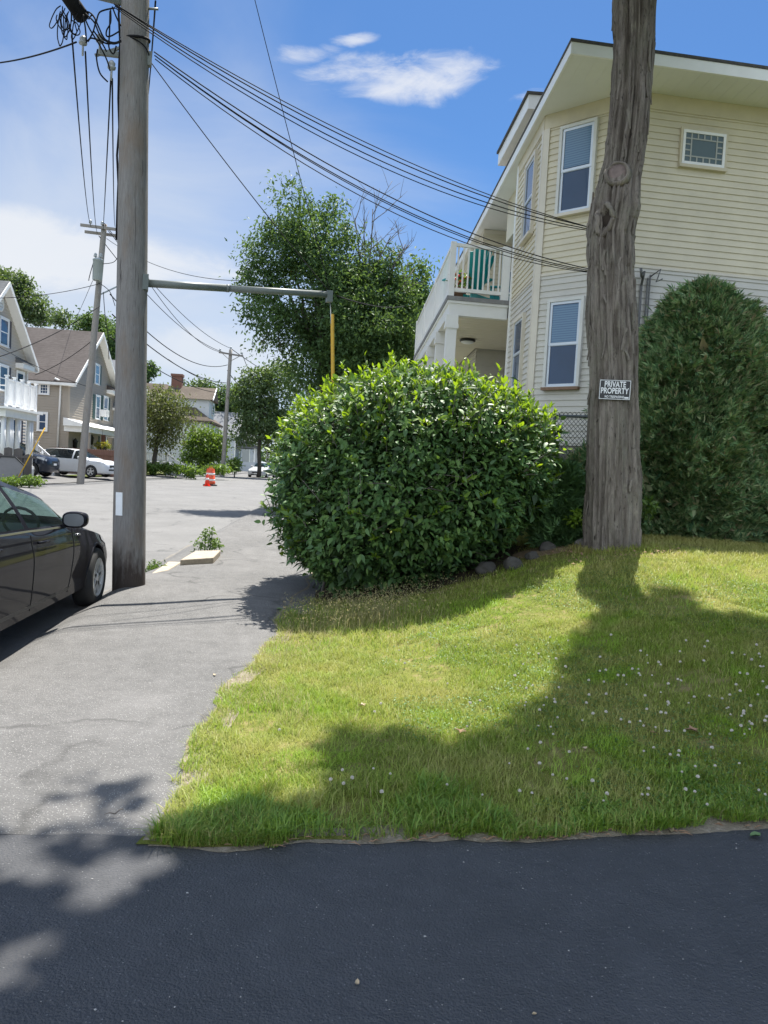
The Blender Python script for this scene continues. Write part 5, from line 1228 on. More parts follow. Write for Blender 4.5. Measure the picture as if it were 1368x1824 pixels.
fl = at(182, 797, 52); fb_ = tag(None or (lambda m: m)(bpy.data.objects.new('hanging_basket', None)), 'hanging basket of yellow flowers on the porch of the taupe house', 'flower basket'); COL.objects.link(fb_); fb_.location = fl
mb = MB(); mb.lathe([(0, -.3), (.25, -.2), (.36, .05), (.3, .06), (0, 0)], 12, 0, (fl, X_, Y_, UP)); mb.tube([fl, fl+UP*1.2], .01, 5); mb.build('basket', M_DARKP, fb_)
crown('flowers', [(tuple(fl+UP*.15), (.45, .45, .25))], 60, 6, .06, .14, mat_leaf('yellow_petals', [(.5, .35, .02), (.1, .16, .03), (.55, .42, .04)]), fb_)
# reddish picket fence beside the taupe house
def picket_fence(name, label, pts, hgt, wid, mat, gap=.01, top='flat', rails=2, vary=.0):
    f = thing(name, pts[0], label, 'fence'); m = MB(); r = MB()
    for a, b in zip(pts, pts[1:]):
        a = Vector(a); b = Vector(b); d = (b-a); L = math.hypot(d.x, d.y); ex = Vector((d.x, d.y, 0)).normalized(); n = Vector((-ex.y, ex.x, 0)); k = int(L/(wid+gap))
        for i in range(k):
            x = i*(wid+gap); z = lerp(a.z, b.z, x/L); hh = hgt+random.uniform(-vary, vary)
            P = [Vector((0, 0, 0)), Vector((wid, 0, 0)), Vector((wid, 0, hh-.06)), Vector((wid*.5, 0, hh)), Vector((0, 0, hh-.06))]
            m.prism([Vector((a.x, a.y, z))+ex*(x+p.x)+UP*p.z for p in P], n*.022)
        for j in range(rails):
            z = hgt*(.2+.6*j/max(1, rails-1)); r.bar(a+UP*z-n*.03, b+UP*z-n*.03, .04, .09)
    m.build('pickets', mat, f); r.build('rail', mat, f); return f
M_REDF = mat_plain('red_brown_fence', (0.16, 0.085, 0.065), .85, .2, 5, stretch=(4, 4, .3))
M_GREYF = mat_plain('weathered_fence', (0.105, 0.095, 0.09), .85, .25, 5, stretch=(4, 4, .3))
a = at(96, 812, 49.5); b = at(214, 820, 48.5); a.z = road_z(48)+.1; b.z = road_z(48)+.1
picket_fence('board_fence', 'red brown board fence behind the silver minivan', [a, b], 1.7, .16, M_REDF, .006, vary=.01)
a = at(-30, 850, 33); b = at(62, 850, 33.6); a.z = b.z = road_z(33)+.05
picket_fence('picket_fence', 'dark weathered picket fence at the left edge in front of the porch', [a, b], 1.5, .34, M_GREYF, .05, vary=.22)
oc = at(12, 838, 32.5); ex = Vector((1, .05, 0)).normalized(); mb = MB(); R_ = .74
mb.prism([oc+ex*R_*math.cos(PI/8+k*PI/4)+UP*R_*math.sin(PI/8+k*PI/4)*.85+Vector((0, .12, 0))*math.sin(PI/8+k*PI/4) for k in range(8)], Vector((0, .05, 0)))
tt = mb.build('table_top', mat_plain('grey_tabletop', (.17, .165, .17), .6, .1, 6)); tag(tt, 'grey octagonal tabletop leaning on the dark picket fence', 'tabletop')
mb = MB()
for k in range(8):
    a0, a1 = PI/8+k*PI/4, PI/8+(k+1)*PI/4
    p, q = [oc+ex*R_*math.cos(t)*1.0+UP*R_*math.sin(t)*.85+Vector((0, .12, 0))*math.sin(t)-Vector((0, .01, 0)) for t in (a0, a1)]; mb.bar(p, q, .05, .05)
mb.build('edge_rim', M_DARKP, tt)
# ---- further houses
def simple_windows(h, xf, rects, **k):
    for r in rects: wn(h, xf, *r, **k)
# house behind the small tree: grey roof and white lattice porch
X3 = -15.5; yA = at_x(262, 800, X3).y
h3 = gable_house('porch_house', 'grey house with a white lattice porch half hidden behind the thin dark tree', X3, 63, 73, 11, road_z(66), 5.6, 68, 9.6, M_GREYW, M_GROOF, .4, pale=M_WHITE, step=.16)
q0 = at(262, 830, 60); q1 = at(302, 832, 60); zt3 = at(290, 808, 60).z; zl = at(290, 824, 60).z; XQ3 = q1.x
mb = MB(); mb.box((q0.x-3, 60, zl-.05), (XQ3, 62.9, zl+.06)); mb.build('porch_floor', M_WHITE, h3)
mb = MB()
for i in range(46):
    x = q0.x-3+i*.13
    if x > XQ3-.05: break
    mb.bar((x, 60.02, zl-.06), (x+.5, 60.02, zl-.7), .03, .012); mb.bar((x+.5, 60.035, zl-.06), (x, 60.035, zl-.7), .03, .012)
mb.build('lattice', M_WHITE, h3)
rl = MB(); rl.box((q0.x-3, 60.0, zt3-.07), (XQ3, 60.07, zt3)); rl.box((q0.x-3, 60.0, zl+.15), (XQ3, 60.07, zl+.21)); rl.bar((XQ3, 60.03, zt3), (XQ3+1.7, 60.03, zt3-1.0), .07, .08); rl.bar((XQ3, 60.03, zl+.1), (XQ3+1.7, 60.03, zl-.9), .07, .08); rl = rl.build('railing', M_WHITE, h3)
for i in range(36):
    x = q0.x-3+i*.14
    if x > XQ3: break
    mb = MB(); mb.box((x, 60.02, zl+.2), (x+.045, 60.055, zt3-.06)); mb.build('baluster', M_WHITE, rl)
for i in range(10):
    t = (i+.5)/10; mb = MB(); mb.box((XQ3+1.7*t, 60.02, zl+.1-t), (XQ3+1.7*t+.05, 60.055, zt3-t)); mb.build('baluster', M_WHITE, rl)
for x, zz in ((XQ3, 0), (XQ3-2.4, 0), (XQ3+1.7, -1.0)):
    mb = MB(); mb.box((x-.07, 59.97, zl-1.0+max(zz, -.4)), (x+.07, 60.1, zt3+.1+zz)); mb.build('railing_post', M_WHITE, h3)
mb = MB()
for i in range(6): mb.box((XQ3+i*.28, 60.1, zl-1.2), (XQ3+i*.28+.3, 61.4, zl-.17*(i+1)))
mb.build('steps', M_GREYW, h3)
# hip roofed white house with the chimney
X4 = -14.5; 
def P4(px, py, d): return at(px, py, d)
ap = P4(318, 686, 84); a0 = P4(262, 742, 77); a1 = P4(372, 746, 80); 
h4 = thing('hip_roofed_house', (ap.x, ap.y, road_z(80)), 'white house with a brown hipped roof and a brick chimney beyond the small trees', 'house')
zE = (a1.z+a0.z)/2-.1; xr = a1.x; yr = a1.y; xl_ = xr-11; yb_ = yr+9; ax_, ay_ = ap.x, yr+4.5
mb = MB(); ring = [Vector((xl_-.4, yr-.4, zE)), Vector((xr+.4, yr-.4, zE)), Vector((xr+.4, yb_+.4, zE)), Vector((xl_-.4, yb_+.4, zE))]
zA = ap.z; t0, t1 = Vector((xl_+3.6, ay_, zA)), Vector((max(xr-5.2, xl_+3.8), ay_, zA))
mb.add(ring+[p-UP*.18 for p in ring]+[t0, t1], [(0,1,9,8), (1,2,9), (2,3,8,9), (3,0,8), (0,4,5,1), (1,5,6,2), (2,6,7,3), (3,7,4,0), (7,6,5,4)]); mb.build('roof', M_TROOF, h4)
mb = MB(); clapboards(mb, [(0, road_z(80)), (9, road_z(80)), (9, zE-.18), (0, zE-.18)], Vector((xr, yr, 0)), Y_, X_, .16); clapboards(mb, [(0, road_z(80)), (11, road_z(80)), (11, zE-.18), (0, zE-.18)], Vector((xl_, yr, 0)), X_, -Y_, .16); mb.box((xl_, yr+.005, road_z(80)), (xr-.005, yb_, zE-.185)); mb.build('wall', M_WSIDE, h4)
chp = P4(316, 680, 83); mb = MB(); mb.box((chp.x-.55, chp.y-.5, zA-1.2), (chp.x+.55, chp.y+.5, P4(316, 671, 83).z)); mb.box((chp.x-.63, chp.y-.58, P4(316, 671, 83).z), (chp.x+.63, chp.y+.58, P4(316, 671, 83).z+.25)); mb.build('chimney', M_BRICK, h4)
# dormer on the street side
dg0 = P4(352, 705, 83); dg1 = P4(383, 742, 84); mb = MB(); xd = xr-.2; yd = at_x(372, 740, xd).y; zd = P4(365, 710, 84).z
mb.box((xd-4.5, yd, zE-.3), (xd, yd+4.2, zd-.3)); dm = mb.build('dormer', M_WSIDE, h4)
mb = MB(); mb.prism([Vector((xd+.4, yd-.4, zd-.35)), Vector((xd+.4, yd+4.6, zd-.35)), Vector((xd+.4, yd+2.1, zd+1.1))], -X_*5.5); mb.build('dormer_roof', M_TROOF, dm)
mb = MB(); mb.prism([Vector((xd+.402, yd-.4, zd-.45)), Vector((xd+.402, yd-.4, zd-.28)), Vector((xd+.402, yd+2.1, zd+1.15)), Vector((xd+.402, yd+2.1, zd+.95))], X_*.08); mb.build('rake_board', M_WHITE, dm)
wn(h4, xd, 377, 722, 381, 738); wn(h4, xr, 371, 752, 375, 775, M_PURPLE); wn(h4, xr, 379, 754, 383, 777, M_PURPLE); wn(h4, xr, 371, 790, 375, 812, M_PURPLE)
# blue grey house and the dark one after it
def far_house(name, label, px_corner, d, py_e, py_a, wy, dep, ms, mr, zb):
    c = at(px_corner, py_e, d); a_ = at(px_corner, py_a, d)
    return gable_house(name, label, c.x, c.y, c.y+wy, dep, zb, c.z, c.y+wy/2, a_.z+.6, ms, mr, .4, pale=M_WHITE, step=.2), c
h5, c5 = far_house('blue_grey_house', 'pale blue grey house with a grey roof and small front porch beside the far pole', 420, 98, 773, 742, 9, 9, M_BLUEGREY, M_GROOF, road_z(98))
wn(h5, c5.x, 426, 758, 429, 770); wn(h5, c5.x, 424, 800, 428, 815)
mb = MB(); pz = at(430, 793, 98).z; mb.box((c5.x+.02, c5.y+.5, pz-.3), (c5.x+2.6, c5.y+8.5, pz)); mb.prism([Vector((c5.x+.02, c5.y+.3, pz+.002)), Vector((c5.x+2.8, c5.y+.3, pz+.002)), Vector((c5.x+.02, c5.y+.3, pz+.9))], Y_*8.4); mb.build('porch_roof', M_GROOF, h5)
for y in (.8, 3.4, 6, 8.2):
    mb = MB(); mb.box((c5.x+2.3, c5.y+y, road_z(98)), (c5.x+2.5, c5.y+y+.2, pz-.3)); mb.build('porch_column', M_WHITE, h5)
mb = MB(); mb.box((c5.x+.3, c5.y+.6, road_z(98)), (c5.x+2.5, c5.y+8.3, road_z(98)+1.3)); mb.build('porch_base', M_BLUEGREY, h5)
h6, c6 = far_house('dark_roofed_house', 'grey house with a dark steep roof at the end of the street', 446, 122, 790, 756, 10, 8, M_GREYW, M_DROOF, road_z(110))
wn(h6, c6.x, 452, 800, 458, 818, None)
# trees and lawn strip
sheet('verge', lin(0, 1, 4), lin(46, 140, 24), lambda x, y: road_z(y)+.14, M_GROUND, xf=lambda t, y: road_l(y)-1.75-14*t)
vg0 = at(20, 855, 33)
mb = MB(); mb.prism([at_z(px, py, road_z(36)+.06) for px, py in ((-40, 861), (40, 858.5), (84, 853.5), (70, 849.5), (-40, 849))], UP*.05); tag(mb.build('grass_strip', M_GROUND), kind='structure')
# ================================================================ vegetation
def limb(mb, a, b, r0, r1, n=7, wob=.08, k=7, mi=0):
    a = Vector(a); b = Vector(b); L = (b-a).length; pts = []
    for i in range(k):
        t = i/(k-1); p = a.lerp(b, t); q = mnoise.noise_vector(p*1.7)*wob*L*math.sin(t*PI); pts.append(p+q)
    mb.tube(pts, [lerp(r0, r1, i/(k-1)) for i in range(k)], n, mi)
def mat_bark(name, a, b_, c_, sv=.26, bs=1.0):
    m, nt, b = new_mat(name)
    n1 = noise_n(nt, 11, 7, .70, stretch=(1, 1, sv*.5), dist=1.6); n2 = noise_n(nt, 4, 6, .7, stretch=(1, 1, .8)); n3 = noise_n(nt, 45, 5, .75, stretch=(1, 1, .45), dist=.6)
    c = mix_col(nt, ramp(nt, n1, [(.32, 0), (.62, 1)]), a, b_); c = mix_col(nt, ramp(nt, n2, [(.5, 0), (.7, .7)]), c, c_)
    c = mix_col(nt, ramp(nt, n3, [(.55, 0), (.72, .55)]), c, tuple(x*.45 for x in a))
    n4 = noise_n(nt, 7, 8, .75, stretch=(1, 1, .7)); c = mix_col(nt, ramp(nt, n4, [(.56, 0), (.66, .6)]), c, tuple(min(1, x*1.5) for x in c_))      # lichen
    n5 = noise_n(nt, 22, 3, .6, stretch=(1, 1, .30), dist=.8); c = mix_col(nt, ramp(nt, n5, [(.62, 0), (.70, .85)]), c, tuple(x*.28 for x in a))      # dark fissures
    nt.links.new(c, b.inputs['Base Color']); b.inputs['Roughness'].default_value = .92; b.inputs['Specular IOR Level'].default_value = .15
    bump(nt, b, math_n(nt, 'ADD', n1, math_n(nt, 'MULTIPLY', n3, .5)), bs, .03); return m
M_BARK = mat_bark('grey_maple_bark', (0.115, 0.096, 0.080), (0.285, 0.250, 0.215), (0.215, 0.205, 0.16))
M_BARK2 = mat_bark('dark_bark', (0.05, 0.043, 0.036), (0.10, 0.09, 0.075), (0.09, 0.085, 0.06))
M_TWIG = mat_plain('dead_twig', (0.13, 0.115, 0.10), .9, .2, 10)
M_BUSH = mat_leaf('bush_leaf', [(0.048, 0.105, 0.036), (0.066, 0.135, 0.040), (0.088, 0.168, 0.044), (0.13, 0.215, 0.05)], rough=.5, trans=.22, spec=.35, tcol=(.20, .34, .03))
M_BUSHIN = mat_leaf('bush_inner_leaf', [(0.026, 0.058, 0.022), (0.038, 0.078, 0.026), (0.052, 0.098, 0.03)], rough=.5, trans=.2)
M_ASH = mat_leaf('ash_leaf', [(0.042, 0.090, 0.038), (0.060, 0.116, 0.044), (0.080, 0.140, 0.050)], rough=.55, trans=.32, spec=.22)
M_FAR = mat_leaf('far_leaf', [(0.05, 0.09, 0.04), (0.07, 0.115, 0.045), (0.095, 0.14, 0.05)], rough=.55, trans=.3)
M_OLIVE = mat_leaf('olive_leaf', [(0.085, 0.095, 0.035), (0.115, 0.12, 0.045), (0.10, 0.13, 0.04)], rough=.55, trans=.3)
M_BRIGHT = mat_leaf('bright_leaf', [(0.07, 0.13, 0.025), (0.10, 0.17, 0.03), (0.13, 0.2, 0.035)], rough=.5, trans=.35)
M_MAPLE = mat_leaf('maple_leaf', [(0.045, 0.1, 0.022), (0.065, 0.13, 0.028), (0.085, 0.16, 0.03)], rough=.5, trans=.28)
M_ARBO = mat_leaf('arborvitae_spray', [(0.05, 0.12, 0.06), (0.085, 0.175, 0.075), (0.13, 0.235, 0.095), (0.18, 0.29, 0.12), (0.24, 0.34, 0.15), (0.30, 0.36, 0.18), (0.28, 0.22, 0.13)], rough=.5, trans=.18, spec=.35)
M_NEEDLE = mat_leaf('juniper_spray', [(0.08, 0.16, 0.07), (0.11, 0.21, 0.08), (0.14, 0.25, 0.09)], rough=.5, trans=.2)
# ---------------------------------------------------------------- the big maple trunk on the lawn
prof = [(1005, 1040, 1146), (975, 1046, 1140), (940, 1043, 1143), (880, 1044, 1144), (800, 1046, 1139), (700, 1048, 1136), (620, 1046, 1136), (560, 1044, 1134), (480, 1047, 1128), (420, 1047, 1129), (395, 1049, 1135), (372, 1052, 1141), (350, 1057, 1141), (325, 1066, 1141), (300, 1073, 1146), (250, 1080, 1151), (170, 1089, 1159), (80, 1094, 1164), (0, 1092, 1167), (-80, 1092, 1168), (-200, 1096, 1166)]
TD = 8.75; ctr = [];
for py, l, r in prof: c = at((l+r)/2, py, TD); ctr.append((c, (r-l)/2*TD/FPX))
tb = Vector((ctr[1][0].x, ctr[1][0].y, lawn_h(ctr[1][0].x, ctr[1][0].y)))
tree = thing('maple_tree', tb, 'large grey barked maple trunk on the lawn carrying the private property sign', 'tree')
zs = [c.z for c, _ in ctr]
def tr_at(z):
    for (c0, r0), (c1, r1) in zip(ctr, ctr[1:]):
        if c0.z <= z <= c1.z or c1 is ctr[-1][0]:
            t = (z-c0.z)/(c1.z-c0.z)
            if t <= 1 or c1 is ctr[-1][0]: t = sstep(t) if 0 <= t <= 1 else t; return c0.lerp(c1, t), lerp(r0, r1, min(t, 1.0))
    return ctr[0]
NA = 220; z0 = tb.z-.25; z1 = zs[-1]; NZ = 430; V = []; F = []
dcam = (EYE-tb); dcam.z = 0; dcam.normalize(); dsd = Vector((-dcam.y, dcam.x, 0))     # dsd: towards the right of the photo
dsd = dsd if dsd.dot(CM @ Vector((1, 0, 0))) > 0 else -dsd
HOLE = at(1072, 387, TD-.25)
for i in range(NZ):
    z = lerp(z0, z1, i/(NZ-1)); c, r = tr_at(z); r *= .925; hb = z-tb.z
    for j in range(NA):
        a = 2*PI*j/NA; d = dcam*math.cos(a)+dsd*math.sin(a)
        tw = a+.16*mnoise.noise((z*.7, 3.3, 0))+.10*z*.3
        cx_, sx_ = math.cos(tw), math.sin(tw)
        ridge = 1-abs(mnoise.noise((cx_*4.2, sx_*4.2, z*.45)))*2.6
        ridge2 = 1-abs(mnoise.noise((cx_*9+5, sx_*9, z*.9)))*2.2
        fine = mnoise.noise((cx_*26, sx_*26, z*4.5))
        plate = mnoise.noise((cx_*3.2, sx_*3.2, z*1.2+9))
        q = r*(1+.045*plate)+.040*ridge+.026*ridge2+.006*fine-.038
        fl = math.exp(-hb/.40) if hb > -.1 else math.exp(.25)
        q += fl*(.012+.14*max(0, mnoise.noise((cx_*3.0, sx_*3.0, 1.7))+.05)+.03*mnoise.noise((cx_*6, sx_*6, 4)))-.035*fl
        p = c+d*q
        # swelling round the old wounds
        e = (p-HOLE); k = math.exp(-(e.length/.13)**2); rim = math.exp(-((e.length-.13)/.05)**2)
        p = p-d*k*.11+d*rim*.018*(1+mnoise.noise((cx_*9, sx_*9, z*9)))
        if 5.0 > z > 3.95: p += d*.02*mnoise.noise((cx_*5, sx_*5, z*5))*sstep((z-3.95)/.3)*sstep((5.0-z)/.3)*1.6
        V.append(tuple(p))
for i in range(NZ-1):
    for j in range(NA): F.append((i*NA+j, i*NA+(j+1) % NA, (i+1)*NA+(j+1) % NA, (i+1)*NA+j))
mb = MB(); mb.add(V, F, 0, True); # loose bark plates curling off the sides
for k in range(90):
    z = random.uniform(tb.z+.3, z1-.3); a = random.choice((-1, 1))*random.uniform(.9, 1.75) if k < 60 else random.uniform(-1, 1); c, r = tr_at(z); d = dcam*math.cos(a)+dsd*math.sin(a); t = Vector((-d.y, d.x, 0))
    L = random.uniform(.10, .36); w_ = random.uniform(.018, .05); lift = random.uniform(.005, .022)
    pts = [c+d*(r*.925+.006+lift*(0.2+s))+t*w_*q*(1-.5*s)+UP*(L*(.5-s))+t*.02*math.sin(s*3+k) for s in (0, .33, .66, 1) for q in (-.5, .5)]
    mb.add(pts+[p-d*.012 for p in pts], [(0,1,3,2), (2,3,5,4), (4,5,7,6), (8,10,11,9), (10,12,13,11), (12,14,15,13), (0,2,10,8), (2,4,12,10), (4,6,14,12), (1,9,11,3), (3,11,13,5), (5,13,15,7), (0,8,9,1), (6,7,15,14)])
trunk = mb.build('trunk', M_BARK, tree, recalc=False)
# round scar of a sawn limb with its healed collar, ragged hollow below it
sc_c = at(1097, 309, TD-.30); cc, rr0 = tr_at(sc_c.z); dn_ = (sc_c-cc); dn_.z = 0; dn_.normalize(); dn_ = (dn_+UP*.1).normalized(); ex = UP.cross(dn_).normalized(); ey = dn_.cross(ex); sc_c = cc+dn_*(rr0*.925+.0)
mb = MB(); mb.lathe([(.15, -.05), (.138, .02), (.122, .042), (.106, .040), (.098, .018)], 40, 0, (sc_c, ex, ey, dn_)); o_ = mb
for i, v in enumerate(mb.v): q = mnoise.noise_vector(Vector(v)*14)*.012; mb.v[i] = tuple(Vector(v)+q)
col_ = mb.build('scar_collar', M_BARK, tree)
mb = MB(); mb.lathe([(0, .022), (.05, .022), (.100, .020), (.100, .0)], 32, 0, (sc_c, ex, ey, dn_)); mb.build('sawn_scar', mat_plain('sawn_wood_scar', (.20, .155, .14), .9, .25, 14, bmp=.4, bscale=60), col_)
ch, rh = tr_at(HOLE.z); dh = HOLE-ch; dh.z = 0; dh.normalize(); exh = UP.cross(dh).normalized()
mb = MB(); ring = []
for i in range(20):
    a = 2*PI*i/20; rx = .055*(1+.3*math.sin(a*3+1)); rz = .12*(1+.2*math.sin(a*2)); ring.append(ch+dh*(rh*.925-.05)+exh*rx*math.cos(a)+UP*(rz*math.sin(a)+HOLE.z-ch.z))
mb.prism(ring, -dh*.03); mb.build('hollow', mat_plain('dark_hollow', (.05, .038, .030), 1, .4, 14), tree)
mb = MB(); pts = []; rad = []
for i in range(41):
    a = 2*PI*i/40; p = ch+dh*(rh*.925-.012+.02*math.sin(a*2+.6))+exh*(.082*(1+.22*math.sin(a*3+1)))*math.cos(a)+UP*(.155*(1+.15*math.sin(a*2))*math.sin(a)+HOLE.z-ch.z); pts.append(p+mnoise.noise_vector(p*11)*.016); rad.append(.030+.016*mnoise.noise(p*9))
mb.tube(pts, rad, 12)
for i, v in enumerate(mb.v): mb.v[i] = tuple(Vector(v)+mnoise.noise_vector(Vector(v)*26)*.010)
mb.build('hollow_rim', M_BARK, tree)
# crown above the frame: limbs and leaves placed where their shade reaches the lawn and the driveway
def inside(poly, x, y):
    r = np.zeros(len(x), bool); n = len(poly); j = n-1
    for i in range(n):
        xi, yi = poly[i]; xj, yj = poly[j]
        c = ((yi > y) != (yj > y)) & (x < (xj-xi)*(y-yi)/((yj-yi) if yj != yi else 1e-9)+xi); r ^= c; j = i
    return r
SD = np.array(SUN_DIR)
def gz_np(x, y):
    s = np.clip((y-2.0)/6.6, 0, 1); s = s*s*(3-2*s); t = np.clip((x+.35)/4.3, 0, 1); t = t*t*(3-2*t)*.88; return np.where(x > -.6, t*s, 0)
# lit islands on the ground (world metres), everything else near here lies in the crown's shade
def lawn_hit(px, py):
    """where the ray of a photo pixel meets the lawn or the paving"""
    v = ray(px, py); t = 1.0
    while t < 30:
        p = EYE+v*t
        if p.z < (lawn_h(p.x, p.y) if p.x > -.6 and p.y > 3.2 else 0.0): return (p.x, p.y)
        t += .01
    return (p.x, p.y)
SHADE = [lawn_hit(px, py) for px, py, z in SHADE_PX]
LITS = [[lawn_hit(px, py) for px, py, z in L] for L in LIT_PX]
cand = []
want = N_CANOPY
top = tr_at(z1)[0]
tries = 0; Ps = []; total = 0
while total < want and tries < 60:
    tries += 1; n = 6000
    c = np.stack([RNG.uniform(-5.5, 12, n), RNG.uniform(.5, 15, n), RNG.uniform(7.6, 15.5, n)], 1)
    e = ((c[:, 0]-3.4)/8.2)**2+((c[:, 1]-7.5)/8.0)**2+((c[:, 2]-10.6)/5.6)**2
    c = c[e < 1]
    g = np.zeros(len(c))
    for _ in range(3):
        t = (c[:, 2]-g)/SD[2]; gx = c[:, 0]-SD[0]*t; gy = c[:, 1]-SD[1]*t; g = gz_np(gx, gy)
    k = inside(SHADE, gx, gy)
    for L in LITS: k &= ~inside(L, gx, gy)
    # leave nothing hanging into the picture
    v = (c-np.array(EYE)) @ np.array(CM); px = PCX+FPX*v[:, 0]/-v[:, 2]; py = PCY-FPX*v[:, 1]/-v[:, 2]
    k &= ~((v[:, 2] < -.2) & (px > -60) & (px < 1440) & (py > -70))
    c = c[k]; Ps.append(c); total += len(c)
C_ = np.concatenate(Ps)[:want]
per = 26; ci = np.repeat(np.arange(len(C_)), per); P = C_[ci]+RNG.normal(size=(len(ci), 3))*np.array([.17, .17, .14])
v = (P-np.array(EYE)) @ np.array(CM); px = PCX+FPX*v[:, 0]/-v[:, 2]; py = PCY-FPX*v[:, 1]/-v[:, 2]
P = P[~((v[:, 2] < -.2) & (px > -20) & (px < 1390) & (py > -25))]
g = np.zeros(len(P))
for _ in range(3):
    t = (P[:, 2]-g)/SD[2]; gx = P[:, 0]-SD[0]*t; gy = P[:, 1]-SD[1]*t; g = gz_np(gx, gy)
k = inside(SHADE, gx+RNG.normal(size=len(gx))*.06, gy+RNG.normal(size=len(gx))*.08)
for L in LITS: k &= ~inside(L, gx, gy)
P = P[k]
n = len(P); L_ = .14*RNG.uniform(.7, 1.25, n)
Vv, Ff = leaves_np(P, rand_dirs(n)+np.array([0, 0, -.4]), rand_dirs(n)*.7+np.array([0, 0, .9]), L_, L_*.85)
np_mesh('crown', Vv, Ff, M_MAPLE, tree)
mb = MB(); fork = Vector(tr_at(z1)[0])
limb(mb, fork-UP*.3, fork+Vector((.1, -.2, 5.5)), .28, .07, 14, .05, 9)
for a, L, h in ((260, 5.5, 5.0), (305, 5, 4.8), (268, 3.0, 6), (325, 6.2, 5.2), (278, 4.4, 4.4), (288, 6.5, 5)):
    d = Vector((math.cos(math.radians(a)), math.sin(math.radians(a)), 0)); b0 = fork+UP*random.uniform(0, 1.6); b1 = b0+d*L+UP*h*.8; limb(mb, b0, b1, .14, .03, 9, .07, 8)
    for k in range(5):
        t = random.uniform(.35, .95); p = b0.lerp(b1, t); limb(mb, p, p+Vector((random.uniform(-1.5, 1.5), random.uniform(-1.5, 1.5), random.uniform(.2, 1.4))), .04, .01, 6, .1, 6)
mb.build('limbs', M_BARK, tree)
# ---------------------------------------------------------------- sign on the trunk
sgc = at(1084, 690, TD-.345); cz, rz = tr_at(sgc.z); 
sn = (EYE-sgc); sn.z = 0; sn = (Matrix.Rotation(math.radians(3), 3, 'Z') @ sn).normalized(); sx = UP.cross(sn).normalized(); tilt = math.radians(.5)
sx, su = sx*math.cos(tilt)-UP*math.sin(tilt)*-1*-1, None
sx = (sx).normalized(); su = sn.cross(sx).normalized(); su = su if su.z > 0 else -su
SW, SH = .335, .218; sgc = cz+sn*(rz*.925+.040)
sign = thing('warning_sign', sgc, 'small black and white private property no trespassing sign nailed to the maple trunk', 'sign')
M_SBLK = mat_plain('sign_black', (.016, .016, .017), .35, .2, 12); M_SWHT = mat_plain('sign_white', (.72, .73, .74), .4, .08, 14)
fr = (sgc, sx, sn, su)
mb = MB(); mb.box((-SW/2, -.004, -SH/2), (SW/2, 0, SH/2), 0, fr); mb.build('panel', M_SBLK, sign)
mb = MB(); t = .006; g = .004
for lo, hi in (((-SW/2+g, .0005, SH/2-g-t), (SW/2-g, .0022, SH/2-g)), ((-SW/2+g, .0005, -SH/2+g), (SW/2-g, .0022, -SH/2+g+t)), ((-SW/2+g, .0005, -SH/2+g+t), (-SW/2+g+t, .0022, SH/2-g-t)), ((SW/2-g-t, .0005, -SH/2+g+t), (SW/2-g, .0022, SH/2-g-t))): mb.box(lo, hi, 0, fr)
mb.box((SW/2-.062, .0005, -SH/2+.016), (SW/2-.018, .0021, -SH/2+.034), 0, fr); mb.build('border', M_SWHT, sign)
def text_mesh(s, size, wide, cz_, nm, bold=.0):
    cu = bpy.data.curves.new('t', 'FONT'); cu.body = s; cu.size = size; cu.align_x = 'CENTER'; cu.align_y = 'CENTER'; cu.extrude = .0006; cu.offset = bold; cu.space_character = 1.02
    o = bpy.data.objects.new('t', cu); COL.objects.link(o); dg = bpy.context.evaluated_depsgraph_get(); dg.update()
    me = bpy.data.meshes.new_from_object(o.evaluated_get(dg)); bpy.data.objects.remove(o); bpy.data.curves.remove(cu)
    xs = [v.co.x for v in me.vertices]; k = wide/(max(xs)-min(xs)); mx = (max(xs)+min(xs))/2; ys = [v.co.y for v in me.vertices]; my = (max(ys)+min(ys))/2
    for v in me.vertices: v.co = sgc+sx*((v.co.x-mx)*k)+su*(v.co.y-my+cz_)+sn*(.0016+v.co.z)
    me.materials.clear(); me.materials.append(M_SWHT); me.name = nm; return link(nm, me, sign)
text_mesh('PRIVATE', .088, .225, .060, 'lettering', .0022); text_mesh('PROPERTY', .088, .295, -.011, 'lettering', .0022); text_mesh('NO TRESPASSING', .036, .205, -.077, 'lettering', .0008)
for dx, dz in ((-.15, .096), (.15, .096), (-.15, -.096), (.15, -.096)):
    mb = MB(); mb.lathe([(.0, .004), (.004, .003), (.005, .001)], 8, 0, (sgc+sx*dx+su*dz, sx, su, sn)); mb.build('nail', M_GALV, sign)
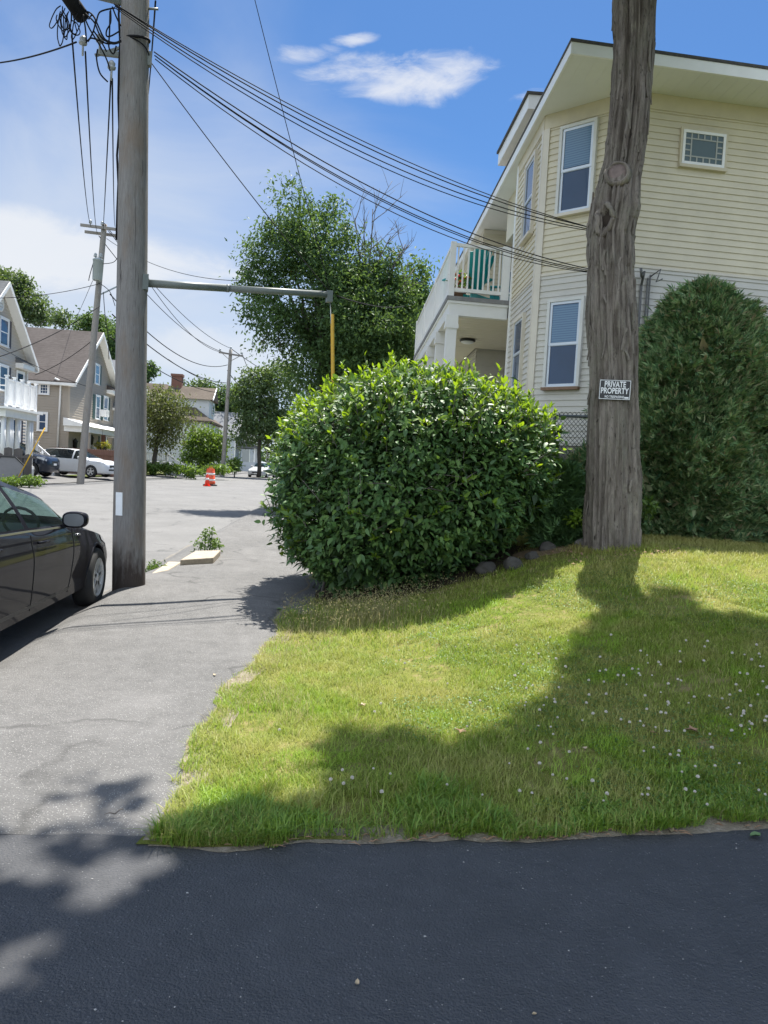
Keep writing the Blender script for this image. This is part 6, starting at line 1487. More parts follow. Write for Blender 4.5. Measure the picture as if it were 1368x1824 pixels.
# ---------------------------------------------------------------- the big rounded bush
BC = Vector((1.21, 9.62, 0)); bush = thing('rounded_bush', (1.36, 10.35, lawn_h(1.36, 10.35)), 'big rounded bright green leafy bush between the sidewalk and the maple trunk', 'bush')
def bush_r(u, zt):
    """half width of the bush in direction angle u at relative height 0..1"""
    return 1
def bush_surface(n):
    """points on the rounded hull: broad dome on top, belly, undercut foot"""
    a = RNG.uniform(0, 2*PI, n); h = RNG.random(n)
    return a, h
def hull(a, h):
    # profile of half width with height (0 foot .. 1 top)
    xs = np.array([0, .10, .22, .38, .55, .70, .80, .88, .945, .98, 1.0]); rs = np.array([.58, .74, .92, 1.0, 1.0, .97, .91, .80, .61, .39, .0])
    r = np.interp(h, xs, rs); ca, sa = np.cos(a), np.sin(a)
    e = 2.6; k = (np.abs(ca)**e+np.abs(sa)**e)**(-1/e)
    rx, ry = 1.62, 1.85
    lump = 1+.035*np.sin(a*3+h*4+1)+.035*np.sin(a*7-h*9)+.03*np.sin(a*11+h*17+2)
    x = BC.x+rx*r*ca*k*lump; y = BC.y+ry*r*sa*k*lump
    zb = np.array([lawn_h(q, w) for q, w in zip(x, y)]) if len(x) < 200000 else 0
    ztop = 2.82+.03*np.sin(a*2)-.30*((x-BC.x)/1.8)**2+.09*(x-BC.x)-.10*((y-BC.y)/1.85)**2-.04*(x-BC.x)
    return np.stack([x, y, zb+.05+h*(ztop-zb-.05)], 1)
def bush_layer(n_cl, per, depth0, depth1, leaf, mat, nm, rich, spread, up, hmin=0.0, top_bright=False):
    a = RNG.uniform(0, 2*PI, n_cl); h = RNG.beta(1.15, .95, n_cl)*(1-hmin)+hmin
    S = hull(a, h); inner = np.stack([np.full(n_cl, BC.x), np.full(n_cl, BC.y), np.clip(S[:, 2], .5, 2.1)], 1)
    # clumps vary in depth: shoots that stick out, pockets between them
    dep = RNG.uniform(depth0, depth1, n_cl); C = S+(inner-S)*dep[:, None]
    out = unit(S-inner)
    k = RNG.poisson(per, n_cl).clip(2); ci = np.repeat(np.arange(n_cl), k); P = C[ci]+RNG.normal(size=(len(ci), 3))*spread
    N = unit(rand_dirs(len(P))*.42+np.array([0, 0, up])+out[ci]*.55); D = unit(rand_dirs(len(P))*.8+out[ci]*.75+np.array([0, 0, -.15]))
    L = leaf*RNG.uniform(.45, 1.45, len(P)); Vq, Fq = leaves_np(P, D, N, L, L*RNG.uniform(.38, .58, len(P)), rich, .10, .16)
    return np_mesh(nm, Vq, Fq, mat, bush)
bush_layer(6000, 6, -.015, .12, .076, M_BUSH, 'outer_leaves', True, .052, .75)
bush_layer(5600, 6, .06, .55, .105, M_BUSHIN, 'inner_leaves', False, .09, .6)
# upright new shoots over the top and some stray sprays on the sides
ns = 680; a = RNG.uniform(0, 2*PI, ns); h = np.where(RNG.random(ns) < .82, RNG.uniform(.72, 1, ns), RNG.uniform(.15, .8, ns)); S = hull(a, h); inner = np.array([BC.x, BC.y, 1.2]); out = unit(S-inner)
PP, DD, NN, LL = [], [], [], []; mb = MB()
for i in range(ns):
    d = Vector(out[i])*.5+Vector((random.uniform(-.4, .4), random.uniform(-.4, .4), .8 if h[i] > .75 else .1)); d.normalize(); L = random.uniform(.04, .15) if random.random() < .88 else random.uniform(.15, .28); b0 = Vector(S[i])-d*.10
    mb.tube([b0, b0+d*(L*.5+.1)+UP*.0, b0+d*(L+.1)], [.004, .003, .0015], 4, 0, False)
    for j in range(int(5+L*22)):
        t = random.uniform(.25, 1.05); q = Vector((random.uniform(-1, 1), random.uniform(-1, 1), random.uniform(-.2, 1))).normalized(); PP.append(b0+d*(L+.1)*t); DD.append(q*.8+d*.6); NN.append(d*.7+UP*.5+q.cross(d)*.4); LL.append(.085*random.uniform(.6, 1.2))
Vq, Fq = leaves_np(np.array(PP), np.array(DD), np.array(NN), np.array(LL), np.array(LL)*.42, True, .12, .12)
M_SHOOT = mat_leaf('new_shoot_leaf', [(0.11, 0.20, 0.02), (0.15, 0.25, 0.028), (0.20, 0.30, 0.035)], rough=.5, trans=.42, spec=.35, tcol=(.35, .45, .02)); np_mesh('shoots', Vq, Fq, M_SHOOT, bush); tag(mb.build('shoot_stems', M_TWIG, bush), kind='stuff')
mb = MB()
for k in range(46):
    p = Vector((BC.x+random.uniform(-1.1, 1.1), BC.y+random.uniform(-.7, .6), 0)); p.z = lawn_h(p.x, p.y)-.05; a = random.uniform(0, 2*PI)
    q = Vector((BC.x+1.6*math.cos(a)*random.uniform(.4, 1), BC.y+1.1*math.sin(a)*random.uniform(.4, 1), random.uniform(1.0, 2.4))); limb(mb, p, q, .022, .006, 6, .12, 7); mb.build('stem', M_TWIG, bush); mb = MB()
for k in range(40):
    a = random.uniform(PI*1.05, PI*1.95); hh = random.uniform(.1, .6); S = hull(np.array([a]), np.array([hh]))[0]; p = Vector(S); q = p+Vector((random.uniform(-.35, .35), random.uniform(-.12, .1), random.uniform(-.15, .3))); limb(mb, p, q, .006, .002, 5, .15, 5); mb.build('stem', M_TWIG, bush); mb = MB()
# ---------------------------------------------------------------- arborvitae hedge right of the trunk
def arbo(nm, label, cx, cy, rx, ry, zb_, zt, n, seedk, mat=M_ARBO, lean=0.0, prof=None, spray=.085, grp=None, cat='evergreen shrub'):
    t = thing(nm, (cx, cy, zb_), label, cat, grp)
    xs, rs = prof or (np.array([0, .06, .2, .4, .55, .7, .82, .92, .97, 1.0]), np.array([.80, .93, 1.0, .98, .90, .77, .60, .40, .22, .02]))
    n_cl = n//14; a = RNG.uniform(0, 2*PI, n_cl); h = RNG.random(n_cl)**.9; r = np.interp(h, xs, rs); lump = 1+np.array([.56*mnoise.noise((math.cos(q)*2.2+seedk*7, math.sin(q)*2.2, w_*4.4))+.40*mnoise.noise((math.cos(q)*4.5+seedk*3, math.sin(q)*4.5, w_*9)) for q, w_ in zip(a, h)])+RNG.normal(size=n_cl)*.035
    dep = np.where(RNG.random(n_cl) < .72, RNG.uniform(.9, 1.08, n_cl), RNG.uniform(.6, .92, n_cl))+(RNG.random(n_cl) < .05)*RNG.uniform(.04, .16, n_cl)
    C = np.stack([cx+rx*r*np.cos(a)*lump*dep, cy+ry*r*np.sin(a)*lump*dep, zb_+h*(zt-zb_)], 1); out = np.stack([np.cos(a), np.sin(a), np.full(n_cl, .35)], 1); out = unit(out)
    k = RNG.poisson(14, n_cl).clip(3); ci = np.repeat(np.arange(n_cl), k)
    fan = unit(np.stack([-np.sin(a), np.cos(a), np.zeros(n_cl)], 1)*RNG.normal(size=(n_cl, 1))+np.array([0, 0, 1.0])*RNG.normal(size=(n_cl, 1)))   # sprays of a clump spread in one plane
    keep_ = RNG.random(len(ci)) < .62; ci = ci[keep_]
    D = unit(out[ci]*.8+fan[ci]*RNG.normal(size=len(ci))[:, None]*.6+np.array([0, 0, .10])+rand_dirs(len(ci))*.4); P = C[ci]+RNG.normal(size=(len(ci), 3))*.05
    N = unit(np.cross(fan[ci], out[ci])*.8+rand_dirs(len(ci))*.5+np.array([0, 0, .35])); S = unit(np.cross(D, N)); L = spray*RNG.uniform(.7, 1.5, len(ci))
    PP, DD, LL, NN = [], [], [], []
    for k_, an in enumerate((-1.0, -.55, 0, .5, .95)):      # a flat fan of five blades
        PP.append(P+D*(L*(.30-.22*abs(an)))[:, None]); DD.append(D*math.cos(an)+S*math.sin(an)); LL.append(L*(1-.42*abs(an))); NN.append(N)
    L = np.concatenate(LL); Vq, Fq = leaves_np(np.concatenate(PP), np.concatenate(DD), np.concatenate(NN), L, L*.22, False, .04, .10)
    np_mesh('foliage', Vq, Fq, mat, t)
    tn = n//26; a = RNG.uniform(0, 2*PI, tn); h = RNG.random(tn)**.8; r = np.interp(h, xs, rs); lump = 1+np.array([.56*mnoise.noise((math.cos(q)*2.2+seedk*7, math.sin(q)*2.2, w_*4.4))+.40*mnoise.noise((math.cos(q)*4.5+seedk*3, math.sin(q)*4.5, w_*9)) for q, w_ in zip(a, h)])
    out = np.stack([np.cos(a), np.sin(a), np.full(tn, .7)], 1); P = np.stack([cx+rx*r*np.cos(a)*lump, cy+ry*r*np.sin(a)*lump, zb_+h*(zt-zb_)], 1); D = unit(unit(out)+rand_dirs(tn)*.6); L = spray*RNG.uniform(.9, 1.7, tn)
    Vq, Fq = leaves_np(P, D, unit(rand_dirs(tn)+np.array([0, 0, .5])), L, L*.13, False, .03, .15); np_mesh('long_sprays', Vq, Fq, mat, t)
    core_n = n//5; a = RNG.uniform(0, 2*PI, core_n); h = RNG.random(core_n); r = np.interp(h, xs, rs)*RNG.uniform(.3, .85, core_n); P = np.stack([cx+rx*r*np.cos(a), cy+ry*r*np.sin(a), zb_+h*(zt-zb_)], 1)
    L = np.full(core_n, .24); Vq, Fq = leaves_np(P, rand_dirs(core_n), rand_dirs(core_n), L, L*.5); np_mesh('inner_foliage', Vq, Fq, mat, t)
    mb = MB(); limb(mb, (cx, cy, zb_-.1), (cx, cy, zb_+(zt-zb_)*.8), .07, .02, 8, .02); mb.build('trunk', M_BARK2, t); return t
arbo('arborvitae', 'tall dark green arborvitae with a pointed top behind the maple trunk', 5.28, 10.35, 1.10, .92, lawn_h(5, 10), 4.34, 105000, 1)
arbo('arborvitae', 'broader arborvitae at the right edge of the picture, lower than the pointed one', 6.9, 10.75, 1.35, 1.0, lawn_h(6.9, 10.5), 3.95, 70000, 2)
arbo('yew_shrub', 'dark evergreen shrub in the shade of the foundation behind the left side of the trunk', 3.80, 10.35, .50, .36, lawn_h(3.7, 10), 1.95, 9000, 3, M_ARBO)
JX, JY = lawn_hit(1002, 972); JY += .05
arbo('juniper', 'small feathery light green juniper seedling between the bush and the stones', JX, JY, .24, .22, lawn_h(JX, JY), lawn_h(JX, JY)+.85, 5200, 4, M_NEEDLE, spray=.12, prof=(np.array([0, .15, .5, .8, 1]), np.array([.6, 1, .75, .4, .02])))
# ---------------------------------------------------------------- trees down the street
def tree_make(nm, label, base, trunk_h, r, blobs, n_cl, per, spread, leaf, mat, grp=None, bark=None, limbs=8, surf=.6, up=.5, cat='tree', keep=None, wr=.5):
    t = thing(nm, base, label, cat, grp); b = Vector(base)
    o, C = crown('crown', blobs, n_cl, per, spread, leaf, mat, t, surf, up, keep, False, wr)
    mb = MB(); cen = Vector(blobs[0][0]); topp = Vector((b.x+(cen.x-b.x)*.7, b.y+(cen.y-b.y)*.7, max(b.z+trunk_h, cen.z-.2*blobs[0][1][2])))
    limb(mb, b-UP*.2, topp, r, r*.45, 10, .03, 8)
    for k in range(limbs):
        tgt = Vector(C[RNG.integers(len(C))]); s = b.lerp(topp, random.uniform(.45, 1)); limb(mb, s, s.lerp(tgt, .92), r*.35, r*.05, 6, .08, 7)
    mb.build('trunk', bark or M_BARK2, t); return t
def B(px, py, d, wpx, hpx, dz=None):      # blob from a photo ellipse at a distance
    c = at(px, py, d); return (tuple(c), (wpx*d/FPX, (dz or wpx)*d/FPX, hpx*d/FPX))
D1 = 27.0
big = [B(545, 520, D1, 66, 70), B(510, 440, D1, 42, 52), B(590, 455, D1-.5, 44, 66), B(665, 575, D1, 60, 90), B(462, 505, D1, 34, 40), B(480, 565, D1-1, 40, 30), B(640, 650, D1, 85, 66), B(560, 640, D1+.5, 60, 62), B(695, 650, D1+.5, 48, 85), B(520, 365, D1, 15, 42), B(500, 352, D1, 12, 30), B(547, 372, D1, 9, 26), B(590, 395, D1, 20, 40), B(612, 370, D1, 9, 22), B(450, 450, D1, 18, 26), B(690, 520, D1, 36, 36), B(480, 610, D1, 26, 16), B(640, 510, D1, 40, 40), B(715, 545, D1, 24, 40), B(440, 420, D1, 14, 14), B(690, 475, D1, 30, 30), B(662, 462, D1, 24, 26), B(722, 510, D1, 18, 28), B(540, 430, D1+1, 40, 60), B(650, 590, D1-1, 70, 60), B(700, 600, D1, 46, 70), B(620, 520, D1-1, 50, 50), B(600, 560, D1+1, 60, 80)]
bb = at(600, 852, D1); big_tree = tree_make('ash_tree', 'tall dark green leafy tree beyond the bush with bare dead branches at its top right', (bb.x, bb.y, road_z(27)+.3), 3.0, .26, big, 1500, 40, .23, .155, M_ASH, limbs=18, surf=.7, bark=M_BARK2, wr=.42)
mb = MB()
def twig(a, b, r, depth):
    limb(mb, a, b, r, r*.45, 5, .05, 6)
    if depth == 0: return
    L = (b-a).length
    for k in range(4 if depth > 1 else 3):
        t = random.uniform(.3, 1.0); s = a.lerp(b, t); d = (b-a).normalized(); q = Vector((random.uniform(-1, 1), random.uniform(-.6, .6), random.uniform(-.3, .6))); twig(s, s+(d*.75+q*.75).normalized()*L*random.uniform(.32, .55), r*.5, depth-1)
for (x0, y0_, x1, y1_) in ((652, 540, 664, 372), (650, 520, 632, 388), (655, 500, 696, 420), (670, 540, 722, 435), (690, 560, 738, 478), (650, 500, 648, 400), (668, 530, 714, 448)):
    mb = MB(); twig(at(x0, y0_, D1-.3), at(x1, y1_, D1-.3), .032, 2); mb.build('dead_branch', M_TWIG, big_tree)
for (x0, y0_, x1, y1_) in ((480, 590, 466, 615), (495, 600, 500, 625), (470, 585, 452, 600)): mb = MB(); twig(at(x0, y0_, D1-.3), at(x1, y1_, D1-.3), .02, 1); mb.build('dead_branch', M_TWIG, big_tree)
specs = [
 ('street_tree', 'mid green rounded tree at the end of the street left of the big dark tree', 462, 835, 70, [B(462, 695, 70, 34, 38), B(432, 708, 70, 20, 24), B(495, 700, 70, 32, 54), B(468, 745, 70, 40, 34), B(448, 672, 70, 16, 14), B(500, 775, 70, 36, 36), B(440, 770, 70, 24, 22)], 420, 26, .4, .32, M_FAR),
 ('street_tree', 'dark tree behind the brick chimney house', 362, 830, 105, [B(352, 695, 105, 24, 18), B(378, 705, 105, 22, 18), B(360, 725, 105, 40, 30)], 260, 22, .6, .45, M_FAR),
 ('street_tree', 'dark tree between the far pole and the mid green tree', 425, 830, 105, [B(420, 735, 105, 34, 40), B(405, 720, 105, 16, 30)], 260, 22, .6, .45, M_ASH),
 ('street_tree', 'large tree spreading above the roofs at the left edge', 40, 820, 66, [B(15, 528, 66, 34, 34), B(50, 545, 66, 30, 26), B(-20, 510, 66, 40, 34), B(75, 565, 66, 16, 14), B(106, 564, 64, 16, 14), B(35, 505, 66, 18, 16)], 420, 26, .34, .30, M_FAR),
 ('pine_tree', 'dark pine top showing just behind the ridge of the brown roof', 170, 800, 80, [B(165, 580, 80, 24, 14), B(185, 585, 80, 16, 12)], 120, 24, .5, .35, M_ASH),
 ('street_tree', 'dark tree glimpsed between the taupe house and the near pole', 205, 815, 75, [B(203, 615, 75, 20, 30), B(215, 640, 75, 20, 40)], 200, 26, .5, .32, M_ASH),
 ('pine_tree', 'small pine top showing just right of the near pole', 262, 800, 95, [B(264, 658, 95, 12, 9), B(255, 670, 95, 10, 10)], 50, 24, .35, .4, M_ASH),
 ('yard_tree', 'thin brownish green tree in front of the white lattice porch', 273, 830, 57, [B(290, 730, 57, 34, 40), B(272, 760, 57, 26, 40), B(318, 745, 57, 26, 34), B(262, 715, 57, 18, 24), B(300, 780, 57, 22, 22)], 330, 20, .34, .22, M_OLIVE),
 ('yard_shrub', 'bright green feathery shrub behind the orange barrel', 358, 838, 72, [B(366, 792, 72, 28, 30), B(384, 798, 72, 18, 24), B(352, 815, 72, 26, 20), B(348, 785, 72, 16, 22)], 280, 24, .34, .27, M_BRIGHT),
 ('yard_shrub', 'low shrub at the foot of the far pole', 418, 836, 66, [B(418, 828, 66, 8, 10)], 50, 20, .2, .2, M_BRIGHT),
 ('street_tree', 'dark leafy tree beside the balcony, right of the big tree', 735, 850, 34, [B(735, 560, 34, 26, 60), B(742, 490, 34, 10, 22)], 200, 26, .4, .2, M_ASH),
]
for nm, lab, px, py, d, blobs, nc, per_, sp_, lf, mt in specs:
    b = at(px, py, d); shrub = nm == 'yard_shrub'
    tree_make(nm, lab, (b.x, b.y, min(b.z, road_z(b.y)+.25)), .3 if shrub else 2.0, .06 if shrub else .2, blobs, nc, per_, sp_, lf, mt, limbs=6, cat='shrub' if shrub else 'tree')
# hostas and low planting in front of the lattice porch
lowb = [B(275, 832, 56.5, 18, 5), B(305, 834, 56.5, 20, 5), B(340, 838, 55.5, 16, 6), B(385, 835, 58, 20, 4)]
t_ = thing('flower_bed', at(300, 840, 56.5), 'low leafy planting along the foot of the lattice porch', 'planting'); crown('foliage', lowb, 160, 14, .18, .25, M_BRIGHT, t_)
t_ = thing('ivy_clump', at(40, 858, 32), 'low green weeds growing at the foot of the dark picket fence', 'weeds'); crown('foliage', [B(55, 856, 32, 18, 4), B(20, 858, 31.8, 22, 3)], 120, 14, .10, .12, M_BRIGHT, t_)
# distant wood closing the view all round
far_b = []
for a in range(-80, 100, 4):
    if -24 < a < -2 and False: continue
    R = random.uniform(170, 230); h = random.uniform(7, 10); d = heading(a+random.uniform(-1, 1)); far_b.append(((d.x*R, d.y*R, h*.55), (11, 11, h)))
o, _ = crown('distant_wood', far_b, 2200, 16, 1.6, 1.5, M_FAR, None, .8); tag(o, 'distant line of green trees at the end of the street', 'trees', kind='stuff')
# ================================================================ lawn grass, flowers, stones, small things
M_GRASS = None
def mat_grass():
    m, nt, b = new_mat('lawn_grass_blade')
    g = nt.nodes.new('ShaderNodeNewGeometry')
    c = ramp(nt, g.outputs['Random Per Island'], [(0, (0.16, 0.25, 0.03)), (.35, (0.22, 0.32, 0.04)), (.7, (0.28, 0.36, 0.05)), (.9, (0.36, 0.38, 0.10)), (1, (0.46, 0.40, 0.2))])
    # dry, straw coloured patches and lusher ones
    f = ramp(nt, noise_n(nt, 1.1, 5, .65), [(.44, 0), (.62, 1)]); c = mix_col(nt, math_n(nt, 'MULTIPLY', f, .6), c, (0.50, 0.45, 0.17))
    f2 = ramp(nt, noise_n(nt, 1.9, 4, .6, stretch=(1, 1, 1)), [(.52, 0), (.64, .8)]); c = mix_col(nt, f2, c, (0.25, 0.42, 0.03))
    tc = nt.nodes.new('ShaderNodeTexCoord'); sp = nt.nodes.new('ShaderNodeSeparateXYZ'); nt.links.new(tc.outputs['Object'], sp.inputs[0])
    dry = ramp(nt, math_n(nt, 'DIVIDE', math_n(nt, 'ADD', sp.outputs['Y'], math_n(nt, 'MULTIPLY', noise_n(nt, 1.3, 4), 2.0)), 12.0), [(.62, 0), (.82, 1)])
    dry = math_n(nt, 'MULTIPLY', dry, ramp(nt, math_n(nt, 'DIVIDE', sp.outputs['X'], 6.0), [(.30, 0), (.50, 1)])); c = mix_col(nt, math_n(nt, 'MULTIPLY', dry, .6), c, (0.46, 0.38, 0.15))
    nt.links.new(c, b.inputs['Base Color']); b.inputs['Roughness'].default_value = .5; b.inputs['Specular IOR Level'].default_value = .35
    t = nt.nodes.new('ShaderNodeBsdfTranslucent'); nt.links.new(mix_col(nt, .35, c, (.35, .42, .03)), t.inputs['Color'])
    mx = nt.nodes.new('ShaderNodeMixShader'); mx.inputs[0].default_value = .38; nt.links.new(b.outputs[0], mx.inputs[1]); nt.links.new(t.outputs[0], mx.inputs[2]); nt.links.new(mx.outputs[0], nt.nodes['Material Output'].inputs['Surface']); return m
M_GRASS = mat_grass()
def lawn_left_np(y): return -0.62+0.1*np.maximum(0, y-4)+0.04*np.sin(y*2.1)+0.03*np.sin(y*5.3+1)
def lawn_front_np(x): return 3.20+0.055*x+0.02*np.sin(x*4.1)+0.015*np.sin(x*9.7+1)
def lawn_z_np(x, y): 
    s = np.clip((y-2.0)/6.6, 0, 1); s = s*s*(3-2*s); t = np.clip((x+.35)/4.3, 0, 1); t = t*t*(3-2*t)*.88
    return -0.1+0.0068*np.maximum(0, y-2)+.1+t*s
def blades(n, xr, yr, keep, len0, len1, wid, lean, nm, mat, label, fall=1.0, segs=2, zoff=0.0):
    x = RNG.uniform(*xr, n); y = yr[0]+(yr[1]-yr[0])*RNG.random(n)**fall
    k = keep(x, y); x = x[k]; y = y[k]; n = len(x); z = lawn_z_np(x, y)-.004+zoff
    ln = RNG.uniform(len0, len1, n); 
    cl = np.array([mnoise.noise((a*1.1, b*1.1, 7)) for a, b in zip(x, y)]); cl2 = np.array([mnoise.noise((a*5.5, b*5.5, 2)) for a, b in zip(x, y)]); ln *= np.clip(1+.55*cl+.5*cl2, .3, 2)
    edge = np.exp(-np.maximum(0, y-lawn_front_np(x))/.35); ln *= 1+.55*edge
    a = RNG.uniform(0, 2*PI, n); ld = RNG.uniform(.1, lean, n); d = np.stack([np.cos(a)*ld, np.sin(a)*ld, np.ones(n)], 1); d = unit(d); s = np.stack([-np.sin(a), np.cos(a), np.zeros(n)], 1)
    P = np.stack([x, y, z], 1); h = np.stack([np.cos(a), np.sin(a), np.zeros(n)], 1); w_ = (wid*RNG.uniform(.6, 1.4, n))[:, None]; L = ln[:, None]
    m_ = P+d*L*.55; t = P+d*L*.85+h*L*.38*RNG.uniform(.2, 1.3, n)[:, None]-np.array([0, 0, .10])*L*RNG.random(n)[:, None]
    V = np.stack([P-s*w_, P+s*w_, m_-s*w_*.8, m_+s*w_*.8, t], 1).reshape(-1, 3); o = np.arange(n)[:, None]*5
    ob = np_mesh(nm, V, [o+np.array([[0, 1, 3, 2]]), o+np.array([[2, 3, 4]])], mat); return tag(ob, label, 'grass', kind='stuff')
def on_lawn(x, y):
    r = np.array([mnoise.noise((a*9, b*9, 4)) for a, b in zip(x, y)])*.06
    k = (x > lawn_left_np(y)-.015+r) & (y > lawn_front_np(x)+.000+r)
    k &= ~(((x-1.22)/1.4)**2+((y-9.55)/1.12)**2 < 1)
    bare = np.array([mnoise.noise((a*1.7+3, b*1.7, 11)) for a, b in zip(x, y)]); k &= ~((bare > .34) & (RNG.random(len(x)) < .75))
    # thin, dry turf under the trunk and in the shade of the bush
    thin = 1.15*np.exp(-(((x-3.4)/.75)**2+((y-8.25)/.42)**2))+np.exp(-(((x-1.6)/1.6)**2+((y-8.6)/.40)**2)); k &= RNG.random(len(x)) > thin*.75
    return k
blades(190000, (-.7, 4.2), (3.1, 6.3), on_lawn, .028, .075, .0017, .9, 'lawn_grass', M_GRASS, 'short mown grass of the lawn nearest the driveway', 1.15)
blades(190000, (-.5, 9), (5.6, 10.8), on_lawn, .03, .075, .0024, .9, 'lawn_grass', M_GRASS, 'short mown sunlit grass of the upper lawn around the trunk', 1.0)
M_LUSH = mat_leaf('lush_grass_blade', [(0.10, 0.20, 0.03), (0.16, 0.27, 0.04), (0.24, 0.34, 0.06)], rough=.45, trans=.35, tcol=(.3, .42, .03))
def near_edge(x, y):
    n1 = np.array([mnoise.noise((a*2.2, 5, 1)) for a in x]); return on_lawn(x, y) & (y < lawn_front_np(x)+.05+.42*np.clip(.5+n1*1.4, 0, 1))
blades(26000, (-.66, 4), (3.15, 3.8), near_edge, .03, .09, .0032, 1.5, 'edge_grass', M_LUSH, 'longer lush grass hanging over the driveway edge', 1.0)
def side_edge(x, y):
    n1 = np.array([mnoise.noise((b*2.2, 5, 9)) for b in y]); return on_lawn(x, y) & (x < lawn_left_np(y)+.03+.22*np.clip(.5+n1*1.4, 0, 1))
blades(16000, (-.66, .6), (3.2, 8.6), side_edge, .04, .10, .0026, 1.3, 'verge_grass', M_GRASS, 'grass along the sidewalk edge of the lawn', 1.0)
def collar(x, y):
    r = np.hypot(x-3.42, y-8.50); return (r > .30) & (r < .62) & (y < 8.7) & (RNG.random(len(x)) < np.clip(1.5-2.0*(r-.30)/.32, .15, 1))
blades(9000, (2.6, 4.3), (7.7, 8.7), collar, .05, .13, .0026, 1.0, 'trunk_grass', M_GRASS, 'longer uncut grass standing round the foot of the maple trunk')
def tuft(x, y): return on_lawn(x, y) & (np.exp(-(((x-.55)/.55)**2+((y-7.35)/.38)**2)) > RNG.random(len(x))*1.1)
M_SEED = mat_leaf('seed_grass', [(0.27, 0.24, 0.12), (0.36, 0.31, 0.17), (0.20, 0.22, 0.07)], rough=.7, trans=.35, tcol=(.4, .36, .18))
blades(5600, (-.6, 1.8), (6.4, 8.4), tuft, .15, .28, .0013, .5, 'seeding_grass', M_SEED, 'tall straw coloured seeding grass in front of the bush')
# fluffy seed heads on those stems
n = 4200; x = RNG.normal(.55, .40, n); y = RNG.normal(7.35, .24, n); z = lawn_z_np(x, y)+RNG.uniform(.12, .30, n); L = RNG.uniform(.008, .022, n)
k = x > lawn_left_np(y)+.02; x, y, z, L = x[k], y[k], z[k], L[k]; Vq, Fq = leaves_np(np.stack([x, y, z], 1), rand_dirs(len(x))+np.array([0, 0, .6]), rand_dirs(len(x)), L, L*.4); tag(np_mesh('seed_heads', Vq, Fq, M_SEED), 'pale airy seed heads over the tall grass by the bush', 'grass', kind='stuff')
def strip2(x, y): return on_lawn(x, y) & (x < lawn_left_np(y)+.45+.2*np.sin(y*3)) 
blades(3800, (-.6, .9), (4.6, 7.4), strip2, .07, .15, .0013, .7, 'dry_grass', M_SEED, 'thin dry grass stems along the sidewalk side of the lawn')
# clover leaves as a low green mat in patches
def clover_ok(x, y): 
    c = np.array([mnoise.noise((a*.9+20, b*.9, 3)) for a, b in zip(x, y)]); return on_lawn(x, y) & (c > -.05) & (x > .6)
n = 26000; x = RNG.uniform(.5, 4.2, n); y = RNG.uniform(3.4, 7.4, n); k = clover_ok(x, y); x, y = x[k], y[k]; z = lawn_z_np(x, y)+RNG.uniform(.015, .04, len(x)); L = RNG.uniform(.010, .018, len(x)); d = rand_dirs(len(x)); d[:, 2] *= .25
M_CLOV = mat_leaf('clover_leaf', [(0.075, 0.15, 0.04), (0.10, 0.19, 0.05)], rough=.5, trans=.3)
Vq, Fq = leaves_np(np.stack([x, y, z], 1), d, rand_dirs(len(x))*.3+np.array([0, 0, 1.0]), L, L*.95); tag(np_mesh('clover_leaves', Vq, Fq, M_CLOV), 'clover leaves matted into the shaded lawn', 'ground cover', kind='stuff')
# clover blossoms, one object each
M_CLOVER = mat_plain('clover_blossom', (.58, .54, .48), .7, .2, 60); M_STALK = mat_plain('green_stalk', (.08, .14, .03), .6, .2, 20)
pv, pf = [], []
mb = MB()
for i in range(46):
    t = (i+.5)/46; zc = 1-1.45*t; rr_ = math.sqrt(max(0, 1-zc*zc)); a = i*2.39996; d = Vector((rr_*math.cos(a), rr_*math.sin(a), zc)); b = d*.0045; tip = d*.0105+UP*.0025; s = d.orthogonal().normalized()*.0022; s2 = d.cross(s)
    mb.add([b+s, b+s2, b-s, b-s2, tip], [(0, 1, 4), (1, 2, 4), (2, 3, 4), (3, 0, 4)])
mbs = MB(); mbs.tube([(0, 0, -.07), (.003, 0, -.03), (0, 0, 0)], .0011, 5)
mb2 = MB(); mb2.v = list(mb.v); mb2.f = list(mb.f); mb2.m = list(mb.m); mb2.sm = list(mb.sm); mb2.tube([(0, 0, -.07), (.003, 0, -.03), (0, 0, 0)], .0011, 5, 1)
first = None; spots = []
CLOV = [(x, y) for x, y in CLOVER_PX]
cnt = 0; tries = 0
while cnt < 165 and tries < 4000:
    tries += 1
    if cnt < len(CLOV): px, py = CLOV[cnt]
    else:
        px = random.uniform(600, 1366); py = random.uniform(1130, 1450)
        if random.random() > sstep((px-560)/700)*(.12+.88*math.exp(-((py-1225-(px-1100)*.16)/80)**2))*(.25+.75*(mnoise.noise((px*.011, py*.016, 4)) > -.05)): continue
    q_ = lawn_hit(px, py+8); p = Vector((q_[0], q_[1], lawn_h(*q_)+.055))
    lab = 'small round white clover blossom standing up from the lawn grass'
    if first is None: first = mb2.build('clover_flower', [M_CLOVER, M_STALK]); o = first; tag(o, lab, 'flower', 'white clover blossoms on the lawn')
    else: o = first.copy(); COL.objects.link(o)
    o.location = p; s = random.uniform(.6, 1.15)*(1.0+.06*max(0, p.y-5)); o.scale = (s, s, s); o.rotation_euler = (random.uniform(-.3, .3), random.uniform(-.3, .3), random.uniform(0, 6)); cnt += 1
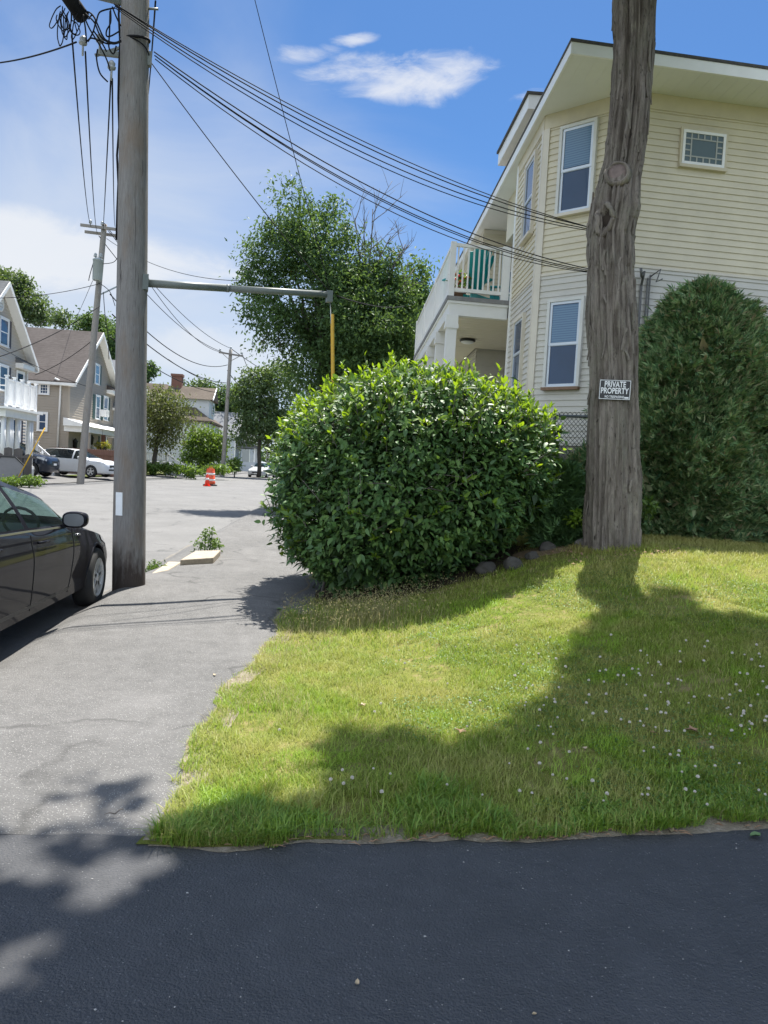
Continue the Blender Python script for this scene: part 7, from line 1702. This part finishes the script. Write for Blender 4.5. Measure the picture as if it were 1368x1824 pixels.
# ---------------------------------------------------------------- fallen leaves
M_DRY = mat_plain('dry_leaf', (.28, .17, .10), .8, .25, 20); M_TAN = mat_plain('pale_dead_leaf', (.42, .33, .21), .8, .2, 20); M_GRN = mat_plain('fallen_green_leaf', (.10, .17, .06), .6, .2, 20)
def maple_leaf(nm, px, py, sz, mat, label, zadd=.035, lobed=True):
    p = at_z(px, py, .1)
    f = (lambda q: float(lawn_z_np(np.array([q.x]), np.array([q.y]))[0])) if py < 1478 and zadd > .01 else (lambda q: drive_z(q.x, q.y) if q.y < 3.25 else walk_z(q.x, q.y))
    for _ in range(6): p = at_z(px, py, f(p)+zadd)
    mb = MB(); n = 10; V = [p]
    for i in range(n if lobed else 8):
        a = 2*PI*i/(n if lobed else 8)+px; r = sz*((1.0 if i % 2 == 0 else .42) if lobed else (1.0 if i % 4 == 0 else .5 if i % 4 == 2 else .62)); V.append(p+Vector((r*math.cos(a), r*math.sin(a), .25*r*math.sin(a*2+py)+random.uniform(0, .15)*sz+.004)))
    k = len(V)-1; mb.add(V, [(0, i+1, (i+1) % k+1) for i in range(k)]); mb.add([v-UP*.0015 for v in V], [(0, (i+1) % k+1, i+1) for i in range(k)])
    return tag(mb.build(nm, mat, recalc=False), label, 'leaf')
maple_leaf('fallen_leaf', 1233, 1300, .045, M_DRY, 'largest brown maple leaf lying on the shaded lawn among clover')
maple_leaf('fallen_leaf', 820, 1302, .040, M_DRY, 'curled brown leaf in the sunlit lawn at the edge of the shade')
maple_leaf('fallen_leaf', 1040, 1333, .022, M_TAN, 'small narrow tan leaf upright in the middle of the lawn', lobed=False)
maple_leaf('fallen_leaf', 645, 1256, .030, M_TAN, 'pale tan leaf on the sunny part of the lawn')
maple_leaf('fallen_leaf', 1165, 1305, .022, M_DRY, 'dull brown leaf left of the largest maple leaf', lobed=False)
maple_leaf('fallen_leaf', 1195, 1478, .028, M_TAN, 'pale leaf standing in the grass at the driveway edge', .03, False)
maple_leaf('fallen_leaf', 1345, 1488, .036, M_GRN, 'green leaf on the driveway edge at the right', .012, False)
maple_leaf('fallen_leaf', 636, 1752, .014, M_TAN, 'tiny curled tan leaf alone on the dark driveway', .006, False)
maple_leaf('fallen_leaf', 952, 1807, .008, M_TAN, 'white speck of litter low on the driveway', .006, False)
maple_leaf('fallen_leaf', 497, 1085, .04, M_GRN, 'larger green leaf on the sidewalk in the shade of the bush', .008, False)
maple_leaf('fallen_leaf', 532, 1087, .026, M_GRN, 'small green leaf on the sidewalk close to the bush', .008, False)
maple_leaf('fallen_leaf', 503, 1100, .026, M_GRN, 'greenish leaf nearer the camera on the shaded sidewalk', .008, False)
maple_leaf('fallen_leaf', 382, 1202, .02, M_TAN, 'pale scrap on the sunny sidewalk', .008, False)
mb = MB(); p = at_z(205, 1452, .02)
for q in (Vector((.03, .02, .02)), Vector((-.045, -.01, .008))): mb.tube([p+UP*.006, p+q*.5+UP*.01, p+q], [.0035, .003, .0015], 6)
tag(mb.build('twig', M_TWIG), 'short forked twig on the sidewalk by the lawn corner', 'twig')
# grit on the driveway and the sidewalk: loose stones and crumbs of bark
def grit(n, nm, label, xr, yr, zf, s0, s1, mat):
    V = []; F = []
    for k in range(n):
        x = random.uniform(*xr); y = random.uniform(*yr); z = zf(x, y)+.002; r = random.uniform(s0, s1)*random.random()**1.5+s0*.5; a = random.uniform(0, 6.28); o = len(V)
        for i in range(5): V.append((x+r*math.cos(a+i*1.257)*random.uniform(.6, 1.3), y+r*math.sin(a+i*1.257)*random.uniform(.6, 1.3), z))
        V.append((x, y, z+r*.7)); F += [(o+i, o+(i+1) % 5, o+5) for i in range(5)]
    mb = MB(); mb.add(V, F); tag(mb.build(nm, mat), label, 'grit', kind='stuff')
M_CRUMB = mat_plain('pale_grit', (.34, .33, .31), .9, .3, 40)
grit(420, 'loose_grit', 'pale specks of loose grit scattered over the dark driveway', (-1.4, 2.4), (1.9, 3.2), drive_z, .0015, .005, M_CRUMB)
grit(260, 'loose_grit', 'specks of loose grit and bark on the asphalt sidewalk', (-2.1, -.6), (3.4, 9.5), walk_z, .002, .007, M_CRUMB)
grit(300, 'bark_litter', 'crumbs of bark and dry leaf around the foot of the maple trunk', (2.75, 4.1), (7.75, 8.6), lambda x, y: float(lawn_z_np(np.array([x]), np.array([y]))[0])+.025, .004, .020, M_DRY)
# dead litter along the driveway edge
mb = MB()
for k in range(70):
    x = random.uniform(-.3, 2.6); y = lawn_front(x)+random.uniform(-.04, .03); z = drive_z(x, 3.2)+.012; a = random.uniform(-.6, .6); L = random.uniform(.015, .06); mb.tube([(x, y, z), (x+L*.5*math.cos(a), y+L*.5*math.sin(a), z+random.uniform(0, .012)), (x+L*math.cos(a), y+L*math.sin(a), z)], [.0012, .0028, .001], 5)
tag(mb.build('dry_litter', M_DRY), 'scattered dry stalks and bits along the lawn edge of the driveway', 'litter', kind='stuff')
# ---------------------------------------------------------------- stones at the foot of the trunk
M_STN = mat_plain('grey_boulder', (.24, .22, .20), .9, .25, 9, bmp=.5, bscale=30); M_STT = mat_plain('tan_boulder', (.33, .26, .17), .9, .25, 9, bmp=.5, bscale=30); M_STD = mat_plain('dark_boulder', (.075, .07, .06), .95, .3, 9, bmp=.5, bscale=30)
def stone(px, py, rx, rz, mat, label, seed, grp=None):
    q_ = lawn_hit(px, py+rz*95); p = Vector((q_[0], q_[1], lawn_h(*q_)+rz*.45))
    bm = bmesh.new(); bmesh.ops.create_icosphere(bm, subdivisions=4, radius=1)
    for v in bm.verts:
        d = v.co.copy(); k = 1+.22*mnoise.noise(d*1.3+Vector((seed, 0, 0)))+.07*mnoise.noise(d*4+Vector((0, seed, 0))); v.co = Vector((d.x*rx*k, d.y*rx*.8*k, d.z*rz*k))+p
    for f in bm.faces: f.smooth = True
    me = bpy.data.meshes.new('boulder'); bm.to_mesh(me); bm.free(); me.materials.append(mat); return tag(link('boulder', me), label, 'stone', grp)
stone(1034, 968, .075, .065, M_STN, 'smooth grey stone with a pale flat face left of the trunk', 1)
stone(1040, 944, .10, .07, M_STT, 'tan sunlit stone against the trunk behind the grey stone', 2)
stone(1012, 938, .09, .05, M_STT, 'pale tan stone in the sunny soil by the juniper', 3)
stone(975, 975, .10, .08, M_STD, 'dark stone in the shade under the juniper', 4)
stone(866, 1012, .12, .085, M_STD, 'dark stone under the middle of the bush edge, leftmost of the row', 5)
stone(914, 1004, .11, .085, M_STD, 'dark mossy stone between two others under the right part of the bush', 6)
stone(948, 990, .08, .06, M_STD, 'small dark stone nearest the juniper in the row under the bush', 7)
M_SOILD = mat_ground('dry_mulch', (0.17, 0.125, 0.075), (0.24, 0.18, 0.11), (0.30, 0.235, 0.15), 5, 30)
mb = MB(); ctrp = Vector((2.98, 8.85, 0)); V = [(ctrp.x, ctrp.y, float(lawn_z_np(np.array([ctrp.x]), np.array([ctrp.y]))[0])+.03)]
for r_ in (.35, .7, 1.0):
    for i in range(48):
        a = 2*PI*i/48; q = r_*(1+.2*mnoise.noise((math.cos(a)*1.5, math.sin(a)*1.5, 3))); x = ctrp.x+.78*q*math.cos(a); y = ctrp.y+.36*q*math.sin(a); V.append((x, y, float(lawn_z_np(np.array([x]), np.array([y]))[0])+(.03 if r_ < .9 else -.01)))
F = [(0, 1+i, 1+(i+1) % 48) for i in range(48)]+[(1+k*48+i, 1+(k+1)*48+i, 1+(k+1)*48+(i+1) % 48, 1+k*48+(i+1) % 48) for k in range(2) for i in range(48)]
mb.add(V, F, 0, True); tag(mb.build('bare_soil', M_SOILD, recalc=False), kind='structure')
# dark leaf litter under the bush
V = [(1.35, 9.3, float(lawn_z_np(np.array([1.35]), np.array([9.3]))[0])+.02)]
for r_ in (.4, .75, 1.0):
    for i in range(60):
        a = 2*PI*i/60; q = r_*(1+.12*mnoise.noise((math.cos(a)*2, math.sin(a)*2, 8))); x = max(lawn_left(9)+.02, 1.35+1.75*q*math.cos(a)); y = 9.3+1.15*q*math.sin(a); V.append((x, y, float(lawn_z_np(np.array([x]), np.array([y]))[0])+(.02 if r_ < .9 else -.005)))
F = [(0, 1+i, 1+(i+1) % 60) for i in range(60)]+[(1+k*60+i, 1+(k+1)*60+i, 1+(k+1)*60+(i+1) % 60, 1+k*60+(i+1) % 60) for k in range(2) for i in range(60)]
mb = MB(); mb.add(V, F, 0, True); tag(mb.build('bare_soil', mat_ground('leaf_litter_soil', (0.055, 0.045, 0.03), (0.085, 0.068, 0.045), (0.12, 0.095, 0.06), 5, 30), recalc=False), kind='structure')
# leafy sprigs by the stones
t_ = thing('weed', at(1030, 915, 8.9), 'small pale leafed weed with yellow leaves beside the stones at the trunk', 'weed'); pz = at(1030, 925, 8.9)
crown('leaves', [(tuple(at(1026, 930, 8.9)), (.10, .08, .05)), (tuple(at(1031, 912, 8.9)), (.05, .05, .04))], 26, 3, .03, .07, M_SHOOT, t_)
t_ = thing('weed', at(1152, 920, 9.2), 'light green seedling sprouting at the right foot of the trunk', 'weed'); crown('leaves', [(tuple(at(1153, 905, 9.2)), (.07, .06, .12))], 30, 3, .03, .07, M_BRIGHT, t_)
# ---------------------------------------------------------------- kerb stones and weeds by the pole
M_GRAN = mat_plain('tan_granite', (.34, .29, .225), .9, .25, 14, bmp=.6, bscale=60)
def kerb(px0, px1, pyn, zt, label, yaw=0):
    a = at_z(px0, pyn, zt); b = at_z(px1, pyn, zt)
    return a, b
def block(corners, z0, z1, label):
    mb = MB(); P = [Vector((*p.xy, z1)) for p in corners]; c = sum(P, Vector())/4
    mb.prism([Vector((p.x, p.y, z0)) for p in P], UP*(z1-z0))
    o = mb.build('kerb_stone', M_GRAN); md = o.modifiers.new('b', 'BEVEL'); md.width = .012; md.segments = 2; tag(o, label, 'kerb stone'); return o
block([at_z(*q, .165) for q in ((321, 997), (380, 993), (393, 980), (348, 981))], -.1, .165, 'raised tan granite kerb stone with a dark end beside the sidewalk weeds')
block([at_z(*q, .095) for q in ((268, 1022), (300, 1015), (323, 1001), (300, 1000))], -.12, .095, 'low tan granite kerb stone just right of the near pole')
def weed(px, py, d, blobs, n, label, leaf=.05, mat=M_BRIGHT):
    b = at(px, py, d); t = thing('weed', b, label, 'weed'); crown('leaves', blobs, n, 5, .035, leaf, mat, t, surf=.4); mb = MB()
    for k in range(9):
        c = Vector(blobs[k % len(blobs)][0])+Vector((random.uniform(-.08, .08), random.uniform(-.05, .05), random.uniform(0, .12))); limb(mb, b+Vector((random.uniform(-.06, .06), 0, -.02)), c, .006, .002, 5, .1, 5)
    mb.build('stems', M_STALK, t)
M_WEED = mat_leaf('weed_leaf', [(0.06, 0.115, 0.03), (0.085, 0.15, 0.035), (0.12, 0.19, 0.045)], rough=.5, trans=.3)
weed(370, 980, 13.0, [B(372, 968, 13, 20, 9), B(372, 952, 13, 10, 10), B(374, 943, 13, 4, 6), B(356, 970, 13, 10, 6), B(389, 972, 13, 9, 5)], 70, 'bushy green weed growing from the kerb behind the raised stone', .06, M_WEED)
weed(272, 1020, 10.9, [B(272, 1012, 10.9, 14, 8), B(262, 1018, 10.9, 8, 5), B(284, 1010, 10.9, 8, 4)], 46, 'low green weed between the near pole and the kerb stones', .05, M_WEED)
# gravel and dirt gathered in the gutter
mb = MB(); V = []; F = []
ys = lin(8.5, 15, 60)
for i, y in enumerate(ys):
    e = road_r(y); w_ = .09+.08*mnoise.noise((y*2, 0, 0)); V += [(e-.05-w_, y, road_z(y)+.004), (e+.02, y, road_z(y)+.010)]
mb.add(V, [(2*i, 2*i+2, 2*i+3, 2*i+1) for i in range(len(ys)-1)]); tag(mb.build('gutter_grit', M_GRIT, recalc=False), kind='structure')
# painted line remains on the road
# ---------------------------------------------------------------- barrel and cone in the road
M_ORG = mat_plain('orange_plastic', (.62, .085, .02), .45, .1, 6); M_ORG2 = mat_plain('bright_orange_plastic', (.75, .05, .02), .4, .08, 6); M_REFL = mat_plain('reflective_white', (.72, .70, .66), .35, .08, 10); M_RUB = mat_plain('black_rubber', (.03, .03, .03), .85, .2, 10)
bp = at_z(374, 866, road_z(42)+.0); bp.z = road_z(bp.y)+.004
bar = thing('traffic_barrel', bp, 'orange traffic barrel with white bands standing in the road', 'traffic barrel'); fr = (bp, X_, Y_, UP)
def sc_prof(p, s=1.0): return [(r*s, z*s) for r, z in p]
mb = MB(); mb.lathe([(0, .06), (.30, .06), (.30, .24), (.285, .25), (.285, .42), (.27, .43), (.27, .60), (.255, .61), (.255, .78), (.24, .79), (.24, .93), (.215, .97), (.215, 1.0), (0, 1.0)], 28, 0, fr); mb.build('drum', M_ORG, bar)
for z0_, z1_, r_ in ((.28, .39, .289), (.63, .75, .259)):
    mb = MB(); mb.lathe([(r_, z0_), (r_+.003, z0_), (r_+.003, z1_), (r_, z1_)], 28, 0, fr, close=True); mb.build('reflective_band', M_REFL, bar)
mb = MB(); mb.lathe([(0, 0), (.40, 0), (.42, .05), (.33, .09), (0, .09)], 24, 0, fr); mb.build('rubber_base', M_RUB, bar)
mb = MB(); mb.box((-.10, -.025, 1.0), (.10, .025, 1.02), 0, fr); mb.box((-.10, -.025, 1.021), (-.07, .025, 1.08), 0, fr); mb.box((.07, -.025, 1.021), (.10, .025, 1.08), 0, fr); mb.box((-.10, -.025, 1.081), (.10, .025, 1.11), 0, fr); mb.build('handle', M_ORG, bar)
cp = at_z(369, 867, road_z(41)); cp.z = road_z(cp.y)+.004; cone = thing('traffic_cone', cp, 'smaller bright orange cone in front of the traffic barrel', 'traffic cone'); fr = (cp, X_, Y_, UP)
mb = MB(); mb.lathe([(0, .03), (.16, .03), (.03, .70), (.02, .71), (0, .71)], 22, 0, fr); mb.build('cone_body', M_ORG2, cone)
mb = MB(); mb.lathe([(.098, .36), (.101, .36), (.078, .48), (.075, .48)], 22, 0, fr, close=True); mb.build('reflective_band', M_REFL, cone)
mb = MB(); mb.box((-.2, -.2, 0), (.2, .2, .029), 0, fr); mb.build('cone_base', M_ORG2, cone)
